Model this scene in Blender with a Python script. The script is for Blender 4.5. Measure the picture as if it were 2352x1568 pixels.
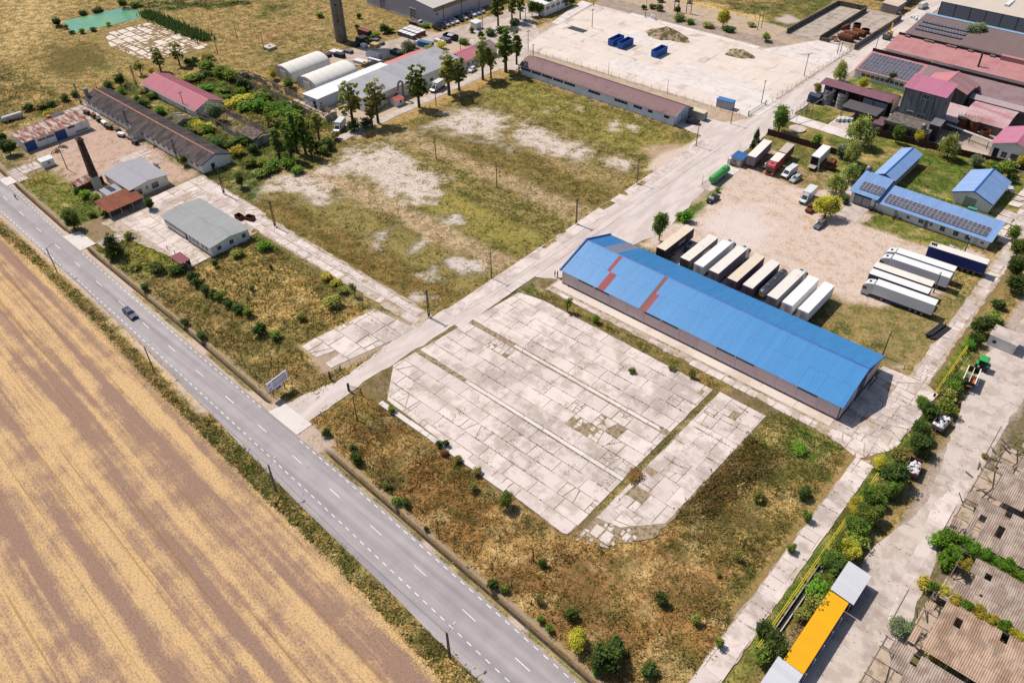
import bpy, math, random
import numpy as np
from mathutils import Vector, Matrix, Euler

for _o in list(bpy.data.objects):
    bpy.data.objects.remove(_o)
scene = bpy.context.scene
COL = scene.collection
rnd = random.Random(7)
NP = np.random.RandomState(11)

# ------------------------------------------------------------------ camera, sky, sun, exposure
# world axes: X runs along the road (towards the lower right), Y away from the road, metres
CAM_H = 119.0
F_PX = 1861.06                       # focal length for a 2352 px wide frame
PITCH, ROLL, YAW = math.radians(40.699), math.radians(-1.0587), math.radians(-42.315)

def _axes():
    cp, sp, cr, sr = math.cos(PITCH), math.sin(PITCH), math.cos(ROLL), math.sin(ROLL)
    r, up, fw = Vector((1, 0, 0)), Vector((0, sp, cp)), Vector((0, cp, -sp))
    R, U = cr * r + sr * up, -sr * r + cr * up
    q = Matrix.Rotation(-YAW, 3, 'Z')
    return q @ R, q @ U, q @ fw
AX_R, AX_U, AX_F = _axes()
cd = bpy.data.cameras.new('camera')
cam = bpy.data.objects.new('camera', cd)
COL.objects.link(cam)
cd.sensor_width = 36.0
cd.lens = F_PX / 2352.0 * 36.0
cd.clip_start, cd.clip_end = 1.0, 12000.0
m3 = Matrix((AX_R, AX_U, -AX_F)).transposed()
cam.matrix_world = Matrix.Translation((0, 0, CAM_H)) @ m3.to_4x4()
scene.camera = cam

SUN_EL = math.radians(55.0)
SHADOW_DIR = math.radians(3.0)       # shadows fall along +X
world = bpy.data.worlds.new('World')
scene.world = world
world.use_nodes = True
wn = world.node_tree.nodes
sky = wn.new('ShaderNodeTexSky')
sky.sky_type = 'NISHITA'
sky.sun_disc = False
sky.sun_elevation = SUN_EL
sky.sun_rotation = math.radians(270.0) - SHADOW_DIR   # the sun stands towards -X
sky.altitude = 100
sky.air_density, sky.dust_density, sky.ozone_density = 1.0, 1.6, 1.2
world.node_tree.links.new(sky.outputs[0], wn['Background'].inputs[0])
wn['Background'].inputs[1].default_value = 0.095
sd = bpy.data.lights.new('sun', 'SUN')
sd.energy, sd.angle, sd.color = 4.6, math.radians(0.53), (1.0, 0.94, 0.85)
sun = bpy.data.objects.new('sun', sd)
COL.objects.link(sun)
_d = Vector((math.cos(SUN_EL) * math.cos(SHADOW_DIR), math.cos(SUN_EL) * math.sin(SHADOW_DIR), -math.sin(SUN_EL)))
sun.rotation_euler = _d.to_track_quat('-Z', 'Y').to_euler()
sun.location = (-150, 100, 200)
vs = scene.view_settings
vs.view_transform, vs.look, vs.gamma, vs.exposure = 'Standard', 'None', 1.0, 0.30
vs.use_curve_mapping = False
scene.cycles.max_bounces = 6
scene.cycles.diffuse_bounces = 3
scene.cycles.transparent_max_bounces = 8
scene.cycles.use_denoising = True

def at(u, v, z=0.0):
    """the point of the place at height z that the survey photo shows at (u, v) of 2352 x 1568"""
    d = AX_F + AX_R * ((u - 1176) / F_PX) - AX_U * ((v - 784) / F_PX)
    t = (z - CAM_H) / d.z
    return Vector((d.x * t, d.y * t, z))
def T(r, c, x, y, z=0.0):
    return at(588.0 * c + x / 4.0, 392.1 * r + y / 4.0, z)
def TP(r, c, *xy):
    return [tuple(T(r, c, a, b))[:2] for a, b in xy]

# ------------------------------------------------------------------ materials
def lin(c):
    c = c / 255.0
    return c / 12.92 if c <= 0.04045 else ((c + 0.055) / 1.055) ** 2.4
ALB = 0.60
def A(r, g, b, k=ALB):
    """surface reflectance whose sunlit look is the given sRGB colour"""
    return (lin(r) * k, lin(g) * k, lin(b) * k)
MATS = {}
def _n(nt, t, **kw):
    n = nt.nodes.new(t)
    for k, v in kw.items():
        setattr(n, k, v)
    return n
def _math(nt, op, a, b=None, clamp=False):
    n = _n(nt, 'ShaderNodeMath', operation=op, use_clamp=clamp)
    for i, x in enumerate((a, b)):
        if x is None: continue
        if isinstance(x, (int, float)): n.inputs[i].default_value = x
        else: nt.links.new(x, n.inputs[i])
    return n.outputs[0]
def _mix(nt, f, a, b, blend='MIX'):
    n = _n(nt, 'ShaderNodeMix', data_type='RGBA', blend_type=blend)
    if isinstance(f, (int, float)): n.inputs[0].default_value = f
    else: nt.links.new(f, n.inputs[0])
    for i, x in ((6, a), (7, b)):
        if isinstance(x, tuple): n.inputs[i].default_value = (x + (1,))[:4]
        else: nt.links.new(x, n.inputs[i])
    return n.outputs[2]
def _noise(nt, vec, scale, detail=3, rough=.55):
    n = _n(nt, 'ShaderNodeTexNoise')
    n.inputs['Scale'].default_value = scale
    n.inputs['Detail'].default_value = detail
    n.inputs['Roughness'].default_value = rough
    nt.links.new(vec, n.inputs['Vector'])
    return n.outputs['Fac']
def _ramp(nt, x, lo, hi):
    n = _n(nt, 'ShaderNodeMapRange', interpolation_type='SMOOTHSTEP')
    nt.links.new(x, n.inputs[0])
    n.inputs[1].default_value, n.inputs[2].default_value = lo, hi
    return n.outputs[0]
def _scalev(nt, vec, s):
    n = _n(nt, 'ShaderNodeVectorMath', operation='MULTIPLY')
    nt.links.new(vec, n.inputs[0])
    n.inputs[1].default_value = s
    return n.outputs[0]
def newmat(name):
    m = bpy.data.materials.new(name)
    m.use_nodes = True
    nt = m.node_tree
    b = nt.nodes['Principled BSDF']
    return m, nt, b
def mat(name, c, rough=.8, var=.16, scale=.5, c2=None, amount=.5, scale2=.8, stretch=None, metal=0.0, rand=.08,
        bump=0.0, bscale=6.0, spec=.3, speck=0.0, stain=None):
    """painted, rusted, weathered surface: value noise, a second colour in patches or streaks, a little per-object tint"""
    if name in MATS: return MATS[name]
    m, nt, b = newmat(name)
    pos = _n(nt, 'ShaderNodeNewGeometry').outputs['Position']
    n1 = _noise(nt, pos, scale, 4)
    v = _math(nt, 'ADD', _math(nt, 'MULTIPLY', n1, 2 * var), 1 - var)
    col = c
    if c2 is not None:
        vec = _scalev(nt, pos, stretch) if stretch else pos
        n2 = _noise(nt, vec, scale2, 5, .62)
        col = _mix(nt, _ramp(nt, n2, 1 - amount - .09, 1 - amount + .09), c, c2)
    if speck:
        n3 = _noise(nt, pos, 5.0, 2)
        col = _mix(nt, _math(nt, 'MULTIPLY', _ramp(nt, n3, .58, .72), speck), col, tuple(x * .45 for x in c))
    if stain is not None:
        ns = _math(nt, 'ADD', _math(nt, 'MULTIPLY', _noise(nt, pos, .075, 3, .55), .6), _math(nt, 'MULTIPLY', _noise(nt, pos, .55, 5, .65), .4))
        col = _mix(nt, _math(nt, 'MULTIPLY', _ramp(nt, ns, .5, .62), .75), col, stain)
    oi = _n(nt, 'ShaderNodeObjectInfo').outputs['Random']
    v = _math(nt, 'MULTIPLY', v, _math(nt, 'ADD', _math(nt, 'MULTIPLY', oi, 2 * rand), 1 - rand))
    cb = _n(nt, 'ShaderNodeCombineColor')
    for i in range(3): nt.links.new(v, cb.inputs[i])
    col = _mix(nt, 1.0, col, cb.outputs[0], 'MULTIPLY')
    nt.links.new(col, b.inputs['Base Color'])
    b.inputs['Roughness'].default_value = rough
    b.inputs['Metallic'].default_value = metal
    b.inputs['Specular IOR Level'].default_value = spec
    if bump:
        bn = _n(nt, 'ShaderNodeBump')
        bn.inputs['Strength'].default_value = bump
        bn.inputs['Distance'].default_value = .1
        nt.links.new(_noise(nt, pos, bscale, 4), bn.inputs['Height'])
        nt.links.new(bn.outputs[0], b.inputs['Normal'])
    MATS[name] = m
    return m
def attr_mat(name, rough=.9, trans=0.0):
    """foliage: colour stored on the blades and leaves, a little object tint"""
    m, nt, b = newmat(name)
    a = _n(nt, 'ShaderNodeAttribute', attribute_name='col').outputs['Color']
    oi = _n(nt, 'ShaderNodeObjectInfo').outputs['Random']
    h = _n(nt, 'ShaderNodeHueSaturation')
    nt.links.new(_math(nt, 'ADD', _math(nt, 'MULTIPLY', oi, .035), .4825), h.inputs['Hue'])
    nt.links.new(_math(nt, 'ADD', _math(nt, 'MULTIPLY', oi, .3), .85), h.inputs['Value'])
    nt.links.new(a, h.inputs['Color'])
    nt.links.new(h.outputs[0], b.inputs['Base Color'])
    b.inputs['Roughness'].default_value = rough
    b.inputs['Specular IOR Level'].default_value = .15
    if trans:
        tr = _n(nt, 'ShaderNodeBsdfTranslucent')
        nt.links.new(h.outputs[0], tr.inputs['Color'])
        ms = _n(nt, 'ShaderNodeMixShader')
        ms.inputs[0].default_value = trans
        nt.links.new(b.outputs[0], ms.inputs[1])
        nt.links.new(tr.outputs[0], ms.inputs[2])
        nt.links.new(ms.outputs[0], nt.nodes['Material Output'].inputs[0])
    MATS[name] = m
    return m

# ------------------------------------------------------------------ mesh building
class MB:
    def __init__(s):
        s.v, s.f, s.mi = [], [], []
    def add(s, vs_, fs, mi=0):
        o = len(s.v)
        s.v += [tuple(p) for p in vs_]
        for f in fs:
            s.f.append(tuple(i + o for i in f)); s.mi.append(mi)
        return s
    def box(s, x0, y0, z0, x1, y1, z1, mi=0):
        if x0 > x1: x0, x1 = x1, x0
        if y0 > y1: y0, y1 = y1, y0
        return s.add([(x0, y0, z0), (x1, y0, z0), (x1, y1, z0), (x0, y1, z0), (x0, y0, z1), (x1, y0, z1), (x1, y1, z1), (x0, y1, z1)],
                     [(3, 2, 1, 0), (4, 5, 6, 7), (0, 1, 5, 4), (1, 2, 6, 5), (2, 3, 7, 6), (3, 0, 4, 7)], mi)
    def beam(s, p, q, w, h=None, mi=0):
        """a rectangular bar from p to q"""
        p, q = Vector(p), Vector(q); h = h or w
        d = (q - p).normalized()
        up = Vector((0, 0, 1)) if abs(d.z) < .95 else Vector((1, 0, 0))
        a = d.cross(up).normalized() * (w / 2); b = d.cross(a).normalized() * (h / 2)
        vs_ = [e + i * a + j * b for e in (p, q) for i, j in ((-1, -1), (1, -1), (1, 1), (-1, 1))]
        return s.add(vs_, [(0, 1, 2, 3), (7, 6, 5, 4), (0, 4, 5, 1), (1, 5, 6, 2), (2, 6, 7, 3), (3, 7, 4, 0)], mi)
    def cyl(s, p, q, r0, r1=None, n=10, mi=0, caps=True):
        p, q = Vector(p), Vector(q); r1 = r0 if r1 is None else r1
        d = (q - p).normalized()
        up = Vector((0, 0, 1)) if abs(d.z) < .9 else Vector((1, 0, 0))
        a = d.cross(up).normalized(); b = d.cross(a)
        vs_ = []
        for e, r in ((p, r0), (q, r1)):
            for i in range(n):
                t = 2 * math.pi * i / n
                vs_.append(e + a * (r * math.cos(t)) + b * (r * math.sin(t)))
        fs = [(i, (i + 1) % n, n + (i + 1) % n, n + i) for i in range(n)]
        if caps: fs += [tuple(range(n - 1, -1, -1)), tuple(range(n, 2 * n))]
        return s.add(vs_, fs, mi)
    def tube(s, pts, r, n=6, mi=0):
        for a, b in zip(pts[:-1], pts[1:]): s.cyl(a, b, r, r, n, mi)
        return s
    def lathe(s, prof, n=16, mi=0, c=(0, 0, 0)):
        """profile of (radius, z) turned about the vertical"""
        o = []
        for r, z in prof:
            for i in range(n):
                t = 2 * math.pi * i / n
                o.append((c[0] + r * math.cos(t), c[1] + r * math.sin(t), c[2] + z))
        fs = []
        for k in range(len(prof) - 1):
            for i in range(n):
                fs.append((k * n + i, k * n + (i + 1) % n, (k + 1) * n + (i + 1) % n, (k + 1) * n + i))
        fs += [tuple(range(n - 1, -1, -1)), tuple((len(prof) - 1) * n + i for i in range(n))]
        return s.add(o, fs, mi)
    def prism(s, poly, z0, z1, mi=0):
        n = len(poly)
        vs_ = [(x, y, z0) for x, y in poly] + [(x, y, z1) for x, y in poly]
        return s.add(vs_, [tuple(range(n - 1, -1, -1)), tuple(range(n, 2 * n))] + [(i, (i + 1) % n, n + (i + 1) % n, n + i) for i in range(n)], mi)
    def ext(s, prof, lo, hi, axis='x', mi=0):
        """profile (a, z) extruded along an axis: a is y when axis is x, and x when axis is y"""
        n = len(prof)
        f = (lambda a, z, t: (t, a, z)) if axis == 'x' else (lambda a, z, t: (a, t, z))
        vs_ = [f(a, z, lo) for a, z in prof] + [f(a, z, hi) for a, z in prof]
        return s.add(vs_, [tuple(range(n - 1, -1, -1)), tuple(range(n, 2 * n))] + [(i, (i + 1) % n, n + (i + 1) % n, n + i) for i in range(n)], mi)
    def sheet(s, pts, mi=0):
        return s.add(pts, [tuple(range(len(pts)))], mi)
    def mesh(s, name, mats):
        me = bpy.data.meshes.new(name)
        me.from_pydata(s.v, [], s.f)
        if not isinstance(mats, (list, tuple)): mats = [mats]
        for m in mats: me.materials.append(m)
        if len(mats) > 1: me.polygons.foreach_set('material_index', s.mi)
        me.update()
        return me
def smooth(me, angle=40):
    me.polygons.foreach_set('use_smooth', [True] * len(me.polygons))
    try: me.set_sharp_from_angle(angle=math.radians(angle))
    except Exception: pass
    return me

def O(name, me, parent=None, loc=(0, 0, 0), rz=0.0):
    o = bpy.data.objects.new(name, me)
    COL.objects.link(o)
    o.location = loc
    o.rotation_euler = (0, 0, rz)
    o.parent = parent
    return o
def tag(o, label=None, cat=None, group=None, kind=None):
    for k, v in (('label', label), ('category', cat), ('group', group), ('kind', kind)):
        if v: o[k] = v
    return o
def thing(name, label, cat, loc=(0, 0, 0), rz=0.0, group=None):
    return tag(O(name, None, None, loc, rz), label, cat, group)
def part(parent, name, mb, m, loc=(0, 0, 0), rz=0.0, sm=False):
    me = mb if isinstance(mb, bpy.types.Mesh) else mb.mesh(name, m)
    if sm and not isinstance(mb, bpy.types.Mesh): smooth(me)
    return O(name, me, parent, loc, rz)
def copy_tree(o, parent=None):
    c = o.copy()
    COL.objects.link(c)
    c.parent = parent
    for ch in KIDS.get(o, o.children): copy_tree(ch, c)
    return c
KIDS = {}
def dup(o, loc, rz, label, group=None):
    c = copy_tree(o)
    c.location, c.rotation_euler = loc, (0, 0, rz)
    c['label'] = label
    if group: c['group'] = group
    return c
def struct(name, me):
    o = O(name, me)
    o['kind'] = 'structure'
    return o
# ------------------------------------------------------------------ numeric helpers for the ground
def vnoise(x, y, seed=0):
    xi, yi = np.floor(x).astype(np.int64), np.floor(y).astype(np.int64)
    fx, fy = x - xi, y - yi
    fx, fy = fx * fx * (3 - 2 * fx), fy * fy * (3 - 2 * fy)
    def h(a, b):
        n = (a * 374761393 + b * 668265263 + seed * 1442695041) & 0xffffffff
        n = ((n ^ (n >> 13)) * 1274126177) & 0xffffffff
        return ((n ^ (n >> 16)) & 0xffff) / 65535.0
    return (h(xi, yi) * (1 - fx) + h(xi + 1, yi) * fx) * (1 - fy) + (h(xi, yi + 1) * (1 - fx) + h(xi + 1, yi + 1) * fx) * fy
def fbm(x, y, s, seed=0, octv=4):
    o, a, t = 0.0, 1.0, 0.0
    for k in range(octv):
        o = o + a * vnoise(x * s, y * s, seed + k * 17); t += a; a *= .55; s *= 2.07
    return o / t
def sdist(px, py, poly):
    """signed distance to a polygon, negative inside"""
    d = np.full(px.shape, 1e18); ins = np.zeros(px.shape, bool)
    n = len(poly)
    for i in range(n):
        (ax, ay), (bx, by) = poly[i], poly[(i + 1) % n]
        ex, ey = bx - ax, by - ay
        t = np.clip(((px - ax) * ex + (py - ay) * ey) / max(ex * ex + ey * ey, 1e-9), 0, 1)
        d = np.minimum(d, (px - ax - t * ex) ** 2 + (py - ay - t * ey) ** 2)
        if ay != by:
            c = ((ay > py) != (by > py)) & (px < (bx - ax) * (py - ay) / (by - ay) + ax)
            ins ^= c
    d = np.sqrt(d)
    return np.where(ins, -d, d)
def interp(x, pts):
    xs = [p[0] for p in pts]; ys = [p[1] for p in pts]
    return np.interp(x, xs, ys)
ROAD_R = [(-430, 69.5), (-330, 62.8), (-256, 58.4), (-211, 55.8), (-183, 54.8), (-151, 53.6), (-105, 52.4), (-80, 51.6), (-47, 50.1), (-35, 49.5), (140, 41.6)]
ROAD_L = [(-430, 61.9), (-330, 55.4), (-239, 50.4), (-190, 49.0), (-158, 47.9), (-110, 46.1), (-85, 45.1), (-42, 43.1), (140, 34.9)]
EDGE_L = [(-430, 61.2), (-330, 54.7), (-239, 49.8), (-190, 48.4), (-158, 47.1), (-136, 45.6), (-108, 43.7), (-90, 42.5), (-70, 41.6), (-44, 40.0), (140, 31.5)]
FIELD_E = [(-430, 56.0), (-330, 50.5), (-228, 45.4), (-196, 45.0), (-162, 43.3), (-149, 42.0), (-102, 39.7), (-86, 39.1), (-72, 38.6), (-48, 36.4), (140, 27.5)]
DITCH = [(-430, 72.0), (-330, 65.2), (-250, 59.6), (-214, 58.0), (-200, 57.4), (-174, 56.8), (-147, 56.2), (-124, 55.2), (-98, 54.2), (-84, 53.6), (-48, 52.1), (-31, 51.3), (140, 43.0)]

def rect(x0, y0, x1, y1):
    return [(x0, y0), (x1, y0), (x1, y1), (x0, y1)]
def wob(poly, amp=.5, step=2.0, seed=1):
    """the same outline with uneven, crumbling edges"""
    out = []
    r = random.Random(seed)
    n = len(poly)
    for i in range(n):
        a, b = Vector(poly[i]), Vector(poly[(i + 1) % n])
        k = max(1, int((b - a).length / step))
        nrm = Vector((-(b - a).y, (b - a).x)).normalized()
        for j in range(k):
            p = a + (b - a) * (j / k) + nrm * r.uniform(-amp, amp)
            out.append((p.x, p.y))
    return out

# ------------------------------------------------------------------ ground sheet
def axis_coords(lo, hi, step, far):
    c = list(np.arange(lo, hi + .01, step))
    d = step
    a = c[0]
    while a > -far: d *= 1.5; a -= d; c.insert(0, a)
    d = step; a = c[-1]
    while a < far: d *= 1.5; a += d; c.append(a)
    return c
gx = np.array(axis_coords(-440, 45, 1.25, 5000))
gy0 = [v for v in axis_coords(-20, 425, 1.25, 5000) if not 52.0 < v < 58.0]
gy0 = np.array(sorted(gy0 + [52.0, 52.6, 53.2, 53.7, 54.1, 54.4, 54.55, 54.62, 54.8, 55.0, 55.2, 55.38, 55.45, 55.6, 55.9, 56.3, 56.8, 57.4, 58.0]))
GX, GY0 = np.meshgrid(gx, gy0)
dd = interp(GX, DITCH) - 55.0
w_ = np.clip(1 - np.maximum(0, np.abs(GY0 - 55.0) - 4) / 40.0, 0, 1)
GY = GY0 + dd * w_
NV = GX.size
px, py = GX.ravel(), GY.ravel()
CA = np.zeros((NV, 4), np.float32); CB = np.zeros((NV, 4), np.float32)
HG = np.zeros(NV, np.float32)
jn = fbm(px, py, .13, 5) - .5
jn2 = fbm(px, py, .5, 9) - .5

STRAW, DRY, BROWN, OLIVE = A(226, 192, 128), A(196, 160, 100), A(150, 112, 68), A(128, 118, 58)
GREEN, LUSH, DARKG = A(98, 112, 46), A(112, 134, 42), A(66, 80, 36)
BARE, DIRT, SOIL, GRAVEL = A(222, 200, 184), A(214, 184, 158), A(178, 146, 118), A(205, 186, 174)
ASPH_OLD = A(190, 175, 164)
def veg(c):
    l = .3 * c[0] + .55 * c[1] + .15 * c[2]
    return tuple((x * .94 + l * .06) * .92 for x in c)
def base_zone(ca, cb, ratio, dens, h):
    CA[:, :3], CA[:, 3], CB[:, :3], CB[:, 3] = veg(ca), dens, veg(cb), ratio
    HG[:] = h
def zone(poly, ca, cb, ratio=.5, dens=1.0, h=.35, soft=1.5, jit=2.5):
    p = np.array(poly); mg = soft + jit + 1
    m = (px > p[:, 0].min() - mg) & (px < p[:, 0].max() + mg) & (py > p[:, 1].min() - mg) & (py < p[:, 1].max() + mg)
    if not m.any(): return
    if dens > .35:
        ca, cb = veg(ca), veg(cb)
    s = sdist(px[m], py[m], [tuple(q) for q in poly]) + jit * (jn[m] * 2 + jn2[m])
    w = np.clip(.5 - s / soft, 0, 1)[:, None]
    CA[m] = CA[m] * (1 - w) + np.array(list(ca) + [dens]) * w
    CB[m] = CB[m] * (1 - w) + np.array(list(cb) + [ratio]) * w
    HG[m] = HG[m] * (1 - w[:, 0]) + h * w[:, 0]
def band(lo, hi, x0, x1, ca, cb, ratio=.5, dens=1.0, h=.3, jit=.6, soft=.8, d0=0.0, d1=0.0):
    xs = np.linspace(x0, x1, 40)
    poly = [(x, y + d0) for x, y in zip(xs, interp(xs, lo))] + [(x, y + d1) for x, y in zip(xs[::-1], interp(xs[::-1], hi))]
    zone(poly, ca, cb, ratio, dens, h, soft, jit)

base_zone(DRY, OLIVE, .5, .9, .4)
# far meadow, browner and greener areas
zone(TP(0, 0, (0, 0), (600, 0), (560, 200), (300, 420), (0, 560)), STRAW, A(150, 130, 70), .5, .8, .35, 8, 10)
zone(TP(0, 0, (500, 430), (900, 400), (960, 560), (640, 680), (380, 600)), BROWN, OLIVE, .55, 1, .4, 6, 8)
zone(TP(0, 0, (880, 600), (1000, 570), (1070, 640), (960, 680), (860, 670)), LUSH, GREEN, .5, 1.6, .3, 2, 2)
zone(TP(0, 0, (1200, 0), (2351, 0), (2351, 40), (1900, 60), (1420, 110)), GREEN, DARKG, .5, 1.4, .8, 4, 6)
zone(TP(0, 1, (0, 0), (380, 0), (420, 60), (120, 170), (0, 170)), GREEN, OLIVE, .5, 1.2, .6, 4, 6)
zone(TP(0, 1, (0, 330), (500, 190), (700, 200), (720, 400), (560, 500), (200, 560), (0, 640)), BROWN, DRY, .5, 1, .35, 5, 6)
zone(TP(0, 1, (860, 20), (1010, 50), (1380, 180), (1100, 260), (830, 200)), OLIVE, DRY, .5, 1, .3, 3, 4)
zone(TP(0, 0, (1000, 380), (1210, 500), (1260, 600), (1180, 560)), GREEN, OLIVE, .5, 1.2, .4, 3, 3)
zone(TP(0, 2, (850, 0), (2351, 0), (2351, 420), (1900, 300), (1500, 150)), STRAW, A(165, 140, 78), .45, .8, .4, 5, 5)
zone(TP(0, 2, (1700, 0), (2351, 0), (2351, 140), (2150, 120)), BROWN, GREEN, .55, 1.2, .6, 5, 6)
zone(TP(0, 2, (1370, 110), (1500, 90), (1760, 220), (2351, 330), (2351, 420), (1700, 250)), GREEN, OLIVE, .5, 1.5, .5, 3, 3)
zone(TP(0, 3, (0, 0), (560, 0), (620, 50), (170, 290), (0, 400)), GREEN, OLIVE, .5, 1.2, .5, 4, 4)
zone(TP(0, 3, (80, 180), (180, 130), (280, 190), (160, 250)), GRAVEL, SOIL, .4, .1, .1, 2, 3)
# strip left of the ditch and verge of the road
band(FIELD_E, EDGE_L, -430, 140, DRY, A(120, 122, 50), .52, 3.2, .55, .8, 1.0, d0=-.3, d1=.3)
band(EDGE_L, EDGE_L, -430, -125, A(214, 192, 172), DRY, .38, .3, .12, .4, .6, d0=-1.2, d1=.6)
# plots behind the ditch
zone(rect(-430, 58, -112, 98), A(186, 152, 92), A(120, 116, 54), .5, 1.6, .5, 1, 1)
zone(rect(-290, 60, -196, 130), A(196, 168, 132), OLIVE, .52, .8, .35, 2, 2)
zone(rect(-276, 72, -215, 98), A(208, 178, 158), A(166, 138, 118), .45, .08, .1, 3, 3)         # yard of the rusty works
zone(rect(-252, 61, -216, 70), LUSH, A(160, 150, 60), .5, 2, .45, 2, 2)
zone(rect(-215, 98.5, -181, 128), GREEN, OLIVE, .45, 1.6, .5, 2, 3)
zone(rect(-300, 109, -214, 120), GREEN, A(150, 140, 62), .45, 1.8, .5, 2, 2)
zone(rect(-284, 127, -206, 150), GREEN, A(136, 138, 48), .45, 2.2, .8, 2, 3)
zone(rect(-203, 58, -178, 72), GREEN, A(150, 146, 52), .5, 2.2, .5, 2, 2)
zone(rect(-172, 58, -121, 92), A(208, 170, 100), A(140, 124, 60), .5, 2.0, .55, 2, 4)
zone(rect(-176, 57.5, -126, 69), OLIVE, A(172, 142, 84), .5, 2.2, .5, 2, 3)
zone(rect(-186, 88, -120, 91.5), GREEN, OLIVE, .5, 2, .5, 1, 1)
# field between the lanes
zone([(-181, 96), (-114, 96), (-113, 216), (-196, 214), (-206, 150), (-200, 110)], A(164, 140, 80), A(104, 106, 46), .5, 1.5, .3, 1.2, 1.5)
for y0, y1, ca, cb, rt in ((98, 108, A(150, 118, 62), A(110, 104, 44), .5), (108, 119, A(110, 108, 48), A(160, 140, 80), .55), (119.5, 127.5, A(214, 184, 150), A(190, 160, 116), .5),
                           (128, 141, A(112, 112, 46), A(160, 146, 70), .6), (141, 152, A(168, 146, 80), A(100, 100, 42), .5), (152, 160, A(206, 178, 140), A(176, 146, 92), .5), (160, 172, A(110, 100, 48), A(150, 128, 66), .5), (172, 180, A(134, 120, 58), A(190, 160, 110), .5), (193, 212, A(168, 150, 74), A(120, 122, 50), .5)):
    zone(rect(-190, y0, -114, y1), ca, cb, rt, 1.5, .28, 3, 4)
for q in (TP(1, 1, (0, 130), (300, 60), (600, 150), (650, 230), (500, 230), (200, 190), (0, 240)),
          TP(1, 1, (880, -60), (1200, -160), (1640, 0), (1700, 60), (1650, 250), (1480, 280), (1250, 190), (1000, 100)),
          TP(0, 1, (1560, 1180), (1900, 1020), (2351, 1060), (2351, 1400), (2150, 1330), (1800, 1260)),
          TP(0, 2, (0, 1080), (500, 1270), (1150, 1500), (1100, 1560), (600, 1440), (200, 1370), (0, 1330)),
          TP(0, 1, (700, 1568), (820, 1420), (1250, 1380), (1560, 1480), (1500, 1568))):
    zone(q, A(224, 206, 194), A(170, 146, 92), .46, .9, .16, 6, 9)
for q in (TP(1, 1, (1470, 950), (1620, 890), (1720, 1000), (1600, 1030)), TP(1, 1, (1800, 830), (1960, 790), (2060, 740), (2040, 900), (1880, 930)),
          TP(1, 1, (1480, 1140), (1680, 1180), (1500, 1215)), TP(1, 1, (1680, 410), (1880, 410), (1880, 480), (1760, 470)), TP(1, 1, (1080, 560), (1240, 530), (1180, 600), (1150, 760), (1060, 640)),
          TP(1, 1, (1420, 720), (1540, 650), (1540, 670), (1440, 740)), TP(0, 2, (880, 1130), (980, 1090), (940, 1180)), TP(0, 2, (1040, 1160), (1150, 1160), (1130, 1190)),
          TP(0, 2, (300, 1030), (420, 990), (400, 1010), (330, 1040)), TP(0, 2, (1480, 1440), (1600, 1400), (1560, 1480)), TP(0, 2, (560, 960), (640, 980), (620, 1010))):
    zone(q, A(226, 210, 202), A(150, 134, 80), .44, .6, .15, 3, 4)
zone(TP(0, 2, (1200, 1370), (1520, 1300), (1600, 1340), (1400, 1440), (1280, 1480)), SOIL, A(206, 178, 150), .5, .2, .15, 3, 3)
zone(TP(0, 2, (1250, 1480), (1750, 1250), (1600, 1440), (1450, 1568), (1200, 1568)), BARE, DRY, .4, .2, .15, 2, 2)
# old terrace between the row of trees and the works
zone(rect(-236, 146, -197, 224), A(206, 184, 160), DRY, .4, .2, .15, 2, 2)
zone(rect(-290, 158, -232, 205), A(190, 156, 100), OLIVE, .5, 1.2, .4, 2, 3)
zone(rect(-199, 148, -193, 215), A(196, 158, 96), OLIVE, .45, 1.2, .25, 1.5, 2)
zone(TP(0, 1, (660, 500), (900, 440), (1240, 360), (1500, 280), (1640, 300), (2000, 330), (1900, 420), (1500, 470), (1250, 520), (1000, 570), (700, 620)), A(206, 184, 166), A(186, 162, 142), .45, .02, .1, 2, 2)
# lawns and yard of the works on the right
zone(rect(-99, 220, -20, 262), GREEN, A(140, 140, 56), .5, 1.5, .2, 1, 1)
zone(rect(-99, 205, -93, 255), OLIVE, GREEN, .5, 1.2, .3, 1, 1)
zone(rect(-72, 258, -25, 276), A(206, 186, 168), A(186, 164, 146), .4, .05, .1, 1, 1)
zone(rect(-100, 262, -20, 420), A(188, 170, 156), A(168, 150, 136), .5, .02, .1, 1, 1)
zone(rect(-97, 268, -76, 293), LUSH, GREEN, .5, 1.4, .2, 1, 1)
# dusty lorry park
zone([(-93, 150), (-50, 148), (-24, 150), (-22, 206), (-62, 206), (-62, 218), (-92, 222), (-95, 200), (-93, 168)], A(224, 202, 188), A(198, 166, 138), .46, .05, .1, 1.5, 1.5)
zone(TP(1, 2, (1900, 380), (2351, 330), (2351, 700), (2100, 720), (1700, 520)), A(232, 214, 206), A(222, 200, 188), .45, .02, .1, 4, 4)
zone(rect(-92, 207, -70, 219), A(196, 160, 118), OLIVE, .5, .5, .15, 2, 3)
zone(rect(-88, 219, -76, 231), A(150, 134, 66), GREEN, .5, 1.3, .25, 1.5, 2)
zone([(-46, 148), (-27, 148), (-20, 160), (-21, 192), (-36, 168), (-46, 164)], A(172, 146, 96), A(128, 126, 56), .5, .9, .2, 2, 2.5)
zone(rect(-46, 150, -28, 160), GREEN, A(160, 136, 84), .5, 1.2, .25, 2, 3)
zone(rect(-54, 200, -30, 208), LUSH, A(150, 140, 70), .5, 1.4, .25, 1.5, 2)
zone([(-36, 188), (-22, 180), (-21, 200), (-30, 200)], GREEN, DRY, .5, 1, .25, 2, 2)
zone(TP(1, 2, (1480, 470), (1540, 350), (1720, 280), (1850, 150), (1990, 60), (2030, 60), (1880, 230), (1680, 420), (1600, 480)), LUSH, OLIVE, .4, 1.6, .3, 1, 1)
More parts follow.
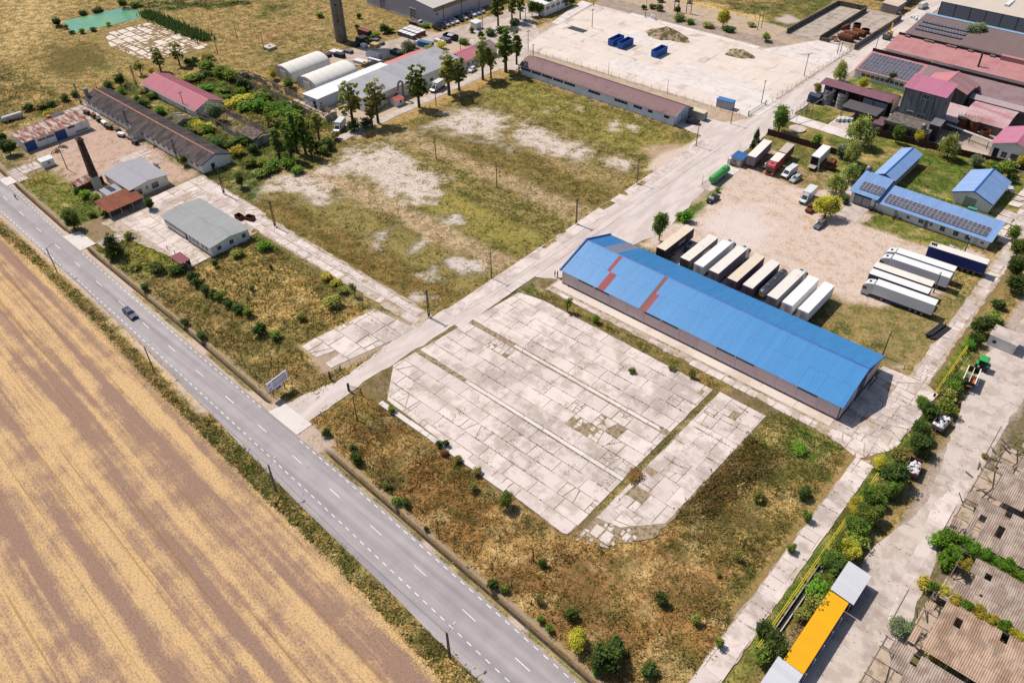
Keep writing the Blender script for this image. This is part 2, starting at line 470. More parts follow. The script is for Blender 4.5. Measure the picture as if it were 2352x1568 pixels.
zone(rect(-97, 147, -84, 152.5), GREEN, DRY, .45, 1.4, .25, 1, 1.5)
zone(TP(1, 2, (1500, 300), (1700, 130), (1850, 150), (1700, 280), (1530, 370)), A(196, 176, 160), A(176, 156, 138), .5, .05, .1, 1.5, 1.5)
# grass plots in the blue-roofed yard
zone(rect(-55, 219, -43, 240), LUSH, GREEN, .5, 1.4, .3, 1, 1)
zone(rect(-60, 243, -34, 252), GREEN, LUSH, .5, 1.4, .3, 1, 1)
# weeds round the near concrete yard
zone([(-106, 56), (-20, 52), (-20, 73), (-106, 72)], A(176, 132, 76), A(132, 110, 54), .46, 2.0, .5, 1, 2)
zone(rect(-104, 56, -66, 71), A(170, 124, 70), A(124, 104, 50), .5, 1.8, .5, 2, 3)
zone([(-52, 72), (-20, 72), (-20, 120), (-38, 119), (-38, 82), (-50, 76)], A(182, 146, 84), A(120, 112, 52), .52, 2.2, .5, 1, 2)
zone([(-41, 82), (-33, 90), (-30, 116), (-38, 118)], A(112, 108, 46), A(140, 100, 60), .5, 2.8, .8, 1, 2)
zone([(-38, 112), (-24, 113), (-24, 120), (-38, 122)], GREEN, LUSH, .5, 2.6, .5, 1.2, 1.5)
zone([(-50, 68), (-37, 74), (-36, 84), (-46, 80)], A(208, 164, 98), A(158, 120, 66), .5, 2.4, .5, 2, 2)
zone([(-48, 60), (-30, 66), (-24, 84), (-34, 80), (-46, 68)], A(186, 140, 86), A(150, 120, 66), .5, 1.6, .35, 2, 2)
zone(rect(-108, 55.5, -100, 78), A(150, 134, 66), A(182, 140, 80), .5, 1.8, .45, 1, 1.5)
# soil under slabs, lanes, yards
zone([(-108, 70), (-52, 69.5), (-39, 79), (-38, 121), (-16, 127), (-15, 149), (-27, 149), (-27, 126), (-100, 127), (-107, 124)], A(146, 124, 96), A(112, 100, 58), .5, .05, .1, 1, .6)
zone([(-68, 92), (-64, 89.5), (-58, 92), (-56, 97), (-60, 100), (-66, 98)], A(140, 122, 64), A(110, 106, 50), .5, 2.0, .3, 2, 2)
zone(rect(-50.9, 76, -49.6, 117), A(146, 124, 66), GREEN, .5, 2.6, .35, .8, .6)
zone(rect(-101, 119.2, -57, 122.4), A(112, 116, 46), A(166, 140, 78), .5, 2.4, .35, .8, .6)
zone(rect(-57, 118.5, -49, 122.4), A(136, 120, 52), A(170, 140, 84), .5, 2.2, .35, .8, .8)
zone([(-107, 112), (-103, 112), (-97, 119), (-104, 124)], A(118, 120, 50), A(190, 168, 132), .45, 1.8, .3, 1, 1)
zone(rect(-21.5, 76, -16.5, 215), A(150, 126, 84), GREEN, .4, .2, .15, 1, .4)
zone(rect(-16.8, 60, -13.0, 172), A(128, 152, 44), LUSH, .5, 2.6, .3, .8, .5)
zone(rect(-13, 60, -9.5, 165), A(120, 122, 56), A(170, 142, 100), .5, 1.5, .4, 1, 1)
zone([(-12, 60), (60, 60), (60, 215), (-10, 215), (-13, 170), (-10, 150), (-8, 112)], A(196, 178, 166), A(176, 156, 142), .5, .02, .1, 1, 1)
zone(rect(-1, 60, 60, 160), A(150, 130, 106), A(116, 112, 56), .5, .4, .3, 1, 1)
zone(rect(-182, 91.5, -112, 97.5), A(160, 136, 104), OLIVE, .45, .1, .1, .8, .4)
zone(rect(-215, 60, -181, 98.5), A(156, 134, 106), OLIVE, .45, .1, .1, 1, .5)
zone(rect(-203, 59.5, -178, 70), GREEN, A(160, 152, 52), .5, 2.2, .5, 2, 2)
zone(rect(-226, 60.5, -216, 72), LUSH, GREEN, .5, 2.2, .45, 1, 1)
zone(TP(2, 1, (600, 285), (930, 200)) + [(-112, 93)] + TP(1, 1, (1060, 1255), (540, 1540)) + TP(2, 1, (400, 40)), A(186, 164, 140), OLIVE, .4, .25, .15, 1, 1)
zone(rect(-352, 131, -299, 160), A(176, 146, 98), OLIVE, .5, .3, .3, 2, 2)
zone(rect(-216, 220, -104, 320), A(206, 184, 160), A(190, 164, 140), .5, .05, .1, 1, .6)
zone([(-215, 293), (-108, 297), (-108, 305), (-216, 304)], A(186, 166, 152), A(160, 142, 126), .5, .15, .15, 1, 1)
zone(rect(-137, 310, -100, 362), A(190, 174, 158), A(170, 152, 136), .5, .02, .1, 1, .5)
zone(rect(-133, 60, -132, 61), DRY, OLIVE, .5, 1, .3)
# shoulder gravel and the ditch itself
band(ROAD_R, DITCH, -430, 140, A(214, 190, 172), A(186, 160, 130), .42, .25, .12, .3, .5, d0=.3, d1=-.4)
for xa, xb in ((-100, -70), (-66, -48), (-44, -20), (-176, -150), (-142, -124)):
    band(DITCH, DITCH, xa, xb, A(140, 140, 56), A(190, 156, 100), .45, 1.8, .2, .3, .4, d0=-1.3, d1=-.6)
band(DITCH, DITCH, -430, 140, A(176, 156, 136), DRY, .45, .4, .15, .3, .5, d0=.5, d1=1.3)
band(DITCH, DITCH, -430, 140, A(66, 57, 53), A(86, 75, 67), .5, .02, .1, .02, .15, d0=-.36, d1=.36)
zone(rect(-118, 52, -99, 57), A(206, 184, 166), A(176, 152, 126), .45, .3, .15, .8, .6)
# tints drifting over the weeds: bleached straw, fresh green, rusty dock
vg = np.clip((CA[:, 3] - .95) / .3, 0, 1)
for sc_, sd_, c_, lo_ in ((.14, 101, veg(A(226, 188, 118)), .56), (.17, 102, veg(A(92, 104, 44)), .57), (.15, 103, veg(A(132, 96, 58)), .6), (.28, 104, veg(A(236, 204, 140)), .62), (.33, 105, veg(A(84, 86, 42)), .6)):
    w = (np.clip((fbm(px, py, sc_, sd_) - lo_) * 8, 0, .5) * vg * np.where((px > -200) & (px < -113) & (py > 97) & (py < 216), .25, 1))[:, None]
    CA[:, :3] = CA[:, :3] * (1 - w) + np.array(c_) * w
    CB[:, :3] = CB[:, :3] * (1 - w * .55) + np.array(c_) * w * .55
# rank growth beside bleached growth: push the two tones of each plot apart
la, lb = CA[:, :3].sum(1), CB[:, :3].sum(1)
vg = np.clip((CA[:, 3] - .5) / .5, 0, 1)
hiA = (la > lb)
CA[:, :3] *= (1 + vg * np.where(hiA, .14, -.18))[:, None]
CB[:, :3] *= (1 + vg * np.where(hiA, -.18, .14))[:, None]
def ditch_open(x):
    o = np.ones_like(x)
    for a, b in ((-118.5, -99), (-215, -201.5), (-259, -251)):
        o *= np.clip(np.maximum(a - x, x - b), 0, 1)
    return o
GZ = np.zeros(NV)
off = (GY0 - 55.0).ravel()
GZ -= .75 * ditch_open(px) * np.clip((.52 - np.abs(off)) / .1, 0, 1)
# uneven earth under grass only
gr = np.clip(CA[:, 3], 0, 1.5) / 1.5
GZ -= gr * .25 * fbm(px, py, .25, 33) * (np.abs(off) > 1)
GZ -= .02
# the pond's hollow
POND = TP(0, 0, (585, 190), (1090, 72), (1225, 72), (1305, 110), (1290, 160), (1100, 210), (880, 258), (700, 296), (640, 282), (605, 220))
pm = (px < -330) & (py > 110) & (py < 175)
GZ[pm] -= .9 * np.clip(-sdist(px[pm], py[pm], POND) / 1.2 + .3, 0, 1)

nx_, ny_ = len(gx), len(gy0)
idx = np.arange(NV).reshape(ny_, nx_)
quads = np.stack([idx[:-1, :-1], idx[:-1, 1:], idx[1:, 1:], idx[1:, :-1]], -1).reshape(-1, 4)
def np_mesh(name, co, loops, counts, cols=None, mats=(), attrs=None):
    me = bpy.data.meshes.new(name)
    me.vertices.add(len(co)); me.vertices.foreach_set('co', np.asarray(co, np.float32).ravel())
    me.loops.add(len(loops)); me.loops.foreach_set('vertex_index', np.asarray(loops, np.int32))
    st = np.concatenate([[0], np.cumsum(counts)[:-1]]).astype(np.int32)
    me.polygons.add(len(counts)); me.polygons.foreach_set('loop_start', st)
    for k, v in (attrs or {}).items():
        a = me.attributes.new(k, 'FLOAT_COLOR', 'POINT')
        a.data.foreach_set('color', np.asarray(v, np.float32).ravel())
    for m in mats: me.materials.append(m)
    me.update(calc_edges=True)
    return me
gm, nt, b = newmat('earth and grass')
pos = _n(nt, 'ShaderNodeNewGeometry').outputs['Position']
a1 = _n(nt, 'ShaderNodeAttribute', attribute_name='ca')
a2 = _n(nt, 'ShaderNodeAttribute', attribute_name='cb')
nA = _noise(nt, pos, .32, 7, .66)
nB = _noise(nt, pos, 1.5, 5, .7)
mixn = _math(nt, 'ADD', _math(nt, 'MULTIPLY', nA, .5), _math(nt, 'MULTIPLY', nB, .5))
tt = _math(nt, 'SUBTRACT', mixn, _math(nt, 'SUBTRACT', 1.0, a2.outputs['Alpha']))
tt = _ramp(nt, tt, -.07, .07)
col = _mix(nt, tt, a1.outputs['Color'], a2.outputs['Color'])
fine = _math(nt, 'ADD', _math(nt, 'MULTIPLY', _noise(nt, pos, 3.2, 4, .75), 1.5), .27)
cbn = _n(nt, 'ShaderNodeCombineColor')
for i in range(3): nt.links.new(fine, cbn.inputs[i])
col = _mix(nt, 1.0, col, cbn.outputs[0], 'MULTIPLY')
nt.links.new(col, b.inputs['Base Color'])
b.inputs['Roughness'].default_value = .95
b.inputs['Specular IOR Level'].default_value = .1
bn = _n(nt, 'ShaderNodeBump'); bn.inputs['Strength'].default_value = .5; bn.inputs['Distance'].default_value = .25
nt.links.new(mixn, bn.inputs['Height']); nt.links.new(bn.outputs[0], b.inputs['Normal'])
ground = struct('ground', np_mesh('ground', np.stack([px, py, GZ], 1), quads.ravel(), np.full(len(quads), 4), mats=[gm], attrs={'ca': CA, 'cb': CB}))
ground.data.polygons.foreach_set('use_smooth', [True] * len(ground.data.polygons))

# ------------------------------------------------------------------ stubble field
fm, nt, b = newmat('stubble')
pos = _n(nt, 'ShaderNodeNewGeometry').outputs['Position']
rot = _n(nt, 'ShaderNodeVectorRotate', rotation_type='Z_AXIS')
rot.inputs['Angle'].default_value = math.radians(3.2)
nt.links.new(pos, rot.inputs['Vector'])
pr = rot.outputs[0]
s1 = _noise(nt, _scalev(nt, pr, (.011, .27, 1)), 1.0, 3, .5)
s2 = _noise(nt, _scalev(nt, pr, (.03, .75, 1)), 1.0, 3, .5)
s3 = _noise(nt, pr, .22, 5, .6)
s4 = _noise(nt, _scalev(nt, pr, (1.3, 2.0, 1)), 1.5, 6, .78)
mx = _math(nt, 'ADD', _math(nt, 'ADD', _math(nt, 'MULTIPLY', s1, .62), _math(nt, 'MULTIPLY', s2, .2)), _math(nt, 'ADD', _math(nt, 'MULTIPLY', s3, .24), _math(nt, 'MULTIPLY', s4, .13)))
f1 = _ramp(nt, mx, .53, .67)
col = _mix(nt, f1, A(176, 142, 122), A(238, 198, 144))
clod = _ramp(nt, s4, .34, .54)
col = _mix(nt, _math(nt, 'MULTIPLY', _math(nt, 'SUBTRACT', 1.0, clod), .62), col, A(128, 100, 86))
lines = _noise(nt, _scalev(nt, pr, (.012, 1.15, 1)), 1.0, 2, .4)
col = _mix(nt, _math(nt, 'MULTIPLY', _ramp(nt, lines, .64, .68), .5), col, A(160, 120, 74))
nt.links.new(col, b.inputs['Base Color'])
b.inputs['Roughness'].default_value = .95
b.inputs['Specular IOR Level'].default_value = .1
bn = _n(nt, 'ShaderNodeBump'); bn.inputs['Strength'].default_value = .7; bn.inputs['Distance'].default_value = .2
nt.links.new(s4, bn.inputs['Height']); nt.links.new(bn.outputs[0], b.inputs['Normal'])
xs = np.arange(-430, 140.1, 2.0)
ys = interp(xs, FIELD_E) + 1.6 * (fbm(xs, xs * 0, .3, 3) - .5)
mb = MB(); mb.sheet([(x, y, .03) for x, y in zip(xs, ys)][::-1] + [(-430, -600, .03), (140, -600, .03)])
struct('stubble_field', mb.mesh('stubble_field', fm))
# pale straw thrown up along the field's edge: clumps made with the grass

# ------------------------------------------------------------------ road
rm, nt, b = newmat('asphalt')
pos = _n(nt, 'ShaderNodeNewGeometry').outputs['Position']
w1 = _noise(nt, _scalev(nt, pos, (.015, .55, 1)), 1.0, 3, .5)
w2 = _noise(nt, pos, .25, 5, .6)
w3 = _noise(nt, pos, 9.0, 3, .7)
v = _math(nt, 'ADD', _math(nt, 'MULTIPLY', w1, .34), _math(nt, 'ADD', _math(nt, 'MULTIPLY', w2, .16), _math(nt, 'MULTIPLY', w3, .22)))
col = _mix(nt, _ramp(nt, v, .25, .48), A(158, 149, 150), A(196, 186, 186))
st = _noise(nt, pos, .42, 3, .6)
col = _mix(nt, _math(nt, 'MULTIPLY', _ramp(nt, st, .70, .76), .5), col, A(120, 110, 112))
nt.links.new(col, b.inputs['Base Color'])
b.inputs['Roughness'].default_value = .85
b.inputs['Specular IOR Level'].default_value = .25
xs = np.arange(-430, 140.1, 3.0)
lo = interp(xs, EDGE_L) + .35 * (fbm(xs, xs * 0 + 7, .5, 8) - .5)
hi = interp(xs, ROAD_R) + .45 + .3 * (fbm(xs, xs * 0 + 3, .5, 4) - .5)
mb = MB()
vs0 = [(x, y, .02) for x, y in zip(xs, lo)]; vs1 = [(x, y, .02) for x, y in zip(xs, hi)]
mb.add(vs0 + vs1, [(i, i + 1, len(xs) + i + 1, len(xs) + i) for i in range(len(xs) - 1)])
road = struct('road', mb.mesh('road', rm))
white_paint = mat('road paint', A(250, 246, 244), .7, .08, 2.0, A(205, 195, 192), .3, 3.0)
def dash_mesh(L, W):
    q = MB(); q.box(-L / 2, -W / 2, 0, L / 2, W / 2, .006); return q.mesh('road_marking', white_paint)
dash_e, dash_c = dash_mesh(1.0, .16), dash_mesh(3.1, .14)
def mark(me, x, pts):
    y = float(interp(x, pts)); sl = float(interp(x + 1, pts) - interp(x - 1, pts)) / 2
    O('road_marking', me, road, (x, y, .024), math.atan(sl))
x = -262.0
while x < 5:
    for pts, a, b_ in ((ROAD_R, 0, -0), (ROAD_L, 0, 0)):
        if pts is ROAD_R and (-117.5 < x < -106 or -213 < x < -203): continue
        if x > -262: mark(dash_e, x, pts)
    x += 2.1
ROAD_C = [(p, float((interp(p, ROAD_L) + interp(p, ROAD_R)) / 2)) for p in range(-430, 141, 10)]
x = -78.9 + 1.5
k = -18
while -78.9 + 12.03 * k < 20:
    mark(dash_c, -77.4 + 12.03 * k, ROAD_C); k += 1

# ------------------------------------------------------------------ concrete
conc = mat('concrete', A(238, 222, 214), .9, .09, .3, A(206, 188, 178), .46, .22, rand=.08, speck=.14, stain=A(188, 172, 164))
conc_b = mat('bright concrete', A(238, 226, 220), .9, .07, .35, A(222, 206, 196), .42, .3, rand=.05)
conc_old = mat('old concrete', A(224, 208, 198), .92, .10, .35, A(200, 182, 172), .48, .35, rand=.08, speck=.2, stain=A(176, 160, 150))
conc_lane = mat('dusty lane concrete', A(232, 217, 210), .9, .06, .3, A(216, 200, 192), .5, .16, stretch=(2.4, .5, 1), rand=.04, speck=.12)
conc_yellow = mat('cream concrete', A(238, 222, 210), .9, .05, .25, A(224, 202, 186), .40, .14, rand=.045, speck=.08)

def clip_half(poly, px_, py_, nx, ny):
    """keep the side where (p - P) . n <= 0"""
    out = []
    n = len(poly)
    for i in range(n):
        a, b = poly[i], poly[(i + 1) % n]
        da, db = (a[0] - px_) * nx + (a[1] - py_) * ny, (b[0] - px_) * nx + (b[1] - py_) * ny
        if da <= 0: out.append(a)
        if (da < 0 < db) or (db < 0 < da):
            t = da / (da - db)
            out.append((a[0] + (b[0] - a[0]) * t, a[1] + (b[1] - a[1]) * t))
    return out
def area(p):
    return .5 * sum(p[i][0] * p[(i + 1) % len(p)][1] - p[(i + 1) % len(p)][0] * p[i][1] for i in range(len(p)))
def ccw(p):
    return p if area(p) > 0 else p[::-1]
def clip_poly(poly, conv):
    conv = ccw(conv)
    for i in range(len(conv)):
        (ax, ay), (bx, by) = conv[i], conv[(i + 1) % len(conv)]
        poly = clip_half(poly, ax, ay, by - ay, -(bx - ax))
        if len(poly) < 3: return []
    return poly
def inset(poly, g):
    poly = ccw(poly); out = poly
    for i in range(len(poly)):
        (ax, ay), (bx, by) = poly[i], poly[(i + 1) % len(poly)]
        l = math.hypot(bx - ax, by - ay)
        if l < 1e-6: continue
        nx, ny = (by - ay) / l, -(bx - ax) / l
        out = clip_half(out, ax - nx * g, ay - ny * g, nx, ny)
        if len(out) < 3: return []
    return out
def split(poly, r, depth):
    if depth == 0 or abs(area(poly)) < 1.2: return [poly]
    cx = sum(p[0] for p in poly) / len(poly); cy = sum(p[1] for p in poly) / len(poly)
    ex = max(p[0] for p in poly) - min(p[0] for p in poly); ey = max(p[1] for p in poly) - min(p[1] for p in poly)
    t = (0 if ex > ey else math.pi / 2) + r.gauss(0, .28)
    nx, ny = math.cos(t), math.sin(t)
    ox, oy = cx + r.uniform(-.2, .2) * ex, cy + r.uniform(-.2, .2) * ey
    a = clip_half(poly, ox, oy, nx, ny); b = clip_half(poly, ox, oy, -nx, -ny)
    out = []
    for q in (a, b):
        if len(q) >= 3: out += split(q, r, depth - 1 if r.random() < .8 else 0)
    return out
def slabs(parent, outline, x0, y0, x1, y1, sx, sy, m, gap=.06, crack=.1, depth=2, seed=1, drop=0.0, stag=.3, z=.05, tilt=.01, skip=(), name='slab', jit=.06):
    """concrete cast in bays: every bay, and every piece of a broken one, is a slab of its own"""
    r = random.Random(seed)
    n = 0
    ny = max(1, round((y1 - y0) / sy)); nx = max(1, round((x1 - x0) / sx))
    for j in range(ny):
        ya, yb = y0 + (y1 - y0) * j / ny, y0 + (y1 - y0) * (j + 1) / ny
        sh = r.uniform(-stag, stag) * sx
        for i in range(-1, nx + 1):
            xa, xb = x0 + (x1 - x0) * i / nx + sh, x0 + (x1 - x0) * (i + 1) / nx + sh
            q = [(xa, ya), (xb, ya), (xb, yb), (xa, yb)]
            q = clip_poly(q, rect(x0, y0, x1, y1))
            if len(q) < 3: continue
            if outline: q = clip_poly(q, outline)
            if len(q) < 3 or abs(area(q)) < .3: continue
            cx = sum(p[0] for p in q) / len(q); cy = sum(p[1] for p in q) / len(q)
            c = crack(cx, cy) if callable(crack) else crack
            pcs = split(q, r, depth + (c > .8)) if r.random() < c else [q]
            for p in pcs:
                dc = drop(cx, cy) if callable(drop) else drop
                if len(pcs) > 1 and r.random() < dc: continue
                ax = sum(t[0] for t in p) / len(p); ay = sum(t[1] for t in p) / len(p)
                if any(sa <= ax <= sc and sb <= ay <= sd_ for sa, sb, sc, sd_ in skip): continue
                p = inset(p, gap * r.uniform(.5, 1.5) / 2 * (1.6 if len(pcs) > 1 else 1))
                if len(p) < 3 or area(p) < .12: continue
                w = []
                for t in range(len(p)):
                    w.append((p[t][0] + r.uniform(-jit, jit), p[t][1] + r.uniform(-jit, jit)))
                tz = [z + r.uniform(-tilt, tilt) * 1.5 for _ in w]
                k = len(w)
                bb = MB()
                bb.add([(a - ax, b - ay, tz[t]) for t, (a, b) in enumerate(w)] + [(a - ax, b - ay, -.12) for a, b in w],
                       [tuple(range(k))] + [(k + t, k + (t + 1) % k, (t + 1) % k, t) for t in range(k)])
                O(name, bb.mesh(name, m), parent, (ax, ay, 0))
                n += 1
    return n
PADN = [0]; PADS = []
def pad(name, poly, m, z=.012, step=1.5, amp=.25, seed=3):
    z = .006 + .0031 * (PADN[0] % 13); PADN[0] += 1
    mb = MB(); mb.sheet([(x, y, z) for x, y in wob(poly, amp, step, seed)])
    PADS.append(poly)
    return struct(name, mb.mesh(name, m))

# the entrance lane and its crossing with the road
lane = pad('lane', [(-116.4, 54.5), (-107.6, 54.5), (-107.8, 60), (-108.3, 70), (-107.4, 90), (-107.2, 118), (-106.6, 124), (-100, 127.3), (-99.8, 147.6), (-96, 148.5), (-93, 158), (-92.6, 167.5), (-94.5, 180), (-96.5, 200), (-98.6, 216), (-99, 262), (-99.5, 330), (-100.3, 470), (-107.4, 470), (-107.6, 312), (-108.4, 240), (-109, 236),
           (-113, 229), (-126, 228), (-126, 217), (-114, 216.3), (-110.5, 186), (-111.2, 140), (-110.8, 122), (-113.2, 97), (-114.6, 92), (-112.5, 71), (-115, 60)], conc_lane, .03, 1.6, .32, 4)
slabs(lane, None, -108.6, 98, -105.2, 216, 3.4, 6.0, conc_lane, .03, .05, 1, 5, z=.06, stag=.0, skip=())
slabs(lane, None, -112.6, 100, -109, 216, 3.4, 5.0, conc, .05, .3, 2, 6, .25, z=.05)
track = pad('path', [(-202.5, 140), (-198.9, 140), (-199.2, 216), (-194, 217), (-194, 227.4), (-126, 228), (-126, 229.8), (-196, 229.4), (-201, 232), (-206, 248), (-224, 262), (-229, 300), (-236, 298), (-240, 262), (-236, 240), (-226, 226), (-206, 222), (-203, 200)], conc_old, .03, 2.0, .35, 9)
ramp_m = conc_b
for k, (xa, xb, ya, yb) in enumerate(((-116.4, -106.7, 52.9, 56.7), (-213.2, -203.2, 55.7, 60.0), (-258.5, -252.7, 57.6, 60.8))):
    mb = MB(); mb.prism([(xa, ya + .1), (xb, ya), (xb, yb), (xa + .7, yb)], -.5, .075)
    struct('culvert_slab', mb.mesh('culvert_slab', ramp_m))

# near concrete yard
YARD = [(-107.6, 79.5), (-100.4, 71.3), (-52, 69.4), (-50.9, 69.8), (-50.9, 118.2), (-97, 118.6), (-104, 117)]
yard = pad('concrete_yard', YARD, mat('weedy joints', A(176, 154, 128), .95, .2, 1.2, A(120, 108, 72), .46, 1.1, rand=0), .008, 1.5, .3)
def ck(x, y):
    d = math.hypot((x + 63) / 8, (y - 95) / 6)
    return .95 if d < .9 else (.10 if x < -60 else .2)
def dr(x, y):
    d = math.hypot((x + 62) / 5, (y - 95) / 4.5)
    return .55 if d < .9 else .04
slabs(yard, YARD, -108, 69, -50.9, 85.6, 6.6, 3.5, conc, .10, ck, 2, 11, dr, jit=.05)
slabs(yard, YARD, -108, 86.8, -50.9, 100.8, 6.6, 3.5, conc, .10, ck, 4, 12, dr, jit=.05)
slabs(yard, YARD, -108, 102.2, -50.9, 118.4, 6.6, 3.5, conc, .10, ck, 2, 13, dr, jit=.05)
for y in (86.2, 101.5):
    slabs(yard, None, -92, y - .45, -50.9, y + .45, 5, .9, conc_b, .05, .35, 1, int(y), .15, z=.12)
slabs(yard, None, -101, 69.4, -66, 70.6, 4, 1.2, conc_b, .05, .4, 1, 77, .1, z=.10)
east = pad('side_lane', [(-49.6, 70.5), (-45, 72), (-39.3, 79), (-38.7, 118.4), (-49.4, 118.4)], MATS['weedy joints'], .008, 1.2, .4, 8)
slabs(east, [(-49.5, 76), (-45, 77), (-39.4, 83), (-38.8, 118.6), (-49.5, 118.6)], -49.6, 76, -38.7, 118.6, 3.6, 5.2, conc, .08, lambda x, y: .2 if y > 88 else .7, 2, 21, lambda x, y: .1 if y > 88 else .35)
slabs(east, [(-49.5, 69.5), (-44, 72), (-40, 78), (-45, 78), (-49.5, 77)], -49.6, 69.5, -40, 78, 3, 3, conc, .2, .95, 3, 22, .45)
# kerb path in front of the blue-roofed hall
hallp = pad('path', [(-100, 122.2), (-30, 122.0), (-20.2, 120.4), (-16.2, 127), (-15.2, 147), (-18, 149), (-26.4, 148.6), (-26.4, 127.4), (-100, 127.4)], mat('dusty paving', A(204, 184, 166), .92, .12, .5, A(168, 146, 118), .45, .6, rand=0), .01, 1.4, .3, 14)
slabs(hallp, None, -99.5, 124.2, -28, 127.0, 8, 2.8, conc_yellow, .03, .02, 1, 31, z=.10, stag=0)
slabs(hallp, None, -66, 121.6, -30, 123.6, 4.2, 2.0, conc, .14, .35, 1, 32, .12)
slabs(hallp, None, -97, 122.3, -66, 123.5, 4.2, 1.3, conc, .14, .5, 1, 33, .35)
slabs(hallp, [(-27.4, 122), (-20, 119.6), (-15.6, 127), (-15, 147.4), (-18, 149), (-27.2, 148.4)], -27.4, 119.5, -15, 149, 4.6, 5, conc, .12, .7, 2, 34, .03, jit=.1)
# service lane by the yellow gas pipe
sv = pad('service_lane', [(-20.8, 60), (-16.7, 60), (-17.2, 112), (-18, 121), (-20.2, 119.8), (-20.7, 112)], MATS['dusty paving'], .01, 1.2, .25, 15)
slabs(sv, None, -20.6, 60, -16.9, 120, 3.8, 4.4, conc, .10, .22, 1, 41, jit=.1)
sv2 = pad('service_lane', [(-21.8, 149), (-17.6, 149), (-18.6, 216), (-25, 260), (-27, 260), (-22.4, 213), (-21.8, 194)], MATS['dusty paving'], .01, 1.2, .3, 16)
slabs(sv2, None, -21.6, 158, -18.6, 216, 3.2, 4.2, conc, .2, .5, 1, 42, .15, jit=.2)
slabs(sv2, None, -21.0, 149, -17.8, 158, 3.2, 2.4, conc, .14, .95, 2, 43, .15, jit=.1)
slabs(sv2, [(-33, 205), (-22, 203), (-22, 200), (-33, 202.5)], -33, 200, -22, 207, 4, 3, conc_old, .2, .4, 1, 44, .1)
slabs(sv2, [(-28.5, 214), (-19, 214), (-21, 252), (-27.5, 250)], -29, 214, -19, 252, 4, 3.4, conc, .25, .6, 1, 45, .2, jit=.2)
# wide yard on the far right with its tarmac
ry = pad('right_yard', [(-9.5, 60), (40, 60), (40, 84), (1.5, 84), (0, 100), (-1.6, 112), (-1.2, 124), (-1.6, 142), (-1, 215), (-9, 215), (-9.5, 174), (-11.6, 168), (-10.5, 150), (-8.2, 133), (-6.4, 117), (-9.8, 100)], conc_old, .012, 1.5, .4, 17)
slabs(ry, [(-8.2, 66), (-1.2, 66), (-1.8, 112), (-1.4, 142), (-1.2, 200), (-8.4, 200), (-9.4, 155), (-7, 133), (-5.6, 117), (-8.4, 100)], -9.5, 66, -1.2, 200, 4.0, 6.2, conc, .035, .18, 1, 51, z=.04, jit=.03)
# paved courts by the grey-roofed offices and the lane between the plots
off_c = pad('paved_court', [(-214, 79), (-214, 99), (-181, 98.5), (-176, 90), (-174.8, 91.5), (-174, 70), (-182, 70), (-200, 66.5), (-212, 66)], MATS['dusty paving'], .008, 1.4, .3, 18)
slabs(off_c, None, -214, 90.2, -181, 98.4, 4.2, 3.8, conc, .2, .45, 1, 61, .06, jit=.15)
slabs(off_c, None, -214, 80.2, -199.2, 90.2, 4.2, 3.4, conc, .2, .45, 1, 60, .06, jit=.15)
slabs(off_c, [(-209, 70), (-175, 70.5), (-174, 75.6), (-209, 80)], -209, 69.6, -174, 80, 4.2, 3.2, conc, .18, .4, 1, 62, .08, jit=.15)
fl = pad('field_lane', [(-183, 91.6), (-113, 91.8), (-113.5, 97.4), (-183, 97.6)], MATS['dusty paving'], .008, 1.5, .35, 19)
slabs(fl, None, -182, 92, -114.5, 94.2, 4.6, 2.2, conc, .10, .3, 1, 64, .08, jit=.1)
slabs(fl, None, -182, 94.9, -116, 96.8, 4.6, 1.9, conc, .12, .4, 1, 65, .15, jit=.15)
slabs(fl, None, -182, 94.3, -116, 94.75, 6, .45, conc_b, .1, .1, 1, 66, .2, z=.14)
FORE = TP(2, 1, (600, 285), (700, 240)) + TP(2, 1, (930, 200)) + [(-113.4, 91.2)] + TP(1, 1, (1060, 1255), (700, 1440), (540, 1540)) + TP(2, 1, (400, 40), (470, 180))
slabs(fl, FORE, -136, 70, -112, 92, 5.5, 4.2, conc, .14, .45, 2, 67, .12, jit=.12)
for xa, ya, xb, yb in ((-204, 60.2, -199, 66.5), (-262, 61, -252, 64), (-256, 64, -262, 70)):
    slabs(off_c, None, min(xa, xb), ya, max(xa, xb), yb, 3.6, 3, conc_old, .15, .4, 1, 68, .1)
slabs(off_c, None, -290, 92, -276, 100, 4, 3, conc_old, .2, .5, 1, 69, .2)
slabs(off_c, None, -243, 84, -230, 97, 4, 3.6, conc_old, .2, .5, 2, 70, .3)
# far derelict platform by the pond
FARP = [(-349, 138), (-347, 157), (-318, 159.5), (-302, 158.5), (-305, 141), (-311, 133), (-335, 132.5)]
fp = pad('derelict_platform', FARP, mat('platform weeds', A(176, 140, 96), .95, .2, .8, A(120, 106, 70), .5, 1.0, rand=0), .01, 2, .6, 20)
slabs(fp, FARP, -350, 132, -301, 160, 6.0, 3.6, conc_yellow, .6, .7, 2, 71, .14, jit=.35)
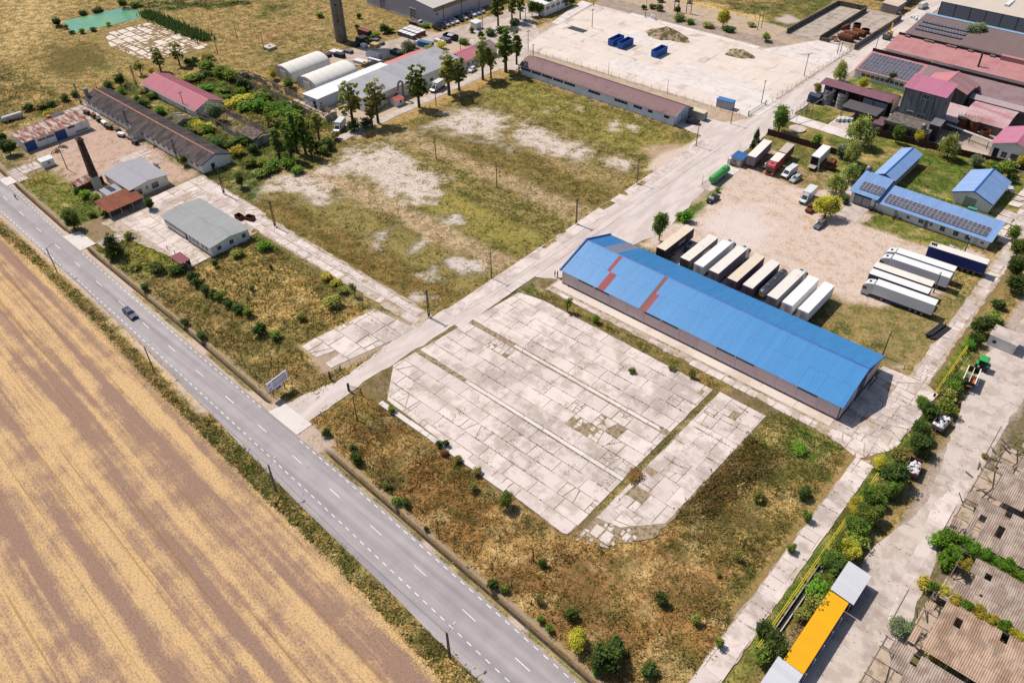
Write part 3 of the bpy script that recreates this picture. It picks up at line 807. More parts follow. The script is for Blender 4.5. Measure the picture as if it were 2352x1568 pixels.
# big pale yard with the skips
BIG = [(-207.6, 235), (-109.4, 237.2), (-108.0, 313), (-119, 321.5), (-134.5, 293.5), (-214.6, 293.4), (-212, 262)]
by = pad('storage_yard', BIG, conc_old, .014, 3, .3, 22)
slabs(by, [(-207.2, 236), (-109.8, 238), (-109, 291.6), (-213.8, 291.6), (-211, 262)], -214, 236, -109, 291.6, 7.0, 6.2, conc_yellow, .05, .12, 1, 72, z=.05, stag=.1, jit=.02)
slabs(by, [(-134.2, 292), (-109, 292), (-108.4, 313), (-119, 321)], -134, 292, -108, 321, 4.6, 5.2, conc_b, .12, .3, 1, 73, z=.05, jit=.1)
slabs(by, None, -196, 291.4, -136, 294.6, 6, 3.2, conc_b, .04, 0, 1, 74, z=.09)
slabs(by, [(-215, 264), (-211.6, 264), (-216, 293.4), (-222, 293.4)], -222, 264, -211, 294, 4, 6, conc_b, .04, .1, 1, 75, z=.07)
for k, (x0_, y0_, nx2, ny2) in enumerate(((-172, 242, 5, 2), (-150, 252, 6, 2), (-146, 246, 4, 1), (-188, 268, 4, 2), (-126, 240, 3, 3))):
    slabs(by, None, x0_, y0_, x0_ + 6.4 * nx2, y0_ + 5.2 * ny2, 6.4, 5.2, conc_b, .06, .05, 1, 80 + k, z=.075, stag=.2)
# tarmac apron behind the halls on the left and access street
st1 = pad('access_street', [(-250, 205), (-247, 222), (-243.5, 222), (-238.5, 262), (-234, 300), (-229, 300), (-233, 262), (-236, 238), (-232, 234), (-221, 240), (-206, 236), (-206, 229), (-222, 232), (-234, 228), (-240, 212), (-240, 198), (-238, 188), (-245, 180), (-252, 180), (-252, 192)], mat('pale tarmac', A(206, 188, 174), .9, .1, .3, A(186, 168, 154), .5, .2, rand=0), .012, 2, .5, 23)
bun = pad('bunker_floor', rect(-134.6, 314.5, -107.4, 358), mat('bunker floor', A(196, 180, 166), .9, .12, .3, A(160, 146, 132), .45, .25, rand=0), .014, 4, .1, 24)
slabs(bun, None, -134, 315, -122, 357, 4, 7, MATS['bunker floor'], .05, .1, 1, 90, z=.05)
slabs(bun, None, -121, 315, -108, 357, 4.3, 7, MATS['bunker floor'], .05, .1, 1, 91, z=.05)
gp = pad('paved_court', [(-61.4, 199), (-55.4, 199), (-55.6, 207.8), (-61.2, 207.8)], conc_old, .03, 1.5, .12, 25)
slabs(gp, None, -61.2, 199.3, -55.8, 207.6, 5.4, 8.3, conc_old, .02, 0, 1, 92, z=.06)
wk = pad('paved_court', [(-99, 243.5), (-74, 243.5), (-74, 256), (-87, 256), (-87, 249), (-99, 249)], conc_b, .02, 2, .15, 26)
slabs(wk, None, -98.6, 244, -74.4, 248.6, 5, 4.6, conc_b, .03, .1, 1, 93, z=.05)
slabs(wk, None, -86.6, 249, -74.4, 256, 5, 3.5, conc_old, .03, .1, 1, 94, z=.05)
tp_ = pad('paved_court', rect(-98.2, 188, -93.4, 205), conc_old, .02, 2, .2, 27)
slabs(tp_, None, -98, 199.5, -93.6, 204.8, 4.4, 5.3, conc_b, .03, 0, 1, 95, z=.05)
slabs(tp_, None, -98, 188.2, -93.6, 199.5, 2.4, 3.8, conc_old, .1, .4, 1, 96, z=.05)

# pond
wm, nt, b = newmat('pond water')
pos = _n(nt, 'ShaderNodeNewGeometry').outputs['Position']
nt.links.new(_mix(nt, _ramp(nt, _noise(nt, pos, .09, 3), .35, .65), A(96, 160, 134), A(124, 176, 120)), b.inputs['Base Color'])
b.inputs['Roughness'].default_value = .25
b.inputs['Specular IOR Level'].default_value = .35
mb = MB(); mb.sheet([(x, y, -.28) for x, y in wob(POND, .3, 2, 5)])
struct('pond', mb.mesh('pond', wm))
# ------------------------------------------------------------------ building kit
glass = mat('dark glass', (.025, .03, .04), .12, .3, .6, rand=.3, spec=.6)
white_f = mat('white frame', A(236, 232, 230), .6, .06)
dark_op = mat('dark opening', (.012, .012, .016), .9, .2, rand=.1)
steel = mat('dull steel', A(150, 148, 152), .5, .15, 1.0, metal=.4)
dark_steel = mat('dark steel', A(70, 66, 70), .6, .2, 1.0)
rust = mat('rust', A(128, 74, 46), .9, .2, .8, A(84, 48, 34), .45, 1.4)
timber = mat('grey timber', A(140, 122, 104), .95, .2, 1.5, A(100, 86, 74), .5, 2.0)
def plaster(name, c, dirt=(.75, .7, .66), amount=.35):
    return mat(name, c, .9, .08, .4, tuple(x * d for x, d in zip(c, dirt)), amount, .7, stretch=(1, 1, .35), rand=.03)
w_white = plaster('white plaster', A(240, 236, 230, .8))
w_cream = plaster('cream plaster', A(236, 228, 204, .8))
w_grey = plaster('grey render', A(176, 166, 160))
w_mauve = plaster('mauve grey panel', A(224, 200, 200, .8), (.85, .82, .8))
w_blueish = plaster('pale blue plaster', A(226, 232, 244, .8))
w_dark = plaster('dark concrete wall', A(128, 118, 112), (.6, .6, .6), .5)
_shm = {}
def sheet_mesh(w, L, ribs, m, wave=.035, thick=.03):
    k = (round(w, 3), round(L, 3), ribs, m.name, wave)
    if k in _shm: return _shm[k]
    b = MB(); vs_, fs = [], []
    us = []
    for i in range(ribs):
        u0 = w * i / ribs; d = w / ribs
        us += [(u0, 0), (u0 + d * .35, 0), (u0 + d * .5, wave), (u0 + d * .75, wave), (u0 + d * .9, 0)]
    us.append((w, 0))
    n = len(us)
    vs_ = [(u, 0, z) for u, z in us] + [(u, L, z) for u, z in us] + [(0, 0, -thick), (w, 0, -thick), (w, L, -thick), (0, L, -thick)]
    fs = [(i, i + 1, n + i + 1, n + i) for i in range(n - 1)]
    q = 2 * n
    fs += [(q + 3, q + 2, q + 1, q), tuple([q, q + 1] + list(range(n - 1, -1, -1))), tuple([q + 2, q + 3] + list(range(n, 2 * n))), (q, 0, n, q + 3), (q + 1, q + 2, 2 * n - 1, n - 1)]
    b.add(vs_, fs)
    _shm[k] = b.mesh('roof_sheet', m)
    return _shm[k]
def slope(parent, origin, rz, length, rise, run, w, m, laps=1, ribs=3, special=None, skip=None, seed=0, wave=.035, name='roof_sheet', lift=.02):
    """one roof plane laid in separate sheets; local x runs along the eave, local y up the slope"""
    r = random.Random(seed)
    pitch = math.atan2(rise, run)
    n = max(1, round(length / w)); w = length / n
    L = math.hypot(rise, run) / laps
    c, s = math.cos(rz), math.sin(rz)
    out = []
    for j in range(laps):
        for i in range(n):
            if skip and skip(i, j, n, r): continue
            mm = special(i, j, n) if special else None
            mm = mm or m
            a = i * w
            v = j * L
            vy, vz = v * math.cos(pitch), v * math.sin(pitch) + lift * j
            loc = (origin[0] + a * c - vy * s, origin[1] + a * s + vy * c, origin[2] + vz + r.uniform(-.006, .006))
            o = O(name, sheet_mesh(w, L + (.08 if j < laps - 1 else 0), ribs, mm, wave), parent, loc)
            o.rotation_euler = (pitch + r.uniform(-.003, .003), 0, rz)
            out.append(o)
    return out
def gable(name, label, cat, x0, x1, y0, y1, ze, zr, wm_, rm_, axis='x', over=.5, w=1.2, laps=1, ribs=3, trim=None, group=None, wall=True, special=None, skip=None, seed=0, ridge=True, wave=.035, far_special=None):
    t = thing(name, label, cat, ((x0 + x1) / 2, (y0 + y1) / 2, 0), 0, group)
    cx, cy = (x0 + x1) / 2, (y0 + y1) / 2
    X0, X1, Y0, Y1 = x0 - cx, x1 - cx, y0 - cy, y1 - cy
    if wall:
        b = MB()
        if axis == 'x': b.ext([(Y0, -.3), (Y1, -.3), (Y1, ze), (0, zr), (Y0, ze)], X0, X1, 'x')
        else: b.ext([(X0, -.3), (X1, -.3), (X1, ze), (0, zr), (X0, ze)], Y0, Y1, 'y')
        part(t, 'wall', b, wm_)
    half = (Y1 if axis == 'x' else X1)
    k = (zr - ze) / half
    ro, zo = half + over, ze - k * over + .06
    rise, run = k * ro, ro
    if axis == 'x':
        slope(t, (X0 - over, -ro, zo), 0, X1 - X0 + 2 * over, rise, run, w, rm_, laps, ribs, special, skip, seed, wave)
        slope(t, (X1 + over, ro, zo), math.pi, X1 - X0 + 2 * over, rise, run, w, rm_, laps, ribs, far_special, skip, seed + 1, wave)
        if ridge:
            part(t, 'ridge_cap', MB().ext([(-.3, zo + rise - .3 * k + .045), (.3, zo + rise - .3 * k + .045), (0, zo + rise + .09)], X0 - over, X1 + over, 'x'), trim or rm_)
    else:
        slope(t, (-ro, Y1 + over, zo), -math.pi / 2, Y1 - Y0 + 2 * over, rise, run, w, rm_, laps, ribs, special, skip, seed, wave)
        slope(t, (ro, Y0 - over, zo), math.pi / 2, Y1 - Y0 + 2 * over, rise, run, w, rm_, laps, ribs, far_special, skip, seed + 1, wave)
        if ridge:
            part(t, 'ridge_cap', MB().ext([(-.3, zo + rise - .3 * k + .045), (.3, zo + rise - .3 * k + .045), (0, zo + rise + .09)], Y0 - over, Y1 + over, 'y'), trim or rm_)
    if trim:                                   # barge boards of the end that shows, and the eave boards
        for sgn in (-1, 1):
            b = MB()
            if axis == 'x': b.beam((X1 + over + .03, sgn * ro, zo - .05), (X1 + over + .03, 0, zo + rise - .05), .06, .28)
            else: b.beam((sgn * ro, Y0 - over - .03, zo - .05), (0, Y0 - over - .03, zo + rise - .05), .06, .28)
            part(t, 'barge_board', b, trim)
    t['_c'] = (cx, cy); del t['_c']
    t_c[t.name] = (cx, cy)
    return t
t_c = {}
def shed(name, label, cat, x0, x1, y0, y1, zlo, zhi, wm_, rm_, face='E', over=.35, w=1.2, ribs=3, group=None, wall=True, special=None, laps=1, seed=0, wave=.035, skip=None):
    """mono-pitch: face tells which side the low eave is on (E = +X, S = -Y, W, N)"""
    t = thing(name, label, cat, ((x0 + x1) / 2, (y0 + y1) / 2, 0), 0, group)
    cx, cy = (x0 + x1) / 2, (y0 + y1) / 2
    t_c[t.name] = (cx, cy)
    X0, X1, Y0, Y1 = x0 - cx, x1 - cx, y0 - cy, y1 - cy
    if wall:
        b = MB()
        if face in 'EW':
            a, c = (zhi, zlo) if face == 'E' else (zlo, zhi)
            b.ext([(X0, -.3), (X1, -.3), (X1, c), (X0, a)], Y0, Y1, 'y')
        else:
            a, c = (zlo, zhi) if face == 'S' else (zhi, zlo)
            b.ext([(Y0, -.3), (Y1, -.3), (Y1, c), (Y0, a)], X0, X1, 'x')
        part(t, 'wall', b, wm_)
    if face in 'EW':
        run0 = X1 - X0
    else: run0 = Y1 - Y0
    k = (zhi - zlo) / run0
    run = run0 + 2 * over; rise = k * run; z = zlo - k * over + .06
    org, rz, ln = {'E': ((X1 + over, Y0 - over, z), math.pi / 2, Y1 - Y0 + 2 * over), 'W': ((X0 - over, Y1 + over, z), -math.pi / 2, Y1 - Y0 + 2 * over),
                   'S': ((X0 - over, Y0 - over, z), 0, X1 - X0 + 2 * over), 'N': ((X1 + over, Y1 + over, z), math.pi, X1 - X0 + 2 * over)}[face]
    slope(t, org, rz, ln, rise, run, w, rm_, laps, ribs, special, skip, seed, wave)
    return t
_win = {}
def opening(t, face, at_, u, z, w, h, cols=2, rows=1, fm_=None, pm_=None, name='window', fr=.09, depth=.09):
    """a window (frame and glazing bars, pane behind) on the S (-Y), E (+X) face; world coordinates"""
    fm_ = fm_ or white_f; pm_ = pm_ or glass
    cx, cy = t_c[t.name]
    k = (w, h, cols, rows, fm_.name, pm_.name, fr, name)
    if k not in _win:
        f = MB()
        f.box(-w / 2, -depth, 0, -w / 2 + fr, 0, h); f.box(w / 2 - fr, -depth, 0, w / 2, 0, h)
        f.box(-w / 2 + fr, -depth, 0, w / 2 - fr, 0, fr); f.box(-w / 2 + fr, -depth, h - fr, w / 2 - fr, 0, h)
        for i in range(1, cols):
            a = -w / 2 + w * i / cols; f.box(a - fr * .4, -depth * .9, fr, a + fr * .4, 0, h - fr)
        for i in range(1, rows):
            a = h * i / rows; f.box(-w / 2 + fr, -depth * .8, a - fr * .35, w / 2 - fr, 0, a + fr * .35)
        p = MB(); p.box(-w / 2 + fr * .5, -depth * .45, fr * .5, w / 2 - fr * .5, .02, h - fr * .5)
        _win[k] = (f.mesh(name, fm_), p.mesh('pane', pm_))
    f, p = _win[k]
    loc, rz = ((u - cx, at_ - cy, z), 0) if face == 'S' else ((at_ - cx, u - cy, z), math.pi / 2)
    o = O(name, f, t, loc, rz)
    O('pane' if name == 'window' else 'leaf', p, o)
    return o
def door(t, face, at_, u, w, h, m, handle=True):
    return opening(t, face, at_, u, 0.02, w, h, 1, 1, m, m, 'door', .1, .08)
solar_m = [mat('panel frame', A(206, 204, 206), .4, .05, metal=.3), mat('solar cells', (.075, .07, .095), .3, .12, .3, rand=.12, spec=.5)]  # cell colour lightened to stand in for the sky reflected in them
_sp = {}
def solar(t, origin, rz, pitch, nu, nv, w, h, gu=.12, gv=.12):
    """rows of panels standing a hand above the roof plane; origin is the lower left corner in the building's own axes"""
    k = (w, h)
    if k not in _sp:
        b = MB(); b.box(0, 0, 0, w, h, .05, 0); b.box(.07, .07, .03, w - .07, h / 2 - .02, .056, 1); b.box(.07, h / 2 + .02, .03, w - .07, h - .07, .056, 1)
        _sp[k] = b.mesh('solar_panel', solar_m)
    c, s = math.cos(rz), math.sin(rz)
    for j in range(nv):
        for i in range(nu):
            u, v = i * (w + gu), j * (h + gv)
            y, z = v * math.cos(pitch), v * math.sin(pitch)
            o = O('solar_panel', _sp[k], t, (origin[0] + u * c - y * s, origin[1] + u * s + y * c, origin[2] + z))
            o.rotation_euler = (pitch, 0, rz)

# ------------------------------------------------------------------ the blue-roofed hall
blue = mat('blue roof sheet', A(70, 154, 220), .45, .03, .25, rand=.05, spec=.4)
blue_d = mat('blue trim', A(36, 92, 170), .5, .08)
red_s = mat('red roof sheet', A(178, 84, 90), .6, .1, .5, rand=.06)
red_b = mat('brownish red sheet', A(150, 96, 96), .6, .1, .5, rand=.06)
grey_s = mat('grey skylight sheet', A(158, 162, 186), .5, .08, .5, rand=.06)
def near_special(i, j, n):
    x = -98.7 + (i + .5) * 71.6 / n
    if j == 1 and -89.1 < x < -88.0: return red_s
    if j == 0 and -87.3 < x < -86.2: return red_s
    if -76.1 < x < -75.1: return red_b
    if j == 0 and -75.1 < x < -74.1: return red_s
def far_special(i, j, n):
    x = -27.1 - (i + .5) * 71.6 / n
    if -93.9 < x < -89.6: return grey_s
hall = gable('warehouse', 'long warehouse with bright blue sheet roof and mauve panel walls', 'warehouse', -98.2, -27.6, 126.9, 146.3, 4.0, 7.4, mat('hall core', A(120, 108, 110), .9, .1), blue, 'x', .5, 1.0, 2, 3, blue_d, wave=.055, special=near_special, far_special=far_special)
for i in range(15):                           # precast wall bays with columns between, dark slots under the eave
    xa = -98.2 + 70.6 * i / 15 + 62.9
    xb = xa + 70.6 / 15
    part(hall, 'wall_panel', MB().box(xa + .17, -9.87, 0, xb - .17, -9.68, 1.5), w_mauve)
    part(hall, 'wall_panel', MB().box(xa + .17, -9.86, 1.53, xb - .17, -9.68, 3.05 if i in (1, 2, 5, 6, 9, 10, 13) else 3.7), w_mauve)
    part(hall, 'column', MB().box(xa - .17, -9.95, -.2, xa + .17, -9.62, 3.75), w_mauve)
    if i in (1, 2, 5, 6, 9, 10, 13): part(hall, 'window_band', MB().box(xa + .2, -9.78, 3.05, xb - .2, -9.66, 3.7), glass)
part(hall, 'plinth', MB().box(-35.4, -10.02, -.2, 35.4, -9.7, .35), w_dark)
for k in range(4):
    ya = -9.7 + 4.85 * k
    part(hall, 'wall_panel', MB().box(35.28, ya + .1, .2, 35.42, ya + 4.75, 3.7), w_mauve)
part(hall, 'door', MB().box(35.4, -1.9, 0, 35.5, 1.9, 3.9), mat('hall door', A(120, 108, 112), .7))
part(hall, 'parapet', MB().beam((-35.95, -10.3, 3.95), (-35.95, 0, 7.62), .35, .4), blue_d)
part(hall, 'parapet', MB().beam((-35.95, 10.3, 3.95), (-35.95, 0, 7.62), .35, .4), blue_d)

# ------------------------------------------------------------------ left compound
grey_roof = mat('grey felt roof', A(170, 170, 170), .9, .06, .3, A(158, 160, 158), .4, .5, stretch=(.3, 1, 1), rand=.03)
grey_roof2 = mat('blue grey roof', A(174, 170, 178), .85, .08, .3, rand=.03)
asb_dark = mat('dark weathered sheets', A(116, 103, 101), .95, .16, .4, A(86, 76, 76), .5, .5, stretch=(1, .3, 1), rand=.12)
red_roof = mat('red ribbed roof', A(214, 132, 144), .7, .08, .4, A(236, 176, 182), .25, 1.6, rand=.04)
rust_roof = mat('rust streaked sheets', A(206, 190, 180), .8, .1, .5, A(142, 74, 50), .52, .9, stretch=(.25, 1, 1), rand=.12)
ridge_rust = mat('orange ridge tiles', A(172, 118, 98), .9, .2, 1.5, A(204, 168, 152), .4, 2.0)
blue_paint = mat('blue paint', A(38, 92, 160), .6, .12, .8)
o1 = gable('office_building', 'low white building with plain grey roof beside the weedy plot', 'building', -197.4, -174.2, 77.0, 88.4, 2.9, 3.55, w_white, grey_roof, 'x', .5, 1.9, 1, 1, None, wave=.012)
for y in (79.3, 83.0, 86.8): opening(o1, 'E', -174.2, y, .9, 1.2, 1.3)
for k in range(7): opening(o1, 'S', 77.0, -195.8 + k * 1.5, 1.3, 1.35, .9, 2)
for x in (-184.2, -182.4, -180.6, -178.2, -176.4): opening(o1, 'S', 77.0, x, .9, 1.1, 1.3)
door(o1, 'S', 77.0, -186.2, 1.0, 2.1, mat('brown door', A(110, 72, 56), .7))
part(o1, 'step', MB().box(1.0 - 1.4 - .8, -6.7, 0, 1.0, -5.74, .2), conc)
o2 = gable('workshop', 'cream workshop with blue-grey roof beside the brick chimney', 'building', -232.0, -216.8, 78.2, 89.7, 3.1, 3.8, w_cream, grey_roof2, 'x', .45, 2.2, 1, 1, None, wave=.012)
for y, w2, z in ((80.4, 1.9, .5), (83.0, .8, 1.3), (85.5, 2.2, .6)): opening(o2, 'E', -216.8, y, z, w2, 1.8 if w2 > 1 else 1.0, 3 if w2 > 1 else 2, 2)
part(o2, 'downpipe', MB().cyl((7.7, -5.6, 0), (7.7, -5.6, 3), .05, n=6), white_f)
c1 = shed('canopy', 'open lean-to with rusty brown corrugated roof by the workshop', 'canopy', -218.9, -211.4, 68.6, 79.2, 2.3, 2.8, w_grey, mat('rust brown sheets', A(150, 84, 58), .85, .15, .5, A(120, 66, 48), .45, 1.0), 'E', .15, 1.0, 3, wall=False)
for y in (-5, -1.7, 1.7, 5):
    for x, h in ((-3.5, 2.7), (3.5, 2.3)): part(c1, 'post', MB().box(x - .06, y - .06, 0, x + .06, y + .06, h), white_f)
fb = shed('outbuilding', 'small flat-roofed white outbuilding against the cream workshop', 'outbuilding', -223.9, -219.4, 72.6, 77.0, 2.7, 2.85, w_white, grey_roof2, 'E', .15, 2.2, 1, wave=.01)
rs = shed('shed', 'low shed with rust streaked roof at the foot of the chimney', 'shed', -236, -231.9, 70.0, 77.4, 2.1, 2.5, rust, rust_roof, 'S', .2, .9, 3)
ch = thing('brick_chimney', 'tapering square brick chimney with pale plinth', 'chimney', (-230.2, 74.6, 0))
part(ch, 'plinth', MB().ext([(-1.0, -.3), (1.0, -.3), (.95, 4.2), (-.95, 4.2)], -1.0, 1.0, 'y'), plaster('pale green plinth', A(196, 204, 186)))
brick_m = mat('sooty brick', A(112, 84, 70), .95, .2, .9, A(74, 58, 52), .5, 1.3, rand=.1)
for k in range(11):                            # courses between iron bands
    z0, z1 = 4.2 + k * 1.03, 4.2 + (k + 1) * 1.03 - .05
    a, b_ = .93 - .022 * k, .93 - .022 * (k + 1)
    v8 = [(-a, -a, z0), (a, -a, z0), (a, a, z0), (-a, a, z0), (-b_, -b_, z1), (b_, -b_, z1), (b_, b_, z1), (-b_, b_, z1)]
    q = MB(); q.add(v8, [(0, 1, 5, 4), (1, 2, 6, 5), (2, 3, 7, 6), (3, 0, 4, 7), (4, 5, 6, 7)])
    part(ch, 'brick_course', q, brick_m)
    part(ch, 'iron_band', MB().box(-b_ - .03, -b_ - .03, z1 - .02, b_ + .03, b_ + .03, z1 + .06), dark_steel)
cp = MB()
for x0, y0, x1, y1 in ((-.82, -.82, .82, -.5), (-.82, .5, .82, .82), (-.82, -.5, -.5, .5), (.5, -.5, .82, .5)): cp.box(x0, y0, 15.45, x1, y1, 15.95)
part(ch, 'rim', cp, brick_m)
rb = shed('workshop', 'long workshop with rust streaked roof and blue doors in a white front', 'building', -277.6, -269.6, 71.2, 92.2, 3.3, 3.7, w_white, rust_roof, 'E', .35, .8, 3)
for y, w2 in ((72.9, 3.2), (82.6, 3.4)):
    d = opening(rb, 'E', -269.6, y, 0, w2, 2.9, 2, 1, blue_paint, blue_paint, 'door', .12, .12)
    opening(rb, 'E', -269.48, y, 2.0, w2 * .7, .55, 4, 1, blue_paint, glass, fr=.06)
for y in (76.6, 79.4): opening(rb, 'E', -269.6, y, 1.8, 2.6, .8, 4, 1)
opening(rb, 'E', -269.6, 86.4, 2.4, 2.2, .6, 3, 1, blue_paint)
part(rb, 'patch', MB().box(4.02, 5.5, .3, 4.05, 9.5, .9), w_grey)
dl = gable('barn', 'very long white barn with dark weathered roof and orange ridge', 'barn', -287.6, -214.4, 99.6, 109.2, 2.9, 4.5, w_white, asb_dark, 'x', .45, 1.5, 2, 4, None, wave=.05, ridge=False)
part(dl, 'ridge_cap', MB().ext([(-.35, 4.62), (.35, 4.62), (.2, 4.82), (-.2, 4.82)], -37, 37.05, 'x'), ridge_rust)
for s in (-1, 1): part(dl, 'barge_board', MB().beam((37.1, s * 5.2, 2.85), (37.1, 0, 4.62), .08, .34), blue_paint)
door(dl, 'E', -214.4, 103.2, 1.2, 2.0, dark_steel)
for k in range(22): opening(dl, 'S', 99.6, -284 + k * 3.2, 1.6, 1.6, .6, 2, 1, w_grey, glass, fr=.06)
an = MB(); an.ext([(-7.6, -.2), (-4.8, -.2), (-4.8, 2.8), (-7.6, 2.3)], -2.5, 1.2, 'x')
part(dl, 'porch', an, w_white)
o = slope(dl, (-3, -8.0, 2.33), 0, 4.6, .7, 3.6, 1.5, asb_dark, 1, 4, wave=.05)
part(dl, 'door', MB().box(-2.1, -7.66, 0, -.9, -7.6, 1.9), white_f)
part(dl, 'vent_stack', MB().box(-36.4, -4.2, 2.6, -35.2, -3.0, 6.2), w_grey)
rd = gable('barn', 'white barn with pinkish red ribbed roof', 'barn', -283.6, -249.2, 119.4, 129.6, 2.9, 4.9, w_white, red_roof, 'x', .45, 1.2, 1, 2, None, wave=.08)
part(rd, 'gutter', MB().beam((-17.5, -5.7, 2.55), (17.5, -5.7, 2.55), .15), white_f)
kb = shed('shelter', 'little open shelter with flat maroon roof at the end of the paved court', 'shelter', -178.8, -174.2, 68.3, 71.0, 2.3, 2.45, w_grey, mat('maroon sheet', A(140, 74, 82), .7, .1), 'E', .1, 1.3, 3, wall=False)
for x in (-2.1, 2.1):
    for y in (-1.2, 1.2): part(kb, 'post', MB().box(x - .05, y - .05, 0, x + .05, y + .05, 2.3), dark_steel)
part(kb, 'back_panel', MB().box(-2.1, 1.16, .2, 2.1, 1.22, 2.1), dark_steel)
cab = shed('cabin', 'small white cabin with pale tin roof inside the dirt yard', 'cabin', -256.9, -254.6, 69.6, 73.2, 2.2, 2.4, w_white, mat('tin roof', A(226, 228, 232), .5, .06), 'E', .15, .9, 2)
opening(cab, 'E', -254.6, 71.6, .9, .9, .8)
sh = shed('shed', 'small grey-roofed shed with a bit of red tile behind the rusty workshop', 'shed', -284.4, -279.5, 84.6, 89.6, 2.1, 2.5, w_white, asb_dark, 'E', .2, 1.2, 3)
part(sh, 'tile_patch', MB().box(-2.4, -2.6, 2.75, -.6, -1.2, 2.85), mat('red tile', A(190, 96, 70), .9))
mid = gable('shed', 'collapsing shed with mossy brown roof between the dark and the red barn', 'shed', -253.6, -246.4, 109.9, 116.0, 2.0, 2.9, w_grey, mat('mossy sheets', A(132, 116, 98), .95, .2, .5, A(96, 92, 66), .5, 1), 'x', .3, 1.2, 1, 3, None, skip=lambda i, j, n, r: r.random() < .12)
tn = thing('storage_tank', 'white horizontal tank lying by the far fence', 'tank', (-296.5, 78.4, 0), math.radians(86))
b = MB(); b.cyl((-3, 0, 1.1), (3, 0, 1.1), .95, n=14); b.cyl((3, 0, 1.1), (3.4, 0, 1.1), .95, .5, n=14); b.cyl((-3.4, 0, 1.1), (-3, 0, 1.1), .5, .95, n=14)
part(tn, 'shell', b, mat('white tank', A(224, 218, 214), .5, .1), sm=True)
for x in (-2, 2): part(tn, 'saddle', MB().box(x - .2, -.7, -.1, x + .2, .7, .5), conc)

# ------------------------------------------------------------------ roofless ruins left of the trees
ruin_w = plaster('ruined plaster', A(206, 198, 186), (.6, .55, .5), .5)
def ruin(name, label, x0, x1, y0, y1, h, step, seed, roof=0.0):
    r = random.Random(seed)
    t = thing(name, label, 'ruin', ((x0 + x1) / 2, (y0 + y1) / 2, 0))
    X, Y = (x1 - x0) / 2, (y1 - y0) / 2
    n = max(2, int((x1 - x0) / step))
    for i in range(n):
        for s in (-1, 1):
            if r.random() < .22: continue
            hh = h * r.uniform(.45, 1)
            xa = -X + 2 * X * i / n
            part(t, 'wall_panel', MB().box(xa + .02, s * Y - .12, -.2, xa + 2 * X / n - .02, s * Y + .12, hh), ruin_w)
    for s in (-1, 1):
        part(t, 'end_wall', MB().ext([(-Y + .13, -.2), (Y - .13, -.2), (Y - .13, h * .9), (0, h * r.uniform(.9, 1.4)), (-Y + .13, h * .9)], s * X - .12, s * X + .12, 'x'), ruin_w)
        part(t, 'wall_plate', MB().beam((-X, s * Y, h + .1), (X, s * Y, h + .1), .22), timber)
    for i in range(n + 1):
        xa = -X + 2 * X * i / n
        if r.random() < .12: continue
        part(t, 'rafter', MB().beam((xa, -Y - .3, h + .22), (xa, r.uniform(-.2, .3), h + 1.25), .14), timber)
        if r.random() < .7: part(t, 'rafter', MB().beam((xa, Y + .3, h + .22), (xa, 0, h + 1.25), .14), timber)
    part(t, 'ridge_beam', MB().beam((-X, 0, h + 1.25), (X * .6, 0, h + 1.25), .18), timber)
    for k in range(int(n * 2.5)):
        xa, ya = r.uniform(-X, X), r.uniform(-Y * .8, Y * .8)
        l = r.uniform(.6, 2.4); a = r.uniform(0, 3.1)
        part(t, 'fallen_beam', MB().beam((xa, ya, .1), (xa + l * math.cos(a), ya + l * math.sin(a), r.uniform(.1, .9)), .16), timber)
    if roof:
        slope(t, (X - 9, -Y - .3, h + .3), 0, 9.2, 1.2, Y + .3, 1.1, mat('broken sheets', A(150, 134, 122), .95, .2, .6, A(110, 96, 88), .5, 1), 1, 4, skip=lambda i, j, n_, q: q.random() < .25, wave=.05, seed=seed)
        part(t, 'end_trim', MB().beam((X + .18, -Y, h + .05), (X + .18, 0, h + 1.2), .08, .35), blue_paint)
    return t
ruin('ruined_barn', 'roofless barn ruin with bare rafters below the red-roofed barn', -250.5, -216.8, 119.8, 127.2, 2.3, 3.0, 3, 1.0)
ruin('ruined_barn', 'collapsed timber-framed ruin beside the white tunnel halls', -264.5, -214.0, 145.6, 150.4, 2.2, 3.4, 4)

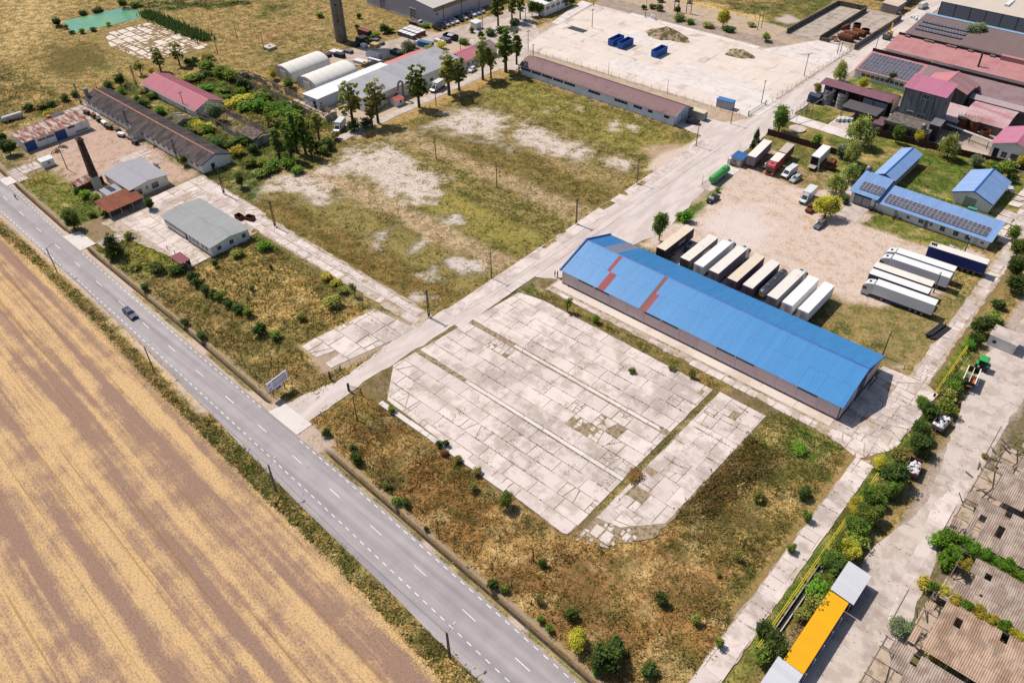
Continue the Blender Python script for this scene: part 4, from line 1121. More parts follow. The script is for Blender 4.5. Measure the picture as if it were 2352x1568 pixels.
# ------------------------------------------------------------------ works behind the row of trees
memb = mat('white membrane', A(244, 238, 230), .7, .05, .3, A(226, 214, 202), .3, .5, stretch=(.3, 1, 1), rand=.02)
memb_s = mat('white membrane side', A(214, 206, 202), .8, .06, .4, rand=.02)
def tunnel(label, x0, x1, y0, y1, h):
    t = thing('tunnel_hall', label, 'hall', ((x0 + x1) / 2, (y0 + y1) / 2, 0), 0, 'white tunnel halls')
    X, Y = (x1 - x0) / 2, (y1 - y0) / 2
    prof = [(-X, -.1), (-X * .98, h * .56), (-X * .8, h * .76), (-X * .5, h * .91), (0, h), (X * .5, h * .91), (X * .8, h * .76), (X * .98, h * .56), (X, -.1)]
    n = 6
    for i in range(n):
        ya, yb = -Y + 2 * Y * i / n, -Y + 2 * Y * (i + 1) / n
        b = MB(); m_ = len(prof)
        vs_ = [(a, ya + .03, z) for a, z in prof] + [(a * .995, (ya + yb) / 2, z * .985) for a, z in prof] + [(a, yb, z) for a, z in prof]
        b.add(vs_, [(j, j + 1, m_ + j + 1, m_ + j) for j in range(m_ - 1)] + [(m_ + j, m_ + j + 1, 2 * m_ + j + 1, 2 * m_ + j) for j in range(m_ - 1)])
        part(t, 'membrane_bay', smooth(b.mesh('membrane_bay', memb), 50), memb)
    part(t, 'end_wall', MB().ext([(a * .97, z * .97) for a, z in prof], -Y - .05, -Y + .05, 'y'), memb_s)
    part(t, 'end_wall', MB().ext([(a * .97, z * .97) for a, z in prof], Y - .05, Y + .05, 'y'), memb_s)
    part(t, 'door', MB().box(-1.9, -Y - .14, 0, 1.9, -Y - .06, 3.2), memb)
    for i in (-1, 1): part(t, 'end_post', MB().box(i * 2.2 - .08, -Y - .16, 0, i * 2.2 + .08, -Y - .04, h * .85), white_f)
    return t
tunnel('white tunnel hall standing farther left of the two', -258.6, -248.2, 157.6, 175.2, 4.9)
tunnel('white tunnel hall next to the long white-roofed building', -244.4, -233.0, 157.0, 176.0, 4.9)
wr = mat('white roof sheet', A(246, 244, 244), .5, .04, .3, rand=.02)
lw = shed('long_hall', 'long low hall with white roof beside the tunnel hall', 'building', -230.6, -222.7, 149.6, 184.6, 3.6, 3.9, w_blueish, wr, 'W', .25, 2.0, 2, wave=.02)
opening(lw, 'S', 149.6, -224.6, 0, 1.6, 2.6, 1, 1, dark_op, dark_op, 'door')
gb = shed('long_hall', 'long hall with plain grey roof behind the row of trees', 'building', -222.5, -208.6, 158.6, 204.5, 4.6, 5.6, w_white, mat('light grey roof', A(176, 174, 180), .7, .06, .25, A(166, 164, 170), .4, .3), 'E', .3, 2.4, 1, wave=.01)
for y in (163, 167.5, 172, 189, 194): opening(gb, 'E', -208.6, y, 1.2, 1.8, 1.2, 3)
opening(gb, 'E', -208.6, 182, 0, 3.2, 3.2, 2, 1, blue_paint, steel, 'door')
opening(gb, 'S', 158.6, -213, 0, 2.0, 2.6, 1, 1, dark_op, dark_op, 'door')
dk = thing('extractor_duct', 'bent grey extractor duct against the grey-roofed hall', 'duct', (-207.0, 172.6, 0))
part(dk, 'pipe', smooth(MB().tube([(-1.2, -.6, 4.0), (-.4, -.6, 4.0), (-.2, -.6, 4.8), (.0, -.4, 6.2), (.1, .2, 6.8), (.2, .9, 6.8), (.2, 1.3, 6.1), (.2, 1.3, .1)], .36, 9).mesh('pipe', steel)), steel)
part(dk, 'flange', MB().cyl((.2, 1.3, 1.0), (.2, 1.3, 1.3), .5, n=10), dark_steel)
rh = gable('pump_house', 'tiny white hut with red roof under the duct', 'hut', -207.4, -204.2, 168.2, 171.6, 2.1, 2.7, w_white, mat('coral sheet', A(210, 108, 100), .7, .08), 'y', .3, 1.0, 1, 3)
opening(rh, 'E', -204.2, 170.2, .9, .8, .8, 1, 1, dark_steel)
rl = shed('lean_to', 'narrow red roof behind the grey-roofed hall', 'lean-to', -229.8, -223.0, 185.2, 204, 3.3, 4.1, w_grey, mat('salmon roof', A(212, 138, 138), .8, .08, .5), 'W', .2, 1.6, 2)
rg = gable('office_building', 'red-roofed office beyond the grey hall in the tree row', 'building', -217.6, -208.6, 206.2, 215.0, 3.2, 4.8, w_white, red_roof, 'y', .4, 1.2, 1, 4)
for y in (208, 210.6, 213): opening(rg, 'E', -208.6, y, 1.0, 1.1, 1.2)
for x in (-215.4, -211.2): opening(rg, 'S', 206.2, x, 1.0, 1.1, 1.2)
rg2 = gable('barn', 'grey-roofed building adjoining the red-roofed office', 'building', -217.2, -209.4, 215.6, 224.5, 3.2, 4.6, w_cream, mat('greyish mauve roof', A(150, 136, 142), .85, .1), 'y', .4, 1.3, 1, 4)
wh = gable('warehouse', 'large grey metal warehouse with a row of parked cars along its side', 'warehouse', -292.6, -250.2, 230.8, 284, 7.0, 9.4, mat('grey cladding', A(170, 168, 182, .8), .6, .05, .2, rand=0), mat('pale roof sheet', A(216, 206, 198), .7, .05, .3), 'y', .25, 2.6, 1, 3)
for k in range(10):
    part(wh, 'light_band', MB().box(21.2, -26.5 + 5.32 * k + .12, 5.2, 21.32, -26.5 + 5.32 * (k + 1) - .12, 6.7), mat('tan translucent band', A(190, 166, 128), .6, .1, 1.5, A(150, 128, 96), .5, 2, stretch=(1, 3, 1)))
    part(wh, 'wall_panel', MB().box(21.2, -26.5 + 5.32 * k + .06, .3, 21.3, -26.5 + 5.32 * (k + 1) - .06, 5.15), mat('cladding panel', A(200, 192, 196, .8), .6, .05, .2))
    if k in (1, 3, 5, 7): part(wh, 'downpipe', MB().box(21.3, -26.55 + 5.32 * k, 0, 21.45, -26.4 + 5.32 * k, 7.0), dark_steel)
for x in (-281.8, -262.6): opening(wh, 'S', 230.8, x, 0, 4.2, 4.4, 1, 5, white_f, mat('roller door', A(112, 118, 134), .6, .05), 'door', .14, .2)
part(wh, 'plinth', MB().box(-21.3, -26.75, -.2, 21.3, -26.62, .35), conc)
sg = part(wh, 'sign', MB().box(21.34, -25.9, 3.6, 21.42, -23.4, 4.9), mat('sign white', A(236, 226, 226), .6, .03))
def text(parent, s, size, loc, rot, m, name='lettering', sx=1.0, shear=0.0, bold=.0, align='LEFT', ext=.008):
    c = bpy.data.curves.new(name, 'FONT')
    c.body, c.size, c.extrude, c.offset, c.shear, c.align_x = s, size, ext, bold, shear, align
    c.materials.append(m)
    tmp = bpy.data.objects.new(name, c)
    me = bpy.data.meshes.new_from_object(tmp)
    bpy.data.objects.remove(tmp)
    o = bpy.data.objects.new(name, me)
    COL.objects.link(o)
    o.parent, o.location, o.rotation_euler, o.scale = parent, loc, rot, (sx, 1, 1)
    return o
crimson = mat('crimson lettering', A(150, 22, 60), .6, .03)
text(sg, 'EMi', .95, (21.45, -25.6, 3.9), (math.pi / 2, 0, math.pi / 2), crimson, bold=.03)
# water tower
wt = thing('water_tower', 'tall round concrete tower shaft rising out of the picture', 'tower', (-266.9, 195.4, 0))
tow = mat('tower concrete', A(152, 138, 126), .95, .12, .5, A(120, 108, 100), .45, .8, stretch=(1, 1, .3))
for k in range(9): part(wt, 'shaft_ring', smooth(MB().lathe([(2.36 - .015 * k, k * 3.2 - .3 * (k == 0)), (2.345 - .015 * k, k * 3.2 + 3.17)], 28).mesh('shaft_ring', tow), 30), tow)
part(wt, 'bowl', smooth(MB().lathe([(2.2, 28.8), (4.8, 31.5), (5.6, 33), (5.6, 35.5), (.6, 37)], 28).mesh('bowl', tow), 30), tow)
for z in (8, 14, 20): part(wt, 'slit_window', MB().box(1.6, -1.85, z, 1.9, -1.45, z + .9), dark_op)
# ------------------------------------------------------------------ long brown barrel-roofed store
brown_roof = mat('brown sheet roof', A(146, 110, 112), .7, .06, .3, A(132, 98, 100), .4, .5, rand=.04)
bs = thing('long_store', 'very long white store with curved brown roof', 'building', (-157.3, 221.2, 0))
t_c[bs.name] = (-157.3, 221.2)
prof = [(-5.1, 3.15), (-4.3, 3.8), (-3.2, 4.4), (-1.8, 4.9), (.2, 5.2), (.5, 5.1), (5.6, 2.9)]
part(bs, 'wall', MB().ext([(-4.8, -.3), (4.8, -.3), (4.8, 3.1), (.4, 4.9), (-3.4, 4.1), (-4.8, 3.2)], -32.6, 32.6, 'x'), w_blueish)
rsm = MB(); wv = 1.31
for z_, d_ in ((0, 0), (.05, 0)): pass
n_ = len(prof)
rsm.add([(0.01, a, z) for a, z in prof] + [(wv - .01, a, z) for a, z in prof] + [(0.01, a, z - .08) for a, z in prof] + [(wv - .01, a, z - .08) for a, z in prof],
        [(i, n_ + i, n_ + i + 1, i + 1) for i in range(n_ - 1)] + [(2 * n_ + i, i, i + 1, 2 * n_ + i + 1) for i in range(n_ - 1)] + [(3 * n_ + i, 3 * n_ + i + 1, n_ + i + 1, n_ + i) for i in range(n_ - 1)] + [(0, 2 * n_, 3 * n_, n_), (n_ - 1, 2 * n_ - 1, 4 * n_ - 1, 3 * n_ - 1)])
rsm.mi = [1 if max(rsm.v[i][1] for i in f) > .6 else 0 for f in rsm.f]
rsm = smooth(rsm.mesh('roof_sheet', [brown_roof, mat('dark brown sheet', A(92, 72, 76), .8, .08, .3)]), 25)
for i in range(51): O('roof_sheet', rsm, bs, (-33.4 + i * wv, 0, rnd.uniform(-.006, .006)))
for xa, xb in ((75, 175), (185, 280), (290, 390), (400, 500), (510, 615), (740, 850), (980, 1098), (1150, 1225), (1275, 1315), (1410, 1455)):
    X = lambda q: -190.0 + 65.2 * (q - 75) / 1415.0
    opening(bs, 'S', 216.4, (X(xa) + X(xb)) / 2, 1.75, X(xb) - X(xa), .95, max(1, int((X(xb) - X(xa)) / 1.1)), 1, w_blueish, dark_op, fr=.05)
for k in (0, 1): opening(bs, 'E', -124.7, 220 + 2.0 * k, 0, 1.9, 2.7, 1, 1, steel, w_blueish, 'door')
part(bs, 'barge_board', MB().tube([(33.45, a, z - .1) for a, z in prof], .1, 5), white_f)
part(bs, 'end_board', MB().box(-33.5, -5.4, 0, -33.3, -5.1, 3.2), dark_steel)

# ------------------------------------------------------------------ storage yard things
ct = thing('container', 'weathered grey shipping container beside the long brown store', 'container', (-122.0, 226.4, 0))
grc = mat('container grey', A(190, 182, 172), .7, .1, .5, A(160, 140, 122), .35, .8, rand=.03)
part(ct, 'body', MB().box(-3.05, -1.22, .15, 3.05, 1.22, 2.6), grc)
for k in range(14): part(ct, 'rib', MB().box(-2.95 + k * .43, -1.27, .3, -2.75 + k * .43, -1.22, 2.5), grc)
part(ct, 'roof', MB().box(-3.08, -1.25, 2.6, 3.08, 1.25, 2.68), mat('container roof', A(220, 204, 184), .8, .1, .6, rust.node_tree and A(170, 130, 100), .25, 1))
for k in (-1, 1): part(ct, 'door', MB().box(3.06, k * .6 - .56, .25, 3.1, k * .6 + .56, 2.5), grc)
cb_ = thing('site_cabin', 'pale grey site cabin with blue roof at the corner of the storage yard', 'cabin', (-118.9, 239.0, 0), math.radians(6))
t_c[cb_.name] = (0, 0)
part(cb_, 'body', MB().box(-2.8, -1.2, .15, 2.8, 1.2, 2.6), mat('cabin grey', A(200, 198, 200), .6, .06))
part(cb_, 'roof', MB().box(-2.95, -1.35, 2.6, 2.95, 1.35, 2.78), mat('cabin blue roof', A(70, 130, 196), .5, .08))
part(cb_, 'corner_post', MB().box(-.08, -1.26, .1, .08, -1.19, 2.6), white_f)
opening(cb_, 'E', 2.8, .1, 1.1, .8, .9, 1)
for x in (-2.5, 2.5):
    for y in (-1, 1): part(cb_, 'foot', MB().box(x - .15, y - .15, -.1, x + .15, y + .15, .15), conc)
skip_b = mat('skip blue', A(48, 108, 196), .6, .1, .6, A(40, 90, 168), .4, 1)
def skip(label, x, y, inside):
    t = thing('waste_skip', label, 'skip', (x, y, 0), math.radians(90), 'blue roll-off skips')
    for s in (-1, 1):
        part(t, 'side_wall', MB().box(-3.6, s * 1.25 - .04, .3, 3.6, s * 1.25 + .04, 2.5), skip_b)
        for k in range(8): part(t, 'rib', MB().box(-3.4 + k * .95, s * 1.29, .3, -3.3 + k * .95, s * 1.38, 2.45) if s > 0 else MB().box(-3.4 + k * .95, -1.38, .3, -3.3 + k * .95, -1.29, 2.45), skip_b)
        part(t, 'end_wall', MB().box(s * 3.6 - .04, -1.2, .3, s * 3.6 + .04, 1.2, 2.5), skip_b)
        part(t, 'skid', MB().box(-3.6, s * .6 - .1, .02, 3.6, s * .6 + .1, .3), dark_steel)
    part(t, 'floor', MB().box(-3.56, -1.2, .3, 3.56, 1.2, .4), inside)
    part(t, 'rim', MB().box(-3.7, 1.2, 2.5, 3.7, 1.36, 2.6), skip_b); part(t, 'rim', MB().box(-3.7, -1.36, 2.5, 3.7, -1.2, 2.6), skip_b)
rust_in = mat('rusty inside', A(150, 84, 64), .9, .2, .8)
skip('blue roll-off skip, farther left of the pair in the pale yard', -180.9, 262.2, rust_in)
skip('blue roll-off skip, right one of the pair, reddish inside', -176.3, 262.0, rust_in)
skip('single blue roll-off skip with grey inside, apart from the pair', -161.6, 263.4, mat('skip grey inside', A(170, 168, 172), .8))
gr = thing('drain_grate', 'dark barred grate set in the pale concrete yard', 'grate', (-201.8, 264.5, 0))
part(gr, 'pit', MB().box(-4.1, -1.6, .06, 4.1, 1.6, .07), dark_op)
for k in range(12): part(gr, 'bar', MB().box(-4.0 + k * .72, -1.6, .07, -3.85 + k * .72, 1.6, .16), steel)
for k in (-1, 0, 1): part(gr, 'rail', MB().box(-4.1, k * 1.55 - .08, .16, 4.1, k * 1.55 + .08, .2), steel)
def mound(name, label, x, y, rx, ry, h, m, seed):
    n, k = 30, 7
    r = random.Random(seed)
    vs_ = []
    ph = [r.uniform(0, 6.28) for _ in range(5)]
    for j in range(k + 1):
        f = j / k
        for i in range(n):
            t = 2 * math.pi * i / n
            w = 1 + .12 * math.sin(3 * t + ph[0]) + .08 * math.sin(5 * t + ph[1]) + .05 * math.sin(9 * t + ph[2])
            zz = h * max(0, (1 - f ** 1.6)) * (1 + .18 * math.sin(4 * t + 5 * f + ph[3])) + r.uniform(-.06, .06) * h
            vs_.append((rx * f * w * math.cos(t), ry * f * w * math.sin(t), max(-.05, zz) if j < k else -.1))
    fs = [(j * n + i, (j + 1) * n + i, (j + 1) * n + (i + 1) % n, j * n + (i + 1) % n) for j in range(k) for i in range(n)]
    b = MB(); b.add(vs_, fs)
    me = smooth(b.mesh(name, m), 60)
    o = O(name, me, None, (x, y, 0))
    return tag(o, label, 'mound', 'earth mounds in the pale yard')
em = mat('rubble earth', A(196, 170, 144), .95, .2, .5, A(104, 98, 54), .52, .4, bump=.6, bscale=2)
mound('earth_mound', 'large rubble mound overgrown at its edges', -170.2, 281.8, 9.8, 5.6, 2.8, em, 3)
mound('earth_mound', 'smaller grassy mound with pale gravel top', -138.4, 283.0, 5.8, 4.2, 1.6, em, 4)

# ------------------------------------------------------------------ walled bunkers
bunk = mat('bunker wall', A(132, 118, 108), .95, .12, .5, A(96, 86, 82), .45, .9)
def wall_run(name, label, pts, h, w, m, step, cat='wall', pname='wall_panel', post=None, hv=0.0, group=None):
    t = thing(name, label, cat, (pts[0][0], pts[0][1], 0), 0, group)
    ox, oy = pts[0]
    r = random.Random(len(pts) + int(ox * 7))
    for (xa, ya), (xb, yb) in zip(pts[:-1], pts[1:]):
        L = math.hypot(xb - xa, yb - ya); n = max(1, round(L / step))
        a = math.atan2(yb - ya, xb - xa)
        for i in range(n):
            u0, u1 = L * i / n, L * (i + 1) / n
            o = part(t, pname, MB().box(u0 + .02, -w / 2, -.2, u1 - .02, w / 2, h + r.uniform(-hv, hv)), m, (xa - ox, ya - oy, 0), a)
            if post: part(t, 'post', MB().box(u0 - .07, -w / 2 - .06, -.2, u0 + .07, w / 2 + .06, h + .12), post, (xa - ox, ya - oy, 0), a)
    return t
wall_run('bunker_wall', 'outer left wall and back of the empty concrete bunker', [(-135, 314), (-134, 357.6), (-121.6, 358.4)], 2.0, .35, bunk, 2.4)
wall_run('bunker_wall', 'dividing wall between the empty bunker and the one with rusty tanks', [(-121.6, 315), (-121.4, 357.8)], 2.0, .35, bunk, 2.4)
wall_run('bunker_wall', 'block wall along the road side of the bunker with rusty tanks', [(-107.4, 314.6), (-106.6, 357.4)], 2.1, .4, bunk, 1.6, hv=.12)
wall_run('bunker_wall', 'short end wall at the mouth of the bunkers', [(-121.2, 315.2), (-117.5, 315.4)], 1.4, .3, bunk, 1.8)
def htank(name, label, x, y, rz, L, R, m, z=None, legs=True, dome=True):
    z = z if z is not None else R + .5
    t = thing(name, label, 'tank', (x, y, 0), rz)
    b = MB()
    b.cyl((-L / 2, 0, z), (L / 2, 0, z), R, n=20, caps=False)
    for s in (-1, 1):
        b.cyl((s * L / 2, 0, z), (s * (L / 2 + R * .28), 0, z), R, R * .75, 20, caps=False); b.cyl((s * (L / 2 + R * .28), 0, z), (s * (L / 2 + R * .42), 0, z), R * .75, .05, 20, caps=False)
    part(t, 'shell', smooth(b.mesh('shell', m), 50), m)
    if legs:
        for s in (-1, 1): part(t, 'saddle', MB().box(s * L * .32 - .15, -R * .7, -.1, s * L * .32 + .15, R * .7, z - R * .75), conc)
    if dome: part(t, 'manhole', MB().cyl((L * .2, 0, z + R * .9), (L * .2, 0, z + R + .25), R * .3, n=12), m)
    return t
for k, (x, y, rz, L, R, lb) in enumerate(((-113.8, 321.5, 0, 5, 1.35, 'rusty horizontal tank nearest the bunker mouth'), (-113.6, 325.5, .1, 5.4, 1.35, 'rusty horizontal tank in the middle of the bunker heap'),
                                          (-119.2, 333, 1.45, 4.2, .9, 'thin rusty cylinder by the bunker dividing wall'), (-112.0, 329.5, -.1, 4.6, 1.3, 'rusty tank behind the others in the bunker'))):
    htank('scrap_tank', lb, x, y, rz, L, R, rust, legs=False, z=R, dome=(k == 0))
for x, y, r_, h, lb in ((-115.5, 334.5, 1.5, 2.6, 'upright rusty vat in the bunker'), (-111.5, 333.8, 1.6, 1.5, 'low open rusty vat in the bunker')):
    t = thing('scrap_vat', lb, 'vat', (x, y, 0))
    part(t, 'shell', smooth(MB().lathe([(r_, -.1), (r_, h), (r_ - .1, h), (r_ - .1, .3)], 18).mesh('shell', rust), 40), rust)
    part(t, 'rim', MB().lathe([(r_ + .08, h - .1), (r_ + .08, h + .04), (r_ - .02, h + .04), (r_ - .02, h - .1)], 18), dark_steel)
t = thing('scrap_heap', 'tangle of rusty scrap beams at the bunker mouth', 'scrap')
t.location = (-117.5, 319.5, 0)
for k in range(26):
    a = rnd.uniform(0, 3.1); l = rnd.uniform(1, 3)
    x, y = rnd.uniform(-2, 2), rnd.uniform(-2.5, 4)
    part(t, 'scrap_beam', MB().beam((x, y, rnd.uniform(.1, .4)), (x + l * math.cos(a), y + l * math.sin(a), rnd.uniform(.1, 1.1)), .2), rust)

# ------------------------------------------------------------------ the factory, upper right
mar_roof = mat('maroon roof', A(140, 96, 108), .7, .08, .3, rand=.04)
mar_dark = mat('dark maroon', A(72, 40, 46), .8, .1, rand=.04)
pink_roof = mat('pink sheet roof', A(200, 124, 152), .65, .06, .3, A(190, 112, 142), .4, .5, rand=.04)
salm = mat('salmon felt roof', A(200, 142, 142), .85, .06, .25, A(190, 130, 130), .45, .3, rand=.03)
brn = mat('brown felt roof', A(158, 132, 134), .9, .06, .25, A(146, 120, 122), .45, .3, rand=.03)
tower_w = mat('streaky grey cladding', A(150, 150, 154), .8, .1, .5, A(104, 108, 114), .5, .5, stretch=(3, 1, .25), rand=.02)
tw = shed('mill_tower', 'tall grey factory tower with pink-red roof', 'building', -71.4, -59.0, 264.2, 271.6, 12.0, 13.6, tower_w, pink_roof, 'S', .45, 1.5, 3)
opening(tw, 'S', 264.2, -64.7, 9.8, 2.3, 1.5, 3)
for x in (-67.6, -64.4): opening(tw, 'S', 264.2, x, 3.6, 2.6, 1.4, 4)
opening(tw, 'E', -59.0, 266.6, 8.8, .5, .9, 1, 1, dark_steel)
tb = shed('factory_base', 'soot-stained concrete base block in front of the grey tower', 'building', -72.2, -58.4, 255.4, 263.9, 3.4, 3.5, w_dark, mat('stained concrete roof', A(128, 118, 110), .95, .15, .5, A(92, 86, 80), .5, .8), 'S', .1, 2.3, 1, wave=.01)
for k in range(7): opening(tb, 'S', 255.4, -70.6 + k * 1.7, .9, 1.4, 1.9, 2, 2, w_dark, dark_op, fr=.07)
part(tb, 'parapet', MB().box(-6.9, -4.25, 3.45, 6.9, -4.0, 3.9), w_dark)
bx = shed('duct_house', 'small dark metal box house at the tower corner', 'box house', -59.6, -56.6, 258.6, 262.4, 5.2, 5.8, dark_steel, steel, 'S', .1, 1.5, 1, wave=.01)
cy = thing('dust_cyclone', 'small pale cylinder standing at the tower corner', 'cylinder', (-60.6, 257.0, 0))
part(cy, 'body', MB().lathe([(.25, 2.5), (.75, 3.6), (.75, 5.3), (.4, 5.6)], 12), steel, sm=True)
part(cy, 'stand', MB().box(-.5, -.5, 0, .5, .5, 2.6), dark_steel)
mc = shed('canopy', 'long maroon canopy on posts over two grey silos', 'canopy', -97.8, -74.4, 262.6, 267.2, 6.4, 6.8, w_grey, mar_roof, 'S', .2, 1.6, 3, wall=False)
for k in range(6):
    for y in (-2.1, 2.1): part(mc, 'post', MB().box(-11.4 + k * 4.56 - .09, y - .09, 0, -11.4 + k * 4.56 + .09, y + .09, 6.4), dark_steel)
part(mc, 'back_panel', MB().box(3.5, -2.0, 1.5, 11.4, -1.9, 5.6), mat('grey infill', A(140, 142, 156), .8, .08))
part(mc, 'wall', MB().box(-11.5, 2.2, -.1, 11.6, 2.4, 4.4), mar_dark)
for k, (x, y) in enumerate(((-94.4, 264.0), (-89.6, 263.6))):
    t = thing('silo', ('left-hand', 'right-hand')[k] + ' pale round silo half under the maroon canopy', 'silo', (x, y, 0), 0, 'silos under the canopy')
    sm_ = mat('silo grey', A(186, 180, 182), .7, .1, .6, A(150, 144, 146), .4, .7, stretch=(1, 1, .3))
    part(t, 'shell', smooth(MB().lathe([(1.75, -.1), (1.75, 4.9)], 24).mesh('shell', sm_), 30), sm_)
    part(t, 'roof', MB().lathe([(1.8, 4.9), (.3, 5.4), (.1, 5.5)], 24), dark_steel)
    for z in (1.3, 2.6, 3.9): part(t, 'hoop', MB().lathe([(1.82, z), (1.82, z + .12), (1.74, z + .12), (1.74, z)], 24), dark_steel)
    part(t, 'ladder', MB().box(1.3, -1.5, 0, 1.6, -1.35, 6.0), steel)
gc = shed('canopy', 'dark grey flat canopy in front of the maroon one', 'canopy', -86.6, -75.2, 256.2, 262.4, 3.8, 4.0, w_grey, mat('dark grey felt', A(98, 92, 96), .9, .08, rand=.03), 'S', .1, 1.9, 1, wall=False, wave=.01)
for x in (-5.4, 0, 5.4):
    for y in (-2.9, 2.9): part(gc, 'post', MB().box(x - .08, y - .08, 0, x + .08, y + .08, 3.75), dark_steel)
sr = shed('lean_to', 'small maroon lean-to between the grey canopy and the tower', 'lean-to', -75.0, -71.8, 253.6, 258.8, 2.6, 3.0, w_dark, mat('faded maroon', A(126, 92, 98), .8, .1), 'S', .1, 1.6, 2)
bt = thing('machine_shelter', 'dark blue tarpaulined machine beside the silos', 'shelter', (-98.2, 262.2, 0))
part(bt, 'cover', MB().ext([(-1.5, 0), (1.5, 0), (1.3, 2.4), (0, 3.1), (-1.3, 2.4)], -2, 2, 'x'), mat('navy tarpaulin', A(40, 56, 92), .6, .2))
part(bt, 'skid', MB().box(-2.2, -1.6, 0, 2.2, 1.6, .2), dark_steel)
hs = gable('house', 'house with brown tiled roof behind the maroon canopy', 'house', -83.5, -75.2, 270.2, 276.4, 3.0, 5.0, w_cream, mat('brown tile', A(132, 104, 98), .9, .15, 1.2, rand=.05), 'x', .4, 1.2, 1, 5)
sb = shed('workshop_hall', 'factory hall with a solar array on its brown roof and a maroon parapet', 'building', -96.8, -76.6, 290.4, 303.4, 3.0, 5.2, w_white, salm, 'S', .3, 2.0, 1, wave=.01)
for k in range(9): opening(sb, 'S', 290.4, -93.6 + k * 1.7, 1.0, 1.45, 1.2, 2)
pit = math.atan2(2.2, 13.0)
solar(sb, (-9.6, -6.1, 3.25), 0, pit, 14, 5, 1.2, 2.25)
part(sb, 'parapet', MB().box(-10.4, 6.7, 3, 10.4, 7.0, 6.4), mar_dark)
sb2 = shed('workshop_hall', 'wide brown-roofed factory hall right of the rooftop solar array', 'building', -76.3, -38.0, 288.6, 303.2, 4.0, 5.4, w_grey, brn, 'S', .25, 3.2, 1, wave=.01)
part(sb2, 'parapet', MB().box(-19.2, 7.5, 3, 19.2, 7.8, 6.4), mar_dark)
part(sb2, 'roof_hatch', MB().ext([(-1, 5.0), (1, 5.0), (0, 6.4)], -3, -1.2, 'y'), salm)
rl2 = shed('workshop_hall', 'long factory hall with salmon felt roof and dark ridge vents', 'building', -95.0, -38.0, 311.2, 321.6, 4.6, 6.6, w_white, salm, 'S', .3, 3.0, 1, wave=.01)
part(rl2, 'parapet', MB().box(-28.6, 5.3, 4, 28.6, 5.7, 7.5), mar_dark)
for x in (-26, -19, -17.2, -11, -9.2, -3.5, 4.0): part(rl2, 'roof_vent', MB().box(x, 4.6, 6.6, x + 1.6, 5.25, 7.2), mat('vent louvre', A(170, 140, 140), .7))
for x in (-94, -92.6, -91.2, -89.8, -86.6, -81, -75, -72.6, -69.4): opening(rl2, 'S', 311.2, x, 2.6, 1.0, .9, 2, 1)
for xa, xb in ((-88.9, -84), (-82.2, -77.4)): part(rl2, 'awning', MB().box(xa + 66.5, -7.4, 3.4, xb + 66.5, -5.3, 3.8), mat('awning cream', A(224, 208, 190), .8))
part(rl2, 'ridge_box', MB().box(7.5, 4.4, 6.6, 17, 5.9, 8.0), salm)
st_ = thing('roof_chimney', 'thin dark flue standing on the salmon factory roof', 'flue', (-63.4, 313.6, 4.8))
part(st_, 'pipe', MB().cyl((0, 0, 0), (-.2, .2, 5.2), .32, n=10), dark_steel, sm=True)
part(st_, 'collar', MB().cyl((0, 0, -.2), (0, 0, .3), .55, n=10), steel)
op = shed('lean_to', 'orange-roofed lean-to at the foot of the thin flue', 'lean-to', -71, -63.6, 305.6, 309.6, 3.4, 4.0, w_white, mat('orange sheet', A(212, 116, 84), .8, .1), 'S', .2, 1.2, 3)
gs = shed('workshop_hall', 'factory hall with brown-grey roof and a small far solar array', 'building', -95.6, -40, 332.4, 350.6, 4.4, 6.2, w_white, mat('grey brown felt', A(134, 112, 110), .9, .08, .25, rand=.03), 'S', .3, 3.2, 1, wave=.01)
for j in range(3): solar(gs, (-26.6, -5.6 + j * 3.5, 5.25 + j * .345), 0, math.atan2(1.8, 18.2), 15, 1, 1.05, 1.9, .12)
part(gs, 'eave_strip', MB().box(-28.0, -11.6, 3.4, -8, -9.2, 3.9), wr)
part(gs, 'eave_strip', MB().box(4, -11.6, 3.4, 14, -9.2, 3.9), wr)
bp = thing('pipe_bridge', 'pale blue pipe duct running behind the far solar roof', 'pipe', (-97.4, 357.4, 0))
part(bp, 'duct', MB().box(0, -.9, 3.8, 50, .9, 4.7), mat('pale blue duct', A(150, 182, 208), .5, .08))
for k in range(9): part(bp, 'support', MB().box(1 + k * 6, -.2, 0, 1.3 + k * 6, .2, 3.8), dark_steel)
bw = shed('warehouse', 'huge far grey warehouse with pale roof and dome skylights', 'warehouse', -96.5, -20, 369.4, 410, 6.4, 8.0, mat('warehouse cladding', A(140, 148, 160), .6, .05), mat('pale warehouse roof', A(222, 206, 192), .8, .05, .3, rand=.03), 'S', .2, 4.0, 1, wave=.01)
for k in range(14): part(bw, 'seam', MB().box(-38.2 + 5.9 * k, -20.42, 0, -37.95 + 5.9 * k, -20.31, 6.4), dark_steel)
for k in range(4):
    for j in range(2): part(bw, 'skylight', MB().ext([(-1.0, 0), (1.0, 0), (.7, .7), (-.7, .7)], -4, 4, 'y').mesh('skylight', wr), wr, (-30 + k * 14, -8 + j * 16, 6.85 + j * .63))
sm2 = shed('store_shed', 'low grey store with pale roof beside the heap of white sacks', 'shed', -117, -110.5, 362, 371, 3.2, 3.5, w_grey, mat('pale pink roof', A(226, 204, 186), .8, .08), 'E', .2, 2, 1, wave=.01)
sm3 = shed('store_shed', 'long grey store shed at the very top edge right', 'shed', -125, -112, 374, 386, 4.2, 4.8, w_grey, mat('mauve grey roof', A(150, 142, 150), .8, .08), 'S', .2, 2.2, 1, wave=.01)
